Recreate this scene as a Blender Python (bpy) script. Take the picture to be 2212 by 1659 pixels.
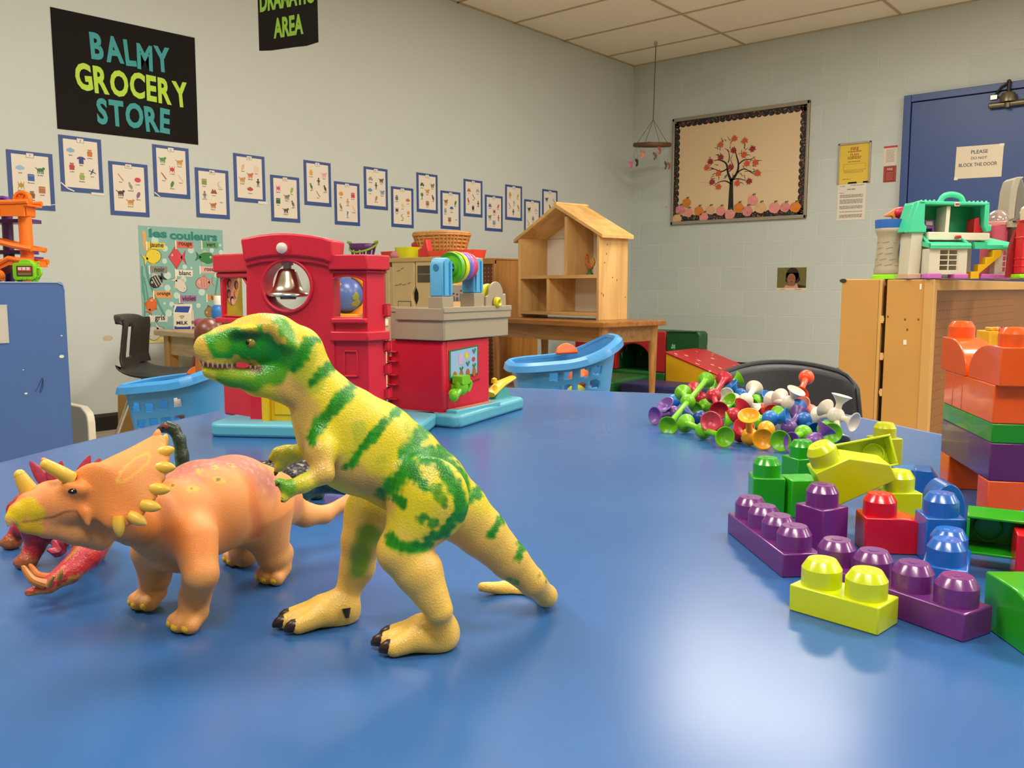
import bpy, bmesh, math, random
import numpy as np
from mathutils import Vector, Matrix, Euler
random.seed(7)
PI = math.pi
S = bpy.context.scene
for o in list(bpy.data.objects): bpy.data.objects.remove(o)
COL = S.collection

# ------------------------------------------------------------------ camera, world, lights, exposure
CZ, FPX, YAW, PIT = 0.71, 1864.4, 0.701, -0.1111
RX, RY, RZ = -4.314, 6.796, 2.677          # left wall, block wall, ceiling
cd = bpy.data.cameras.new('camera'); cam = bpy.data.objects.new('camera', cd); COL.objects.link(cam)
cd.sensor_fit = 'HORIZONTAL'; cd.sensor_width = 36.0; cd.lens = FPX / 2212 * 36.0; cd.clip_start = 0.02
cam.location = (0, 0, CZ); cam.rotation_euler = (PI / 2 + PIT, 0, YAW)
S.camera = cam
w = bpy.data.worlds.new('world'); S.world = w; w.use_nodes = True
w.node_tree.nodes['Background'].inputs[0].default_value = (1, 0.93, 0.82, 1)
w.node_tree.nodes['Background'].inputs[1].default_value = 0.02
S.view_settings.view_transform = 'Standard'; S.view_settings.look = 'None'
S.view_settings.gamma = 1.0; S.view_settings.use_curve_mapping = False
S.view_settings.exposure = 0.95
LIGHT_COLOUR = (1.0, 0.93, 0.82)
LIGHT_W = 22.0                               # watts per troffer (scene units)
# recessed 2x4 ft troffers of the tile grid (x centre, y centre)
TROFFERS = [(-1.95, 4.42), (-1.95, 1.95), (-1.95, -0.5), (0.5, 4.42), (0.5, 1.95), (0.5, -0.5), (2.7, 4.42), (2.7, 1.95)]
for tx, ty in TROFFERS:
    ld = bpy.data.lights.new('troffer_light', 'AREA'); ld.shape = 'RECTANGLE'; ld.size = 1.12; ld.size_y = 0.52
    ld.energy = LIGHT_W; ld.color = LIGHT_COLOUR
    lo = bpy.data.objects.new('troffer_light', ld); COL.objects.link(lo); lo.location = (tx, ty, RZ - 0.03)

# ------------------------------------------------------------------ view geometry helpers (photo pixel -> real point)
_cy, _sy, _cp, _sp = math.cos(-YAW), math.sin(-YAW), math.cos(PIT), math.sin(PIT)
FW = Vector((_sy * _cp, _cy * _cp, _sp)); RT = Vector((_cy, -_sy, 0)); UP = RT.cross(FW)
CAM = Vector((0, 0, CZ))
def ray(x, y): return FW + RT * ((x - 1106) / FPX) - UP * ((y - 829.5) / FPX)
def at(x, y, d): return CAM + ray(x, y) * d
def on(x, y, ax, v):
    r = ray(x, y); return CAM + r * ((v - CAM[ax]) / r[ax])
def onz(x, y, z): return on(x, y, 2, z)

# ------------------------------------------------------------------ materials
def lin(c):
    if isinstance(c, str):
        c = c.lstrip('#'); c = [int(c[i:i + 2], 16) / 255 for i in (0, 2, 4)]
    return tuple((v / 12.92 if v <= 0.04045 else ((v + 0.055) / 1.055) ** 2.4) for v in c[:3]) + (1,)
_M = {}
def mat(col, rough=0.45, metal=0.0, bump=0.0, bscale=200.0, var=0.0, vscale=6.0, var2=None, trans=0.0, sss=0.0, coat=0.0, alpha=1.0, emit=0.0, spec=0.5):
    key = (col, rough, metal, bump, bscale, var, vscale, var2, trans, sss, coat, alpha, emit, spec)
    if key in _M: return _M[key]
    m = bpy.data.materials.new('m_' + col.strip('#')); m.use_nodes = True
    nt = m.node_tree; b = nt.nodes['Principled BSDF']
    b.inputs['Base Color'].default_value = lin(col); b.inputs['Roughness'].default_value = rough
    b.inputs['Metallic'].default_value = metal; b.inputs['Transmission Weight'].default_value = trans
    b.inputs['Coat Weight'].default_value = coat; b.inputs['Alpha'].default_value = alpha
    b.inputs['Specular IOR Level'].default_value = spec
    if sss: b.inputs['Subsurface Weight'].default_value = sss; b.inputs['Subsurface Radius'].default_value = (.004, .003, .002); b.inputs['Subsurface Scale'].default_value = 1.0
    if emit: b.inputs['Emission Color'].default_value = lin(col); b.inputs['Emission Strength'].default_value = emit
    if var or bump:
        tc = nt.nodes.new('ShaderNodeTexCoord')
    if var:
        n = nt.nodes.new('ShaderNodeTexNoise'); n.inputs['Scale'].default_value = vscale; n.inputs['Detail'].default_value = 4
        nt.links.new(tc.outputs['Object'], n.inputs['Vector'])
        mx = nt.nodes.new('ShaderNodeMix'); mx.data_type = 'RGBA'
        a = lin(col); c2 = lin(var2) if var2 else tuple(v * (1 - var) for v in a[:3]) + (1,)
        mx.inputs[6].default_value = a; mx.inputs[7].default_value = c2
        nt.links.new(n.outputs[0], mx.inputs[0]); nt.links.new(mx.outputs[2], b.inputs['Base Color'])
    if bump:
        n2 = nt.nodes.new('ShaderNodeTexNoise'); n2.inputs['Scale'].default_value = bscale; n2.inputs['Detail'].default_value = 3
        nt.links.new(tc.outputs['Object'], n2.inputs['Vector'])
        bp = nt.nodes.new('ShaderNodeBump'); bp.inputs['Strength'].default_value = bump; bp.inputs['Distance'].default_value = 0.002
        nt.links.new(n2.outputs[0], bp.inputs['Height']); nt.links.new(bp.outputs[0], b.inputs['Normal'])
    _M[key] = m; return m
def wood(col, dark, scale=(30, 30, 2.0), rough=0.45, plank=0.0, axis='z'):
    """straight-grained wood; grain runs along the axis with the small scale; plank = width of the glued staves"""
    key = ('wood', col, dark, scale, rough, plank, axis)
    if key in _M: return _M[key]
    m = bpy.data.materials.new('wood_' + col.strip('#')); m.use_nodes = True
    nt = m.node_tree; b = nt.nodes['Principled BSDF']; b.inputs['Roughness'].default_value = rough
    tc = nt.nodes.new('ShaderNodeTexCoord'); mp = nt.nodes.new('ShaderNodeMapping'); mp.inputs['Scale'].default_value = scale
    nt.links.new(tc.outputs['Object'], mp.inputs[0])
    n = nt.nodes.new('ShaderNodeTexNoise'); n.inputs['Scale'].default_value = 1.0; n.inputs['Detail'].default_value = 5; n.inputs['Distortion'].default_value = .6
    nt.links.new(mp.outputs[0], n.inputs['Vector'])
    r = nt.nodes.new('ShaderNodeValToRGB'); r.color_ramp.elements[0].color = lin(dark); r.color_ramp.elements[1].color = lin(col)
    r.color_ramp.elements[0].position = .28; r.color_ramp.elements[1].position = .58
    nt.links.new(n.outputs[0], r.inputs[0]); src = r.outputs[0]
    if plank:
        vo = nt.nodes.new('ShaderNodeTexVoronoi'); vo.feature = 'F1'; vo.inputs['Scale'].default_value = 1.0
        mp2 = nt.nodes.new('ShaderNodeMapping')
        s = [1 / plank] * 3; s['xyz'.index(axis)] = 2.2; mp2.inputs['Scale'].default_value = s
        nt.links.new(tc.outputs['Object'], mp2.inputs[0]); nt.links.new(mp2.outputs[0], vo.inputs['Vector'])
        hs = nt.nodes.new('ShaderNodeHueSaturation'); mr = nt.nodes.new('ShaderNodeMapRange')
        mr.inputs[3].default_value = .80; mr.inputs[4].default_value = 1.12
        nt.links.new(vo.outputs['Color'], mr.inputs[0]); nt.links.new(mr.outputs[0], hs.inputs['Value']); nt.links.new(src, hs.inputs['Color']); src = hs.outputs[0]
    nt.links.new(src, b.inputs['Base Color'])
    _M[key] = m; return m
def vcol_mat(name, rough=.5, bump=.3, bscale=500, spec=.5, kind='voronoi'):
    """skin painted at the factory: colour comes from the paint attribute"""
    m = bpy.data.materials.new(name); m.use_nodes = True; nt = m.node_tree; b = nt.nodes['Principled BSDF']
    b.inputs['Roughness'].default_value = rough; b.inputs['Specular IOR Level'].default_value = spec
    a = nt.nodes.new('ShaderNodeAttribute'); a.attribute_name = 'paint'; nt.links.new(a.outputs['Color'], b.inputs['Base Color'])
    tc = nt.nodes.new('ShaderNodeTexCoord')
    v = nt.nodes.new('ShaderNodeTexVoronoi' if kind == 'voronoi' else 'ShaderNodeTexNoise'); v.inputs['Scale'].default_value = bscale
    nt.links.new(tc.outputs['Object'], v.inputs['Vector'])
    bp = nt.nodes.new('ShaderNodeBump'); bp.inputs['Strength'].default_value = bump; bp.inputs['Distance'].default_value = .0012
    nt.links.new(v.outputs[0], bp.inputs['Height']); nt.links.new(bp.outputs[0], b.inputs['Normal'])
    return m

# ------------------------------------------------------------------ mesh builder
def frame_to(z, x=None):
    z = Vector(z).normalized(); x = Vector(x) if x is not None else (Vector((1, 0, 0)) if abs(z.x) < .9 else Vector((0, 1, 0)))
    y = z.cross(x).normalized(); x = y.cross(z)
    return Matrix((x, y, z)).transposed().to_4x4()
class MB:
    def __init__(s): s.v = []; s.f = []; s.mi = []; s.T = Matrix.Identity(4); s.cur = 0
    def _add(s, vs, fs):
        n = len(s.v); s.v += [tuple(s.T @ Vector(p)) for p in vs]; s.f += [tuple(n + i for i in f) for f in fs]; s.mi += [s.cur] * len(fs); return s
    def box(s, x0, x1, y0, y1, z0, z1):
        return s._add([(x0, y0, z0), (x1, y0, z0), (x1, y1, z0), (x0, y1, z0), (x0, y0, z1), (x1, y0, z1), (x1, y1, z1), (x0, y1, z1)],
                      [(0, 3, 2, 1), (4, 5, 6, 7), (0, 1, 5, 4), (1, 2, 6, 5), (2, 3, 7, 6), (3, 0, 4, 7)])
    def cbox(s, c, d):
        return s.box(c[0] - d[0] / 2, c[0] + d[0] / 2, c[1] - d[1] / 2, c[1] + d[1] / 2, c[2] - d[2] / 2, c[2] + d[2] / 2)
    def prism(s, poly, z0, z1, axis='z'):
        """extrude a 2-D outline: axis z -> (x,y), axis y -> (x,z), axis x -> (y,z)"""
        a = sum(poly[i][0] * poly[(i + 1) % len(poly)][1] - poly[(i + 1) % len(poly)][0] * poly[i][1] for i in range(len(poly)))
        if (a < 0) != (axis == 'y'): poly = poly[::-1]
        mk = {'z': lambda p, q: (p[0], p[1], q), 'y': lambda p, q: (p[0], q, p[1]), 'x': lambda p, q: (q, p[0], p[1])}[axis]
        n = len(poly)
        vs = [mk(p, z0) for p in poly] + [mk(p, z1) for p in poly]
        return s._add(vs, [tuple(range(n - 1, -1, -1)), tuple(range(n, 2 * n))] + [(i, (i + 1) % n, n + (i + 1) % n, n + i) for i in range(n)])
    def lathe(s, prof, M=None, seg=24, caps=True):
        """prof = [(r, z)...] about local z"""
        M = M or Matrix.Identity(4); vs = []; fs = []; n = len(prof)
        for r, z in prof:
            for k in range(seg):
                a = 2 * PI * k / seg; vs.append(M @ Vector((r * math.cos(a), r * math.sin(a), z)))
        for i in range(n - 1):
            for k in range(seg):
                k2 = (k + 1) % seg; fs.append((i * seg + k, i * seg + k2, (i + 1) * seg + k2, (i + 1) * seg + k))
        if caps:
            fs.append(tuple(range(seg - 1, -1, -1))); fs.append(tuple((n - 1) * seg + k for k in range(seg)))
        return s._add(vs, fs)
    def cyl(s, p0, p1, r, r1=None, seg=16):
        p0 = Vector(p0); p1 = Vector(p1); L = (p1 - p0).length
        return s.lathe([(r, 0), (r if r1 is None else r1, L)], Matrix.Translation(p0) @ frame_to(p1 - p0), seg)
    def tube(s, pts, r, seg=10, closed=False, flat=1.0, upv=None):
        pts = [Vector(p) for p in pts]; n = len(pts); rs = r if isinstance(r, (list, tuple)) else [r] * n
        vs = []; fs = []; px = None
        for i, p in enumerate(pts):
            if closed: t = pts[(i + 1) % n] - pts[i - 1]
            else: t = pts[min(i + 1, n - 1)] - pts[max(i - 1, 0)]
            t.normalize()
            if upv is not None: x = Vector(upv)
            else: x = px if px is not None else (Vector((0, 0, 1)) if abs(t.z) < .9 else Vector((1, 0, 0)))
            x = (x - t * x.dot(t)); x.normalize(); px = x; y = t.cross(x)
            for k in range(seg):
                a = 2 * PI * k / seg; vs.append(p + (x * math.cos(a) * flat + y * math.sin(a)) * rs[i])
        m = n if closed else n - 1
        for i in range(m):
            j = (i + 1) % n
            for k in range(seg):
                k2 = (k + 1) % seg; fs.append((i * seg + k, i * seg + k2, j * seg + k2, j * seg + k))
        if not closed: fs += [tuple(range(seg - 1, -1, -1)), tuple((n - 1) * seg + k for k in range(seg))]
        return s._add(vs, fs)
    def ball(s, c, r, seg=20, rings=12, M=None):
        r = (r, r, r) if not isinstance(r, (tuple, list)) else r
        prof = [(max(1e-5, math.sin(PI * i / rings)), -math.cos(PI * i / rings)) for i in range(rings + 1)]
        return s.lathe(prof, Matrix.Translation(Vector(c)) @ (M or Matrix.Identity(4)) @ Matrix.Diagonal((*r, 1)), seg, caps=False)
    def loft(s, rings, caps=True):
        n = len(rings); k = len(rings[0]); vs = [p for r in rings for p in r]; fs = []
        for i in range(n - 1):
            for j in range(k):
                j2 = (j + 1) % k; fs.append((i * k + j, i * k + j2, (i + 1) * k + j2, (i + 1) * k + j))
        if caps: fs += [tuple(range(k - 1, -1, -1)), tuple((n - 1) * k + j for j in range(k))]
        return s._add(vs, fs)
    def grid(s, fn, nu, nv, closed_u=False):
        vs = [fn(i / (nu if closed_u else nu - 1), j / (nv - 1)) for j in range(nv) for i in range(nu)]; fs = []
        for j in range(nv - 1):
            for i in range(nu if closed_u else nu - 1):
                i2 = (i + 1) % nu; fs.append((j * nu + i, j * nu + i2, (j + 1) * nu + i2, (j + 1) * nu + i))
        return s._add(vs, fs)
    def mesh(s, o, M=None):
        M = M or Matrix.Identity(4); return s._add([M @ v.co for v in o.vertices], [tuple(p.vertices) for p in o.polygons])
    def build(s, name, mats, parent=None, bevel=0.0, seg=2, smooth=True, ang=35, sub=0, solid=0.0, fix=True):
        me = bpy.data.meshes.new(name); me.from_pydata(s.v, [], s.f); me.update()
        if fix:
            bm = bmesh.new(); bm.from_mesh(me); bmesh.ops.recalc_face_normals(bm, faces=bm.faces); bm.to_mesh(me); bm.free()
        ms = mats if isinstance(mats, (list, tuple)) else [mats]
        for m in ms: me.materials.append(m)
        if len(ms) > 1: me.polygons.foreach_set('material_index', s.mi)
        if smooth:
            me.shade_smooth(); me.set_sharp_from_angle(angle=math.radians(ang))
        o = bpy.data.objects.new(name, me); COL.objects.link(o)
        if parent is not None: o.parent = parent
        if solid:
            md = o.modifiers.new('solid', 'SOLIDIFY'); md.thickness = solid; md.offset = 0
        if sub:
            md = o.modifiers.new('sub', 'SUBSURF'); md.levels = md.render_levels = sub
        if bevel:
            md = o.modifiers.new('bevel', 'BEVEL'); md.width = bevel; md.segments = seg; md.limit_method = 'ANGLE'; md.angle_limit = math.radians(40); md.harden_normals = False
        return o
def thing(name, label, cat, loc=(0, 0, 0), rot=(0, 0, 0), group=None):
    o = bpy.data.objects.new(name, None); COL.objects.link(o); o.empty_display_size = .02
    o.location = loc; o.rotation_euler = rot if isinstance(rot, (tuple, list, Euler)) else (0, 0, rot)
    o['label'] = label; o['category'] = cat
    if group: o['group'] = group
    return o
def tag(o, label, cat, group=None, loc=None, rot=None):
    o['label'] = label; o['category'] = cat
    if group: o['group'] = group
    if loc is not None: o.location = loc
    if rot is not None: o.rotation_euler = rot if isinstance(rot, (tuple, list, Euler)) else (0, 0, rot)
    return o
def struct(o): o['kind'] = 'structure'; return o
def dup(root, label, loc, rot, group=None):
    r = root.copy(); COL.objects.link(r); r.location = loc; r.rotation_euler = rot; r['label'] = label
    if group: r['group'] = group
    for ch in list(root.children):
        c = ch.copy(); COL.objects.link(c); c.parent = r
        for g in list(ch.children):
            d = g.copy(); COL.objects.link(d); d.parent = c
    return r
_TXT = {}
def txt(string, size, bold=0.0, space=1.0, shear=0.0):
    """text outline as a flat mesh, centred on its own box; returns (mesh, width, height)"""
    key = (string, size, bold, space, shear)
    if key in _TXT: return _TXT[key]
    cu = bpy.data.curves.new('t', 'FONT'); cu.body = string; cu.size = size; cu.offset = bold * size; cu.space_character = space
    cu.resolution_u = 3; cu.shear = shear
    o = bpy.data.objects.new('t', cu); COL.objects.link(o); bpy.context.view_layer.update()
    me = bpy.data.meshes.new_from_object(o); bpy.data.objects.remove(o)
    xs = [v.co.x for v in me.vertices]; ys = [v.co.y for v in me.vertices]
    cx, cy = (min(xs) + max(xs)) / 2, (min(ys) + max(ys)) / 2
    for v in me.vertices: v.co.x -= cx; v.co.y -= cy
    _TXT[key] = (me, max(xs) - min(xs), max(ys) - min(ys)); return _TXT[key]
def put_text(mb, string, cx, cy, z, size, bold=.0, width=None, rot=0, space=1.0, height=None):
    me, w_, h_ = txt(string, size, bold, space)
    k = (width / w_) if width else 1.0; ky = (height / h_) if height else (1.0 if not width else min(1.3, max(.75, k)))
    mb.mesh(me, Matrix.Translation((cx, cy, z)) @ Matrix.Rotation(rot, 4, 'Z') @ Matrix.Diagonal((k, ky, 1, 1)))
    return mb
def wobble(mb, word, cx, cy, z, size, width, bold=.03, amp=.12, seed=1, height=None):
    """hand-cut lettering: each letter turned and shifted a little"""
    rnd = random.Random(seed); ws = [txt(c, size, bold)[1] for c in word]; gap = size * .07
    tot = sum(ws) + gap * (len(word) - 1); k = width / tot; x = cx - width / 2
    for c, w_ in zip(word, ws):
        me, cw, ch = txt(c, size, bold)
        ky = height / ch if height else 1
        mb.mesh(me, Matrix.Translation((x + cw * k / 2, cy + rnd.uniform(-amp, amp) * size * .35, z)) @ Matrix.Rotation(rnd.uniform(-amp, amp), 4, 'Z') @ Matrix.Diagonal((k, ky, 1, 1)))
        x += (cw + gap) * k
def ell(cx, cy, rx, ry, n=20, a0=0, a1=2 * PI, rot=0):
    out = []
    full = abs(a1 - a0 - 2 * PI) < 1e-6
    for i in range(n if full else n + 1):
        a = a0 + (a1 - a0) * i / n; x, y = rx * math.cos(a), ry * math.sin(a)
        out.append((cx + x * math.cos(rot) - y * math.sin(rot), cy + x * math.sin(rot) + y * math.cos(rot)))
    return out
def rrect(x0, x1, y0, y1, r, n=5):
    p = []
    for cx, cy, a in ((x1 - r, y1 - r, 0), (x0 + r, y1 - r, PI / 2), (x0 + r, y0 + r, PI), (x1 - r, y0 + r, 1.5 * PI)):
        p += [(cx + r * math.cos(a + PI / 2 * i / n), cy + r * math.sin(a + PI / 2 * i / n)) for i in range(n + 1)]
    return p
def crom(pts, n=6, closed=False):
    """Catmull-Rom through the points"""
    pts = [Vector(p) for p in pts]; out = []; N = len(pts)
    for i in range(N if closed else N - 1):
        if closed: a, b, c, d = pts[i - 1], pts[i], pts[(i + 1) % N], pts[(i + 2) % N]
        else: a, b, c, d = pts[max(i - 1, 0)], pts[i], pts[i + 1], pts[min(i + 2, N - 1)]
        for k in range(n):
            t = k / n; out.append(.5 * ((2 * b) + (c - a) * t + (2 * a - 5 * b + 4 * c - d) * t * t + (3 * b - a - 3 * c + d) * t ** 3))
    if not closed: out.append(pts[-1])
    return out
LWALL = (PI / 2, 0, PI / 2)      # local x -> +Y, y -> up, z -> out of the left wall
BWALL = (PI / 2, 0, 0)           # local x -> +X, y -> up, z -> out of the block wall
# ------------------------------------------------------------------ the room
FX1, FY0 = 3.6, -3.6
m = MB(); m.box(RX - .1, FX1 + .1, FY0 - .1, RY + .1, -.1, 0)
struct(m.build('floor', mat('#b9ad98', .35, var=.15, vscale=9), smooth=False))
def ceiling_mat():
    m = bpy.data.materials.new('ceiling_tiles'); m.use_nodes = True; nt = m.node_tree; b = nt.nodes['Principled BSDF']; b.inputs['Roughness'].default_value = .9
    tc = nt.nodes.new('ShaderNodeTexCoord'); n = nt.nodes.new('ShaderNodeTexNoise'); n.inputs['Scale'].default_value = 160; n.inputs['Detail'].default_value = 4
    nt.links.new(tc.outputs['Object'], n.inputs['Vector'])
    r = nt.nodes.new('ShaderNodeValToRGB'); r.color_ramp.elements[0].position = .3; r.color_ramp.elements[0].color = lin('#e2d8c4'); r.color_ramp.elements[1].position = .5; r.color_ramp.elements[1].color = lin('#f0e8d8')
    nt.links.new(n.outputs[0], r.inputs[0]); nt.links.new(r.outputs[0], b.inputs['Base Color'])
    bp = nt.nodes.new('ShaderNodeBump'); bp.inputs['Strength'].default_value = .3; bp.inputs['Distance'].default_value = .004
    nt.links.new(n.outputs[0], bp.inputs['Height']); nt.links.new(bp.outputs[0], b.inputs['Normal']); return m
m = MB(); m.box(RX - .1, FX1 + .1, FY0 - .1, RY + .1, RZ, RZ + .1)
ceil_o = struct(m.build('ceiling', ceiling_mat(), smooth=False))
# T-bar grid: cross lines every 0.61 m, main lines every 1.22 m
m = MB(); y = 6.366
while y > FY0: m.box(RX, FX1, y - .009, y + .009, RZ - .006, RZ); y -= .6155
x = -3.249 - 1.208 * 0
while x < FX1: m.box(x - .009, x + .009, FY0, RY, RZ - .0065, RZ); x += 1.208
m.box(RX, FX1, RY - .02, RY, RZ - .006, RZ); m.box(RX, RX + .02, FY0, RY, RZ - .006, RZ)
struct(m.build('trim_1', mat('#b5a483', .6), ceil_o, smooth=False))
for tx, ty in TROFFERS:
    t = thing('ceiling_light', 'recessed fluorescent troffer in the tiled ceiling, outside the picture', 'light', (tx, ty, RZ), 0, 'recessed ceiling lights')
    m = MB(); m.box(-.60, .60, -.305, -.27, -.02, 0); m.box(-.60, .60, .27, .305, -.02, 0); m.box(-.60, -.57, -.27, .27, -.02, 0); m.box(.57, .60, -.27, .27, -.02, 0)
    m.build('frame', mat('#e8e4da', .5), t, smooth=False)
    m = MB(); m.box(-.57, .57, -.27, .27, -.012, -.006); m.build('diffuser', mat('#fff2dc', .6, emit=3.0), t, smooth=False)
def plaster(col):
    return mat(col, .6, bump=.35, bscale=60, var=.06, vscale=1.3)
m = MB(); m.box(RX - .12, RX, FY0, RY + .12, 0, RZ); struct(m.build('wall_left', plaster('#bfc6c2'), smooth=False))
def block_mat():
    m = bpy.data.materials.new('painted_block'); m.use_nodes = True; nt = m.node_tree; b = nt.nodes['Principled BSDF']; b.inputs['Roughness'].default_value = .5
    tc = nt.nodes.new('ShaderNodeTexCoord'); sx = nt.nodes.new('ShaderNodeSeparateXYZ'); cx = nt.nodes.new('ShaderNodeCombineXYZ')
    nt.links.new(tc.outputs['Object'], sx.inputs[0]); nt.links.new(sx.outputs['X'], cx.inputs['X']); nt.links.new(sx.outputs['Z'], cx.inputs['Y'])
    br = nt.nodes.new('ShaderNodeTexBrick'); br.offset = .5; br.offset_frequency = 2; br.squash = 1
    br.inputs['Scale'].default_value = 1; br.inputs['Brick Width'].default_value = .4064; br.inputs['Row Height'].default_value = .2032
    br.inputs['Mortar Size'].default_value = .004; br.inputs['Mortar Smooth'].default_value = .6; br.inputs['Bias'].default_value = 0
    br.inputs['Color1'].default_value = lin('#bdc5c1'); br.inputs['Color2'].default_value = lin('#b7c0bc'); br.inputs['Mortar'].default_value = lin('#c6ccc6')
    nt.links.new(cx.outputs[0], br.inputs['Vector']); nt.links.new(br.outputs['Color'], b.inputs['Base Color'])
    n = nt.nodes.new('ShaderNodeTexNoise'); n.inputs['Scale'].default_value = 70; nt.links.new(tc.outputs['Object'], n.inputs['Vector'])
    ma = nt.nodes.new('ShaderNodeMath'); ma.operation = 'MULTIPLY_ADD'; ma.inputs[1].default_value = -.7
    nt.links.new(br.outputs['Fac'], ma.inputs[0]); mu = nt.nodes.new('ShaderNodeMath'); mu.operation = 'MULTIPLY'; mu.inputs[1].default_value = .35
    nt.links.new(n.outputs[0], mu.inputs[0]); nt.links.new(mu.outputs[0], ma.inputs[2])
    bp = nt.nodes.new('ShaderNodeBump'); bp.inputs['Strength'].default_value = .5; bp.inputs['Distance'].default_value = .004
    nt.links.new(ma.outputs[0], bp.inputs['Height']); nt.links.new(bp.outputs[0], b.inputs['Normal']); return m
BM = block_mat()
# the block courses are laid from the floor; the object origin sets the joints
m = MB(); ox = -4.019; oz = CZ - .026 - 4 * .2032 + .0
m.box(RX - .12 - ox, FX1 - ox, 0, .12, -oz, RZ - oz)
o = struct(m.build('wall_back', BM, smooth=False)); o.location = (ox, RY, oz)
m = MB(); m.box(FX1, FX1 + .12, FY0, RY, 0, RZ); struct(m.build('wall_right', plaster('#c3c5b8'), smooth=False))
m = MB(); m.box(RX, FX1, FY0 - .12, FY0, 0, RZ); struct(m.build('wall_front', plaster('#c3c5b8'), smooth=False))
m = MB(); m.prism([(0, 0), (.012, 0), (.012, .07), (.006, .085), (0, .085)], FY0, RY, 'y'); o = struct(m.build('baseboard_left', mat('#17130f', .4), smooth=False)); o.location = (RX, 0, 0)
m = MB(); m.box(RX + .012, FX1, RY - .012, RY, 0, .085); struct(m.build('baseboard_back', mat('#17130f', .4), smooth=False))

# ------------------------------------------------------------------ blue door in the block wall
DX0, DTOP = -1.985, 2.09; DX1 = DX0 + 1.02
door = struct(bpy.data.objects.new('door_1', None)); COL.objects.link(door); door.location = (DX0, RY, 0)
BLUE_D = mat('#2f4a86', .38, var=.08, vscale=3)
m = MB(); m.box(0, .05, -.045, 0, 0, DTOP); m.box(.97, 1.02, -.045, 0, 0, DTOP); m.box(.05, .97, -.045, 0, DTOP - .05, DTOP)
m.build('door_frame', BLUE_D, door, bevel=.003)
m = MB(); m.box(.056, .964, -.032, 0, .01, DTOP - .056); m.build('door_panel', BLUE_D, door)
m = MB(); m.box(.05, .97, -.012, 0, 0, DTOP - .05); m.build('door_gap', mat('#0c1020', .8), door)
cl = thing('door_closer', 'metal door closer with folding arm at the top of the blue door', 'door closer', (on(2180, 210, 1, RY - .06)[0], RY - .06, on(2180, 210, 1, RY - .06)[2]))
met = mat('#7d7460', .35, metal=.8); metd = mat('#3b342a', .4, metal=.7)
m = MB(); m.cyl((-.115, 0, -.042), (.14, 0, -.042), .02, seg=20); m.ball((-.115, 0, -.042), (.008, .02, .02)); m.build('cylinder', met, cl)
m = MB(); m.lathe([(.052, -.03), (.05, .005), (.038, .03), (.012, .038)], Matrix.Translation((-.005, 0, 0)), 20); m.box(-.04, .04, .0, .026, -.06, .02); m.build('body', met, cl)
m = MB(); m.lathe([(.016, -.05), (.019, -.02)], Matrix.Translation((-.005, -.015, -.018)), 12); m.build('adjusting_screw', met, cl)
m = MB(); m.cyl((-.005, 0, .03), (-.005, -.005, .1), .011); m.tube([(-.005, -.005, .1), (-.05, 0, .075), (-.095, .02, .02)], .0075); m.tube([(-.095, .02, .02), (-.03, .02, .006)], .006); m.ball((-.005, -.005, .103), .014); m.build('arm', metd, cl)
m = MB(); m.box(-.115, -.075, .008, .04, .0, .028); m.build('bracket', mat('#b9b3a3', .35, metal=.8), cl)
# sign on the door
p = on(2068, 318, 1, RY - .034); q = on(2166, 311, 1, RY - .034); r_ = on(2067, 388, 1, RY - .034)
W_, H_ = .295, .22
t = thing('door_notice', 'white paper notice reading PLEASE DO NOT BLOCK THE DOOR on blue door', 'notice', ((p.x + q.x) / 2, RY - .0335, (p.z + r_.z) / 2), (PI / 2, 0.02, 0))
m = MB(); m.box(-W_ / 2, W_ / 2, -H_ / 2, H_ / 2, 0, .0012); m.build('sheet', mat('#d9cdb6', .3, coat=.4), t, smooth=False)
m = MB(); put_text(m, 'PLEASE', 0, .068, .0016, .03, .012, width=.105); put_text(m, 'DO NOT', 0, .026, .0016, .03, .012, width=.1); put_text(m, 'BLOCK THE DOOR', -.005, -.018, .0016, .03, .014, width=.24, height=.024)
m.build('lettering', mat('#2b3350', .5), t, smooth=False)
m = MB(); m.box(-.149, -.125, -.118, -.098, .0014, .0018); m.box(.12, .15, .095, .112, .0014, .0018); m.build('tape', mat('#e6e0cf', .15), t, smooth=False)

# ------------------------------------------------------------------ notices on the block wall
def bpos(x, y, off=0.0): v = on(x, y, 1, RY); return Vector((v.x, RY - off, v.z))
def lines(m, x0, x1, ys, h, seed=0):
    rnd = random.Random(seed)
    for y in ys:
        x = x0
        while x < x1 - .004:
            l = min(rnd.uniform(.008, .03), x1 - x); m.box(x, x + l, y - h / 2, y + h / 2, .0012, .0016); x += l + .003
a = bpos(1813, 312); b_ = bpos(1883, 305); c = bpos(1811, 398)
t = thing('fire_plan_frame', 'yellow fire safety notice in a thin grey frame on the block wall', 'notice', ((a.x + b_.x) / 2, RY - .001, (a.z + c.z) / 2), BWALL)
w2, h2 = .122, .152
m = MB(); m.box(-w2, w2, -h2, h2, 0, .004); m.build('sheet', mat('#d9b944', .25, coat=.5), t, smooth=False)
m = MB(); 
for q_ in ((-w2, w2, h2 - .014, h2), (-w2, -w2 + .013, -h2, h2), (w2 - .013, w2, -h2, h2)): m.box(*q_, 0, .012)
m.build('frame', mat('#a8a291', .35, metal=.4), t, bevel=.002)
m = MB(); put_text(m, 'FIRE', 0, .105, .0046, .026, .02, width=.06); put_text(m, 'PLAN', 0, .062, .0046, .02, .015, width=.062)
m.build('heading', mat('#a5441f', .5), t, smooth=False)
m = MB(); m.T = Matrix.Translation((0, 0, .003)); lines(m, -.05, .05, (.085, .045, .034), .007, 3); lines(m, -.045, .045, (.01,), .006, 4); lines(m, -.075, .07, (-.06, -.07), .003, 5); lines(m, -.085, -.02, (-.118,), .004, 5)
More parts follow.
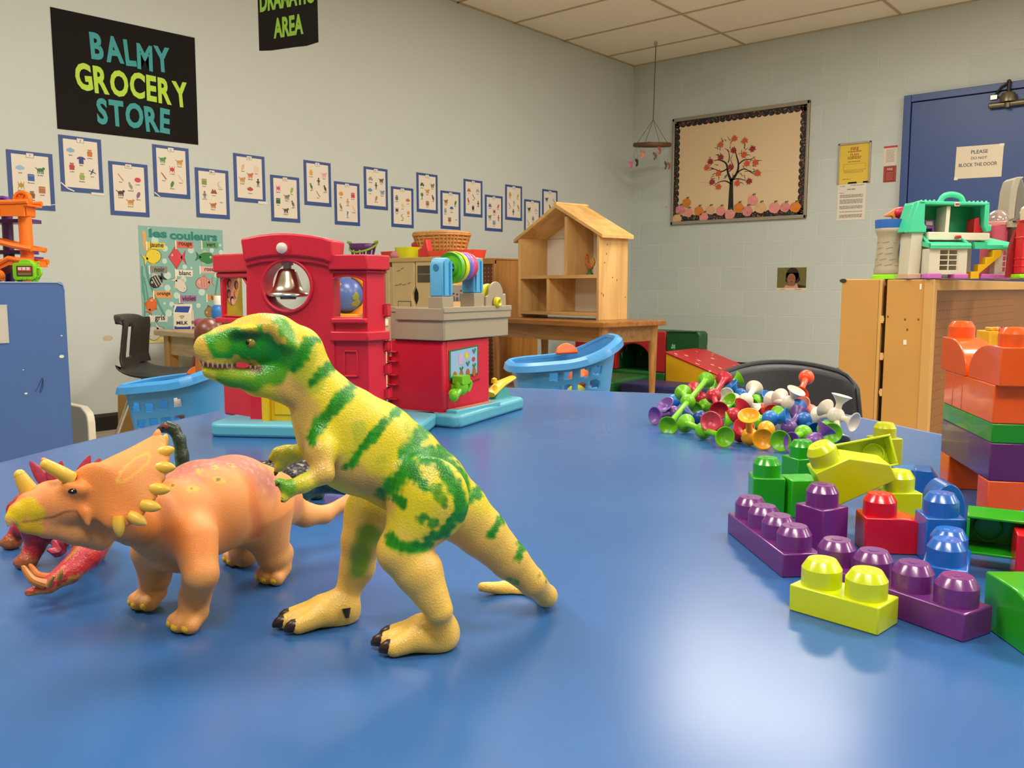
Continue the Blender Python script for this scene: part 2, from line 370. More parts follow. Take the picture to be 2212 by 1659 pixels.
for q_ in ((-.08, .085, -.007, -.005), (-.08, .085, -.052, -.05), (-.08, -.078, -.052, -.005), (.083, .085, -.052, -.005)): m.box(*q_, .0012, .0016)
m.build('small_print', mat('#8a6b22', .6), t, smooth=False)
a = bpos(1811, 396); b_ = bpos(1871, 392); c = bpos(1808, 478)
t = thing('letter_sheet', 'white typed letter taped under the yellow fire notice', 'notice', ((a.x + b_.x) / 2, RY - .001, (a.z + c.z) / 2), BWALL)
m = MB(); m.box(-.107, .107, -.14, .14, 0, .001); m.build('sheet', mat('#d8d0c3', .35, coat=.2), t, smooth=False)
m = MB(); m.box(-.03, .035, .132, .145, .001, .004); m.box(.082, .13, .132, .145, .001, .004); m.build('clip', mat('#8f8a7c', .4, metal=.5), t, smooth=False)
m = MB(); lines(m, -.09, -.05, (.118,), .004, 1); lines(m, -.01, .09, (.12,), .004, 1); lines(m, -.035, .03, (.092,), .007, 2); lines(m, -.09, -.055, (.066,), .004)
for k, y0 in enumerate((.05, .014, -.034, -.076, -.1)):
    lines(m, -.087, .085, [y0 - .0085 * j for j in range((3, 4, 3, 1, 3)[k])], .0045, 10 + k)
m.build('print', mat('#77716c', .7), t, smooth=False)
a = bpos(1910, 318); b_ = bpos(1939, 316); c = bpos(1908, 358)
t = thing('alarm_instructions', 'small white instruction card with red heading left of blue door', 'notice', ((a.x + b_.x) / 2, RY - .001, (a.z + c.z) / 2), BWALL)
m = MB(); m.box(-.048, .048, -.07, .062, 0, .001); m.build('card', mat('#d5cabb', .25, coat=.5), t, smooth=False)
m = MB(); m.box(-.048, .048, .058, .072, 0, .0014); m.build('heading', mat('#b32a36', .4), t, smooth=False)
m = MB(); lines(m, -.03, .03, [.045 - .008 * j for j in range(12)], .003, 8); m.build('print', mat('#8d8580', .6), t, smooth=False)
a = bpos(1910, 360); b_ = bpos(1936, 357); c = bpos(1908, 394)
t = thing('pull_sign', 'small dark red fire sign below the white instruction card', 'sign', ((a.x + b_.x) / 2, RY - .001, (a.z + c.z) / 2), BWALL)
m = MB(); m.box(-.045, .045, -.058, .058, 0, .0015); m.build('plate', mat('#8e2a22', .35), t, smooth=False)
m = MB(); put_text(m, 'FIRE', 0, .035, .0019, .02, .02, width=.04); m.build('lettering', mat('#e0a79a', .5), t, smooth=False)
m = MB(); m.T = Matrix.Translation((0, 0, .0008)); lines(m, -.025, .025, [.01 - .01 * j for j in range(6)], .003, 9); m.box(-.038, -.036, -.05, .05, .0012, .0016); m.box(.036, .038, -.05, .05, .0012, .0016); m.build('print', mat('#c46f62', .5), t, smooth=False)
# girl's photograph
a = bpos(1679, 578); b_ = bpos(1743, 577); c = bpos(1679, 628)
t = thing('photo_print', 'photograph of a dark-haired child in pink, taped low on the block wall', 'photograph', ((a.x + b_.x) / 2, RY - .001, (a.z + c.z) / 2), BWALL)
m = MB(); m.box(-.122, .122, -.094, .094, 0, .001); m.build('paper', mat('#d6c7ac', .3), t, smooth=False)
mats = [mat('#75703f', .3, var=.45, vscale=30), mat('#2b2018', .3), mat('#8f5b42', .3), mat('#c98f86', .3), mat('#3a2622', .3)]
m = MB(); m.box(-.119, .122, -.07, .092, .001, .0014)
m.cur = 1; m.prism(ell(.008, .035, .052, .058, 20), .0014, .0018); m.prism([(-.045, .05), (-.05, -.02), (-.03, -.03), (.05, -.03), (.075, -.01), (.058, .05)], .0014, .0018)
m.cur = 2; m.prism(ell(.0, .0, .035, .045, 18), .0018, .0022); m.prism([(-.012, -.03), (.02, -.03), (.03, -.07), (-.03, -.07)], .0018, .0021)
m.cur = 3; m.prism([(-.06, -.07), (-.045, -.048), (-.015, -.056), (.02, -.058), (.045, -.035), (.07, -.07)], .0021, .0024)
m.cur = 4; m.prism([(.06, -.07), (.05, -.04), (.085, -.05), (.118, -.055), (.118, -.07)], .0021, .0024); m.prism(ell(-.013, .006, .006, .003, 8), .0022, .0025); m.prism(ell(.014, .006, .006, .003, 8), .0022, .0025); m.prism(ell(.001, -.022, .01, .003, 8), .0022, .0025)
m.build('picture', mats, t, smooth=False)
m = MB(); lines(m, -.09, -.05, (-.082,), .004, 2); lines(m, .03, .085, (-.082,), .006, 3); m.build('caption', mat('#8d826e', .6), t, smooth=False)
# little wall hook
hk = MB(); hk.box(-.008, .008, -.03, .03, 0, .004); hk.tube([(0, -.01, .004), (0, -.026, .014), (0, -.018, .022)], .004)
o = hk.build('adhesive_hook', mat('#c9c7ba', .4)); tag(o, 'small white adhesive hook on the block wall left of bulletin board', 'hook', loc=bpos(1441, 440, .0), rot=BWALL)
# ------------------------------------------------------------------ bulletin board
BW, BH = 1.21, .905
t = thing('bulletin_board', 'grey framed bulletin board with scalloped confetti border on block wall', 'bulletin board', (-3.897 + BW / 2, RY, 1.257 + BH / 2), BWALL)
bx, by = BW / 2, BH / 2
m = MB(); m.box(-bx, bx, -by, by, 0, .012); m.build('backing', mat('#d9bf9a', .6, bump=.15, bscale=30), t, smooth=False)
m = MB()
for q in ((-bx, bx, by - .028, by), (-bx, bx, -by, -by + .028), (-bx, -bx + .022, -by, by), (bx - .022, bx, -by, by)): m.box(*q, 0, .024)
m.build('frame', mat('#9c9484', .4, metal=.35), t, bevel=.004)
def scallop(n, L, dpt, amp):   # strip from 0..L, scalloped along +y edge
    p = [(0, 0)] + [(L, 0)]; top = []
    for i in range(n * 8 + 1):
        x = L * i / (n * 8); top.append((x, dpt + amp * abs(math.sin(PI * n * x / L)) ** .7 - amp * .5))
    return p + top[::-1]
ix, iy = bx - .022, by - .028
m = MB(); m2 = MB(); rnd = random.Random(4)
for (cx, cy, rot, L, n) in ((-ix, -iy, 0, 2 * ix, 22), (ix, -iy, PI / 2, 2 * iy, 16), (ix, iy, PI, 2 * ix, 22), (-ix, iy, -PI / 2, 2 * iy, 16)):
    T = Matrix.Translation((cx, cy, .012)) @ Matrix.Rotation(rot, 4, 'Z')
    m.T = T; m.prism(scallop(n, L, .045, .014), 0, .002); m2.T = T
    for k in range(int(L / .0075)):
        m2.cur = rnd.randrange(6); px_, py_ = rnd.uniform(.004, L - .004), rnd.uniform(.004, .04); r = rnd.uniform(.0035, .0068)
        m2.prism(ell(px_, py_, r, r * rnd.uniform(.5, 1), 6, rot=rnd.uniform(0, 3)), .002, .0026)
m.build('scalloped_border', mat('#1e1613', .5), t, smooth=False)
m2.build('confetti_print', [mat(c, .5) for c in ('#b0892b', '#2e6f9a', '#9b2f58', '#4f7a35', '#b3502a', '#5a4a86')], t, smooth=False)
m = MB()
for q in ((-.35, -.2, -.11, -.108), (.13, .35, -.065, -.063), (-.125, -.123, .32, .4)): m.box(*q, .012, .0124)
m.build('paper_seams', mat('#b89f7c', .7), t, smooth=False)
def brd(x, y):          # photo pixel -> board coordinates
    v = on(x, y, 1, RY); return (v.x + 3.897 - BW / 2, v.z - 1.257 - BH / 2)
def zb(x, y): return brd(1420 + x / 5.183, 180 + y / 5.183)
# tree cut-out
m = MB()
def limb(pts, w0, w1):
    P = crom([Vector((*zb(*p), 0)) for p in pts], 4); n = len(P); l = []; r = []
    for i, p in enumerate(P):
        tt = (P[min(i + 1, n - 1)] - P[max(i - 1, 0)]).normalized(); nn = Vector((-tt.y, tt.x, 0)); w_ = w0 + (w1 - w0) * i / (n - 1)
        l.append(p + nn * w_); r.append(p - nn * w_)
    for i in range(n - 1):
        m.prism([tuple(l[i][:2]), tuple(l[i + 1][:2]), tuple(r[i + 1][:2]), tuple(r[i][:2])], .012, .0135)
limb([(828, 1430), (832, 1250), (838, 1070)], .026, .013)
limb([(838, 1100), (800, 1010), (778, 900), (700, 860), (640, 870)], .012, .002)
limb([(838, 1090), (900, 1000), (915, 900), (890, 800), (880, 740)], .012, .002)
limb([(900, 1000), (980, 960), (1060, 1000), (1110, 1030)], .006, .0015)
limb([(915, 910), (980, 860), (1060, 850), (1090, 820)], .006, .0015)
limb([(790, 960), (720, 990), (640, 960), (580, 980)], .006, .0015)
limb([(800, 890), (815, 830), (800, 760), (760, 730)], .005, .0012)
limb([(835, 1130), (770, 1095), (690, 1110), (640, 1150)], .006, .0015)
limb([(845, 1080), (920, 1070), (990, 1090), (1030, 1110)], .005, .0012)
limb([(808, 990), (860, 940), (830, 860), (850, 800)], .004, .001)
rnd = random.Random(11)
for k in range(85):
    a = rnd.uniform(0, 2 * PI); rr = rnd.uniform(120, 290); x0, y0 = 845 + rr * math.cos(a), 900 + rr * .92 * math.sin(a)
    if y0 > 1120 or (y0 > 1040 and abs(x0 - 840) < 60): continue
    b = a + rnd.uniform(-.9, .9); l = rnd.uniform(25, 60)
    limb([(x0, y0), (x0 + l * .5 * math.cos(b), y0 + l * .5 * math.sin(b) + rnd.uniform(-8, 8)), (x0 + l * math.cos(b), y0 + l * math.sin(b))], .0028, .0009)
o = m.build('tree_cutout', mat('#191310', .6), t, smooth=False)
def leaf(s):
    pts = [(0, -.5), (.1, -.25), (.42, -.35), (.34, -.1), (.52, .1), (.26, .14), (.3, .38), (.12, .28), (0, .56)]
    pts += [(-x, y) for x, y in pts[-2:0:-1]]
    return [(x * s, y * s) for x, y in pts]
m0 = MB(); m0.prism(leaf(.062), 0, .0015)
for k, (x, y, dark) in enumerate([(873, 620, 0), (988, 645, 0), (718, 690, 0), (1075, 735, 1), (862, 752, 1), (980, 800, 0), (720, 830, 1), (603, 878, 1), (563, 945, 0), (1012, 900, 0), (1108, 890, 0), (828, 940, 1), (693, 1012, 0), (1135, 1010, 0), (622, 1108, 1), (1037, 1098, 1), (903, 1120, 0), (693, 1160, 0)]):
    lx, ly = zb(x, y); mm = MB(); mm.prism(leaf(.06), 0, .0015)
    o = mm.build('maple_leaf', mat('#8e2326' if dark else '#c4532b', .6), None, smooth=False)
    where = ['topmost', 'upper right', 'upper left', 'far right upper', 'below the topmost', 'centre right', 'inner left', 'outer left upper', 'outer left', 'right of the trunk fork', 'outer right', 'over the trunk fork', 'lower left inner', 'outermost right', 'lowest dark left', 'lowest dark right', 'beside the trunk', 'lowest left'][k]
    tag(o, ('dark red' if dark else 'orange') + ' paper maple leaf on bulletin board tree, ' + where, 'paper leaf', 'paper leaves on the bulletin board tree', loc=(t.location.x + lx, RY - .0155, t.location.z + ly), rot=(PI / 2, rnd.uniform(-.5, .5), 0))
PK = [(232, 1520, 58, 'c', 'pale cream'), (265, 1420, 58, 'r', 'red-blotched pink'), (358, 1450, 54, 'p', 'pink'), (338, 1340, 54, 'o', 'orange'), (475, 1430, 56, 'o', 'dark-blotched orange'), (530, 1500, 56, 'p', 'pink'), (600, 1420, 52, 'c', 'cream and yellow'), (720, 1430, 56, 'p', 'rosy pink'), (822, 1470, 60, 'p', 'pink'), (920, 1395, 58, 'o', 'orange with a red patch'), (1018, 1430, 60, 'r', 'white and red'), (1078, 1310, 58, 'p', 'pink and orange'), (1165, 1395, 62, 'c', 'pale cream'), (1320, 1395, 62, 'p', 'pale pink'), (1440, 1390, 54, 'r', 'red-streaked white'), (1555, 1388, 58, 'o', 'bright orange')]
PC = {'c': ('#dcb69a', '#c99a5a'), 'r': ('#e0a9a2', '#b8343f'), 'p': ('#dd9f96', '#d67a74'), 'o': ('#d9952f', '#c2561e')}
PW = ['lowest at the left corner', 'second from left', 'third from left', 'standing above its neighbours at left', 'left of the trunk by three', 'hanging lowest left of the trunk', 'second left of the trunk', 'just left of the trunk', 'at the foot of the trunk', 'just right of the trunk', 'second right of the trunk', 'highest, right of the trunk', 'below right of the highest', 'third from the right', 'second from the right', 'rightmost']
for k, (x, y, r, c, nm) in enumerate(PK):
    lx, ly = zb(x, y); k_ = r / 5.183 * .00388
    e = thing('paper_pumpkin', nm + ' painted paper pumpkin on bulletin board, ' + PW[k], 'paper pumpkin', (t.location.x + lx, RY - .0165, t.location.z + ly), (PI / 2, 0, 0), 'painted paper pumpkins along the board bottom')
    m = MB(); pts = []
    for i in range(28):
        a = 2 * PI * i / 28; rr = k_ * (1 + .05 * math.cos(5 * a)); pts.append((rr * math.cos(a), rr * .95 * math.sin(a)))
    m.prism(pts, 0, .0018); m.build('painted_body', mat(PC[c][0], .55, var=.8, vscale=28, var2=PC[c][1]), e, smooth=False)
    m = MB(); m.prism([(-.004, k_ * .85), (.006, k_ * .85), (.012, k_ * 1.25), (.002, k_ * 1.2)], .0018, .003); m.prism([(.002, k_), (.026, k_ * 1.28), (.022, k_ * 1.0)], .0018, .003); m.build('stem', mat('#4e5a2e', .6), e, smooth=False)

# ------------------------------------------------------------------ hanging mobile
top = onz(1411, 103, RZ); d_ = (top - CAM).dot(FW)
def mob(x, y, dd=0): return at(x, y, d_ + dd)
c = mob(1409, 313); t = thing('hanging_mobile', 'brown wooden ring mobile with paper butterflies hanging from the ceiling', 'mobile', c, (math.radians(7), 0, YAW))
R_ = 39 / FPX * d_
m = MB(); ring = [(R_ * math.cos(a), R_ * math.sin(a) * .9, 0) for a in [2 * PI * i / 32 for i in range(32)]]
m.tube([(x, y, z) for x, y, z in ring], .010, 8, closed=True, flat=1.7); m.build('wooden_ring', mat('#5a3a1c', .5), t)
m = MB(); m.lathe([(.05, -.008), (.055, .0), (.045, .01), (.01, .014)], Matrix.Translation((-.02, .05, .012)), 18); m.build('wooden_disc', mat('#6b4420', .5), t)
m = MB(); hz = top.z - c.z; m.tube([(0, 0, .2), (0, 0, hz)], .0035, 6)
for a in (.3, 1.9, 3.5, 5.0): m.tube([(0, 0, .2), (R_ * .95 * math.cos(a), R_ * .86 * math.sin(a), .01)], .0018, 5)
m.build('cord', mat('#4d4b3c', .7), t)
m = MB(); m.box(-.012, .012, -.012, .012, hz - .03, hz - .002); m.build('ceiling_clip', mat('#a4956c', .5), t)
for x, y, c_, yaw in ((1366, 356, '#d0507c', .3), (1379, 351, '#3b3a35', 1.0), (1392, 333, '#e07c6c', .2), (1419, 337, '#6f4a33', .1), (1428, 325, '#d97078', .4), (1441, 357, '#5a4d33', .6), (1449, 358, '#b87a62', 1.1)):
    p = Euler((math.radians(7), 0, YAW)).to_matrix().inverted() @ (mob(x, y) - c); e = MB()
    s = .034
    for sg in (1, -1):
        P0 = [(0, -.3), (.6, -1), (.9, -.75), (.55, -.15), (1.1, .5), (.95, 1.0), (.3, .6), (0, .3)]
        e.T = Matrix.Translation(p) @ Matrix.Rotation(.7 + yaw, 4, 'Z') @ Matrix.Rotation(PI / 2, 4, 'X') @ Matrix.Rotation(sg * .6, 4, 'Y')
        e.prism([(sg * a * s, b * s) for a, b in P0], -.0008, .0008)
    e.build('paper_butterfly', mat(c_, .6), t, smooth=False)
    e = MB(); a = math.atan2(p.y, p.x); e.tube([p, Vector((R_ * .95 * math.cos(a), R_ * .86 * math.sin(a), 0))], .001, 5); e.build('thread', mat('#8b8a7c', .6), t)

# ------------------------------------------------------------------ BALMY GROCERY STORE
t = thing('grocery_sign', 'large black sign reading BALMY GROCERY STORE on the left wall', 'sign', (RX + .001, 2.1615, 1.733), LWALL)
m = MB(); m.prism([(-.3615, .267), (.3615, .282), (.3585, -.267), (-.3595, -.281)], 0, .002); m.build('sheet', mat('#14100e', .7, spec=.15, bump=.1, bscale=15), t, smooth=False)
for k, (wd, cx, cy, width, col, hh, sd) in enumerate((('BALMY', .015, .132, .405, '#1f8f93', .125, 5), ('GROCERY', .022, -.02, .575, '#a9cf2c', .128, 8), ('STORE', .015, -.168, .375, '#1f8f93', .125, 3))):
    m = MB(); wobble(m, wd, cx, cy, .0028, .12, width, .038, .1, sd, hh); m.build('lettering', mat(col, .5), t, smooth=False)

# ------------------------------------------------------------------ DRAMATIC AREA (hangs from the ceiling, square to the wall)
d1 = 2.9; a = at(560, 112, d1); b_ = at(687, 92, d1 * ray(560, 112).z / ray(687, 92).z); wd = (b_ - a).length; hh = wd * 1.18
t = thing('dramatic_sign', 'black sign reading DRAMATIC AREA hanging from the ceiling', 'sign', ((a.x + b_.x) / 2, (a.y + b_.y) / 2, a.z + hh / 2), (PI / 2, 0, math.atan2(b_.y - a.y, b_.x - a.x)))
m = MB(); m.prism([(-wd / 2, -hh / 2 + .004), (-wd * .3, -hh / 2 - .001), (wd * .1, -hh / 2 - .002), (wd * .3, -hh / 2 - .004), (wd / 2, -hh / 2 + .002), (wd / 2, hh / 2), (-wd / 2, hh / 2)], -.003, 0)
m.build('sheet', mat('#17120f', .7, spec=.15, bump=.15, bscale=12), t, smooth=False)
u = wd / 127.0
m = MB(); put_text(m, 'DRAMATIC', -.5 * u, -hh / 2 + 81 * u, .0012, .08, .04, width=116 * u, height=34 * u); m.build('lettering', mat('#7fae35', .45), t, smooth=False)
m = MB(); put_text(m, 'AREA', 2 * u, -hh / 2 + 34 * u, .0012, .08, .04, width=64 * u, height=33 * u); m.build('lettering', mat('#7fae35', .45), t, smooth=False)
m = MB(); ztop = RZ - t.location.z
for s_ in (-1, 1): m.tube([(s_ * wd * .4, hh / 2 - .005, -.001), (s_ * wd * .4, ztop, -.001)], .001, 5)
m.build('hanging_thread', mat('#cfcfc4', .5), t)

# ------------------------------------------------------------------ alphabet picture cards
ICON = {}
def icon(m, kind, x, y, s, rnd):
    lv = [0]
    def up(): lv[0] += .00006; return .0020 + lv[0]
    E_ = lambda cx, cy, rx, ry, n=12, r=0: m.prism(ell(x + cx * s, y + cy * s, rx * s, ry * s, n, rot=r), .0016, up())
    P_ = lambda pts: m.prism([(x + a * s, y + b * s) for a, b in pts], .0016, up())
    if kind == 'beast':
        E_(0, .05, .42, .24); E_(.4, .25, .18, .17); [P_([(a, 0), (a + .13, 0), (a + .11, -.45), (a + .01, -.45)]) for a in (-.36, -.14, .1, .28)]; P_([(-.4, .1), (-.65, .3), (-.6, .36), (-.34, .2)])
    elif kind == 'bird':
        E_(0, .0, .22, .36, 12, .5); E_(-.16, .42, .15, .14); P_([(-.28, .42), (-.5, .36), (-.28, .34)]); P_([(.1, -.3), (.35, -.6), (.2, -.2)]); P_([(-.03, -.3), (.03, -.3), (.03, -.6), (-.03, -.6)])
    elif kind == 'leaf': E_(0, 0, .24, .48, 14, -.4); P_([(-.22, -.42), (-.18, -.4), (-.3, -.62), (-.34, -.6)])
    elif kind == 'jar': P_([(-.3, -.4), (.3, -.4), (.36, .15), (.2, .3), (-.2, .3), (-.36, .15)]); P_([(-.26, .34), (.26, .34), (.26, .5), (-.26, .5)])
    elif kind == 'cloud': [E_(a, b, .25, .22) for a, b in ((-.28, 0), (0, .14), (.28, 0), (0, -.08))]
    elif kind == 'box': P_([(-.4, -.4), (.4, -.4), (.4, .24), (-.4, .24)]); P_([(-.46, .28), (.46, .28), (.34, .46), (-.34, .46)])
    elif kind == 'star':
        P_([(math.sin(i * PI / 5) * (.5 if i % 2 == 0 else .22), math.cos(i * PI / 5) * (.5 if i % 2 == 0 else .22)) for i in range(10)])
    elif kind == 'sun': E_(0, 0, .26, .26); [P_([(.3 * math.cos(a - .12), .3 * math.sin(a - .12)), (.5 * math.cos(a), .5 * math.sin(a)), (.3 * math.cos(a + .12), .3 * math.sin(a + .12))]) for a in [2 * PI * i / 9 for i in range(9)]]
    elif kind == 'person': E_(0, .38, .15, .17); P_([(-.16, .2), (.16, .2), (.2, -.15), (-.2, -.15)]); P_([(-.16, -.15), (-.03, -.15), (-.06, -.55), (-.16, -.55)]); P_([(.16, -.15), (.03, -.15), (.06, -.55), (.16, -.55)]); P_([(-.16, .18), (-.38, -.05), (-.32, -.1), (-.12, .08)]); P_([(.16, .18), (.38, -.05), (.32, -.1), (.12, .08)])
    elif kind == 'plane': P_([(-.5, .1), (-.42, .2), (.5, -.12), (.45, -.22)]); P_([(-.1, 0), (.1, .4), (.2, .36), (.12, -.02)]); P_([(-.1, .0), (-.3, -.38), (-.2, -.4), (.1, -.06)])
    elif kind == 'long': P_([(-.4, .42), (-.3, .5), (.38, -.3), (.42, -.5), (.26, -.42)])
    elif kind == 'tree': E_(0, .2, .36, .34); P_([(-.07, -.1), (.07, -.1), (.1, -.55), (-.1, -.55)])
    elif kind == 'moon': P_([(.5 * math.cos(a), .5 * math.sin(a)) for a in [.9 + i * .35 for i in range(13)]] + [(.12 + .36 * math.cos(a), .08 + .4 * math.sin(a)) for a in [5.1 - i * .35 for i in range(13)]])
    elif kind == 'mount': P_([(-.55, -.35), (-.2, .4), (0, .05), (.2, .35), (.55, -.35)])
    elif kind == 'umbrella': P_([(.5 * math.cos(a), .5 * math.sin(a)) for a in [i * PI / 10 for i in range(11)]]); P_([(-.03, 0), (.03, 0), (.03, -.5), (-.03, -.5)])
    elif kind == 'question': put_text(m, '?', x, y, .002, s * 1.25, .03)
    elif kind == 'six': put_text(m, '6', x, y, .002, s * 1.2, .0)
    elif kind == 'vest': P_([(-.3, -.45), (.3, -.45), (.32, .2), (.16, .5), (0, .1), (-.16, .5), (-.32, .2)])
    elif kind == 'ring': E_(0, 0, .46, .34)
    elif kind == 'car': P_([(-.5, -.2), (.5, -.2), (.5, .05), (.3, .1), (.18, .34), (-.28, .34), (-.38, .1), (-.5, .05)]); E_(-.28, -.22, .13, .13); E_(.28, -.22, .13, .13)
    elif kind == 'snake': m.tube([(x + .3 * s * math.sin(i * .75), y + (-.5 + i * .11) * s, .0018) for i in range(10)], .09 * s, 6, flat=.1, upv=(0, 0, 1))
    elif kind == 'bug': E_(0, 0, .36, .26); [P_([(a, 0), (a + .06, 0), (a * 1.6 + .05, b), (a * 1.6 - .03, b)]) for a in (-.25, 0, .22) for b in (-.45, .45)]
    elif kind == 'shirt': P_([(-.3, -.45), (.3, -.45), (.3, .2), (.5, .1), (.55, .3), (.2, .5), (-.2, .5), (-.55, .3), (-.5, .1), (-.3, .2)])
CARDS = [  # letter, top-left px, [(kind, colour, fx, fy, size)]
 ('Hh', None, [('jar', '#8c5a2a', .3, .8), ('beast', '#7a5b36', .7, .75), ('tree', '#3f6d3a', .5, .5), ('car', '#9b3a36', .3, .25), ('star', '#c9a23c', .7, .2)], 'hidden'),
 ('Ii', (12, 322), [('cloud', '#8fb4cf', .2, .82), ('beast', '#3e6b35', .78, .8), ('box', '#2c5596', .5, .6), ('bug', '#a8892f', .2, .4), ('box', '#a86b36', .8, .32), ('jar', '#70552f', .5, .18)], 'with an envelope and an insect'),
 ('Jj', (125, 290), [('cloud', '#7fa8c4', .18, .87), ('jar', '#b96b2c', .78, .84), ('shirt', '#2b3d77', .5, .64), ('jar', '#a93a33', .2, .46), ('plane', '#274063', .83, .38), ('jar', '#90a03f', .5, .23)], 'with jars and an aeroplane'),
 ('Kk', (233, 347), [('long', '#c08a45', .22, .83), ('ring', '#c23b3f', .8, .8), ('bird', '#8a8a86', .55, .62), ('beast', '#3f332b', .2, .42), ('leaf', '#7c5a78', .8, .4), ('beast', '#b98340', .52, .2)], 'with a kangaroo'),
 ('Ll', (328, 311), [('beast', '#4d8a45', .18, .84), ('beast', '#c08a33', .8, .82), ('bug', '#b5323c', .52, .6), ('long', '#a83b36', .2, .4), ('long', '#d1b08c', .82, .38), ('leaf', '#3e7a33', .5, .2)], 'with a ladybird and a green leaf'),
 ('Mm', (420, 361), [('box', '#7c8f3d', .18, .84), ('moon', '#b9b9b0', .82, .8), ('mount', '#8a4c2c', .55, .6), ('person', '#6f6a62', .18, .48), ('jar', '#d6d2c6', .84, .42), ('beast', '#a8672f', .5, .2)], 'with brown mountains and a monkey'),
 ('Nn', (503, 330), [('leaf', '#d0a58a', .22, .85), ('box', '#d8bda5', .8, .82), ('beast', '#c2643f', .52, .63), ('beast', '#b58a4a', .18, .48), ('person', '#3b2a26', .85, .45), ('cloud', '#a9472f', .5, .22)], 'with a black ninja figure'),
 ('Oo', (583, 377), [('bug', '#c9486a', .18, .84), ('leaf', '#8fa544', .8, .82), ('beast', '#77716a', .56, .6), ('box', '#2d5a30', .16, .45), ('bird', '#6a5a58', .84, .4), ('beast', '#5a4632', .5, .18)], 'with an octopus and a brown ox'),
 ('Pp', (655, 345), [('jar', '#cda33a', .18, .85), ('beast', '#d99ba0', .82, .83), ('person', '#3d3b39', .54, .62), ('bird', '#3f6d5f', .18, .42), ('bird', '#3b3a3d', .86, .4), ('long', '#b06a33', .5, .2)], 'with a pineapple and a panda'),
 ('Qq', (721, 391), [('ring', '#cf8a30', .18, .84), ('box', '#b8405a', .8, .82), ('person', '#c98b4d', .52, .6), ('bird', '#6e7a66', .16, .42), ('long', '#d3a98a', .84, .38), ('question', '#2f5d92', .5, .2)], 'with a blue question mark'),
 ('Rr', (785, 359), [('car', '#8b8f92', .2, .84), ('beast', '#57534d', .8, .82), ('person', '#4b4550', .5, .64), ('cloud', '#5b86b5', .16, .46), ('beast', '#7f8a99', .84, .42), ('leaf', '#b07a3e', .5, .2)], 'with a blue rain cloud'),
 ('Ss', (844, 402), [('jar', '#5f6b62', .16, .84), ('cloud', '#b5743a', .82, .8), ('sun', '#d8b64a', .5, .6), ('bug', '#45403c', .16, .42), ('star', '#d08335', .84, .36), ('snake', '#7f9a3e', .48, .2)], 'with a yellow sun and a snake'),
 ('Tt', (899, 372), [('car', '#3f5a3a', .18, .82), ('beast', '#6d7a3f', .82, .82), ('beast', '#bb8433', .5, .6), ('tree', '#3f7a36', .16, .42), ('bird', '#3f3c36', .86, .38), ('box', '#a0643a', .5, .16)], 'with a green tree and a tiger'),
 ('Uu', (951, 411), [('beast', '#8d5f34', .18, .84), ('leaf', '#4f6b33', .82, .82), ('umbrella', '#2f62a8', .56, .58), ('jar', '#7f8fb5', .14, .5), ('jar', '#d5d6d0', .86, .32), ('box', '#8d5a2c', .42, .18)], 'with a blue umbrella'),
 ('Vv', (1001, 386), [('mount', '#b0613a', .2, .84), ('car', '#9a9d9c', .82, .84), ('long', '#3f4f80', .52, .6), ('bird', '#b5402f', .16, .42), ('person', '#5a3f45', .85, .36), ('vest', '#27324f', .48, .18)], 'with a dark blue vest'),
 ('Ww', (1047, 420), [('mount', '#3f63a0', .2, .84), ('leaf', '#c24a3f', .82, .82), ('bug', '#a5403f', .52, .6), ('beast', '#5f8a45', .18, .38), ('person', '#9b5a3e', .84, .38), ('box', '#5b93b8', .5, .16)], 'with a pale blue window'),
 ('Xx', (1091, 398), [('jar', '#b98a4f', .2, .84), ('leaf', '#c09a3c', .82, .82), ('six', '#6a6a6a', .52, .56), ('long', '#9a5a33', .16, .42), ('bird', '#b5603f', .86, .36), ('person', '#3d3b39', .46, .18)], 'with a number six'),
 ('Yy', (1132, 430), [('beast', '#3b3630', .22, .84), ('car', '#b5b5b0', .82, .82), ('jar', '#77726a', .56, .46), ('long', '#a5463f', .16, .3), ('leaf', '#c0923c', .6, .15)], 'partly behind the wooden dollhouse roof, lower of two'),
 ('Zz', (1171, 408), [('beast', '#4a4a48', .2, .82), ('long', '#3f5a3a', .84, .78), ('bird', '#4d4a48', .5, .5), ('star', '#8a6a3c', .3, .2), ('ring', '#5a4a6a', .7, .2)], 'topmost above the wooden dollhouse roof'),
]
CW, CH = .2, .262
rnd = random.Random(3)
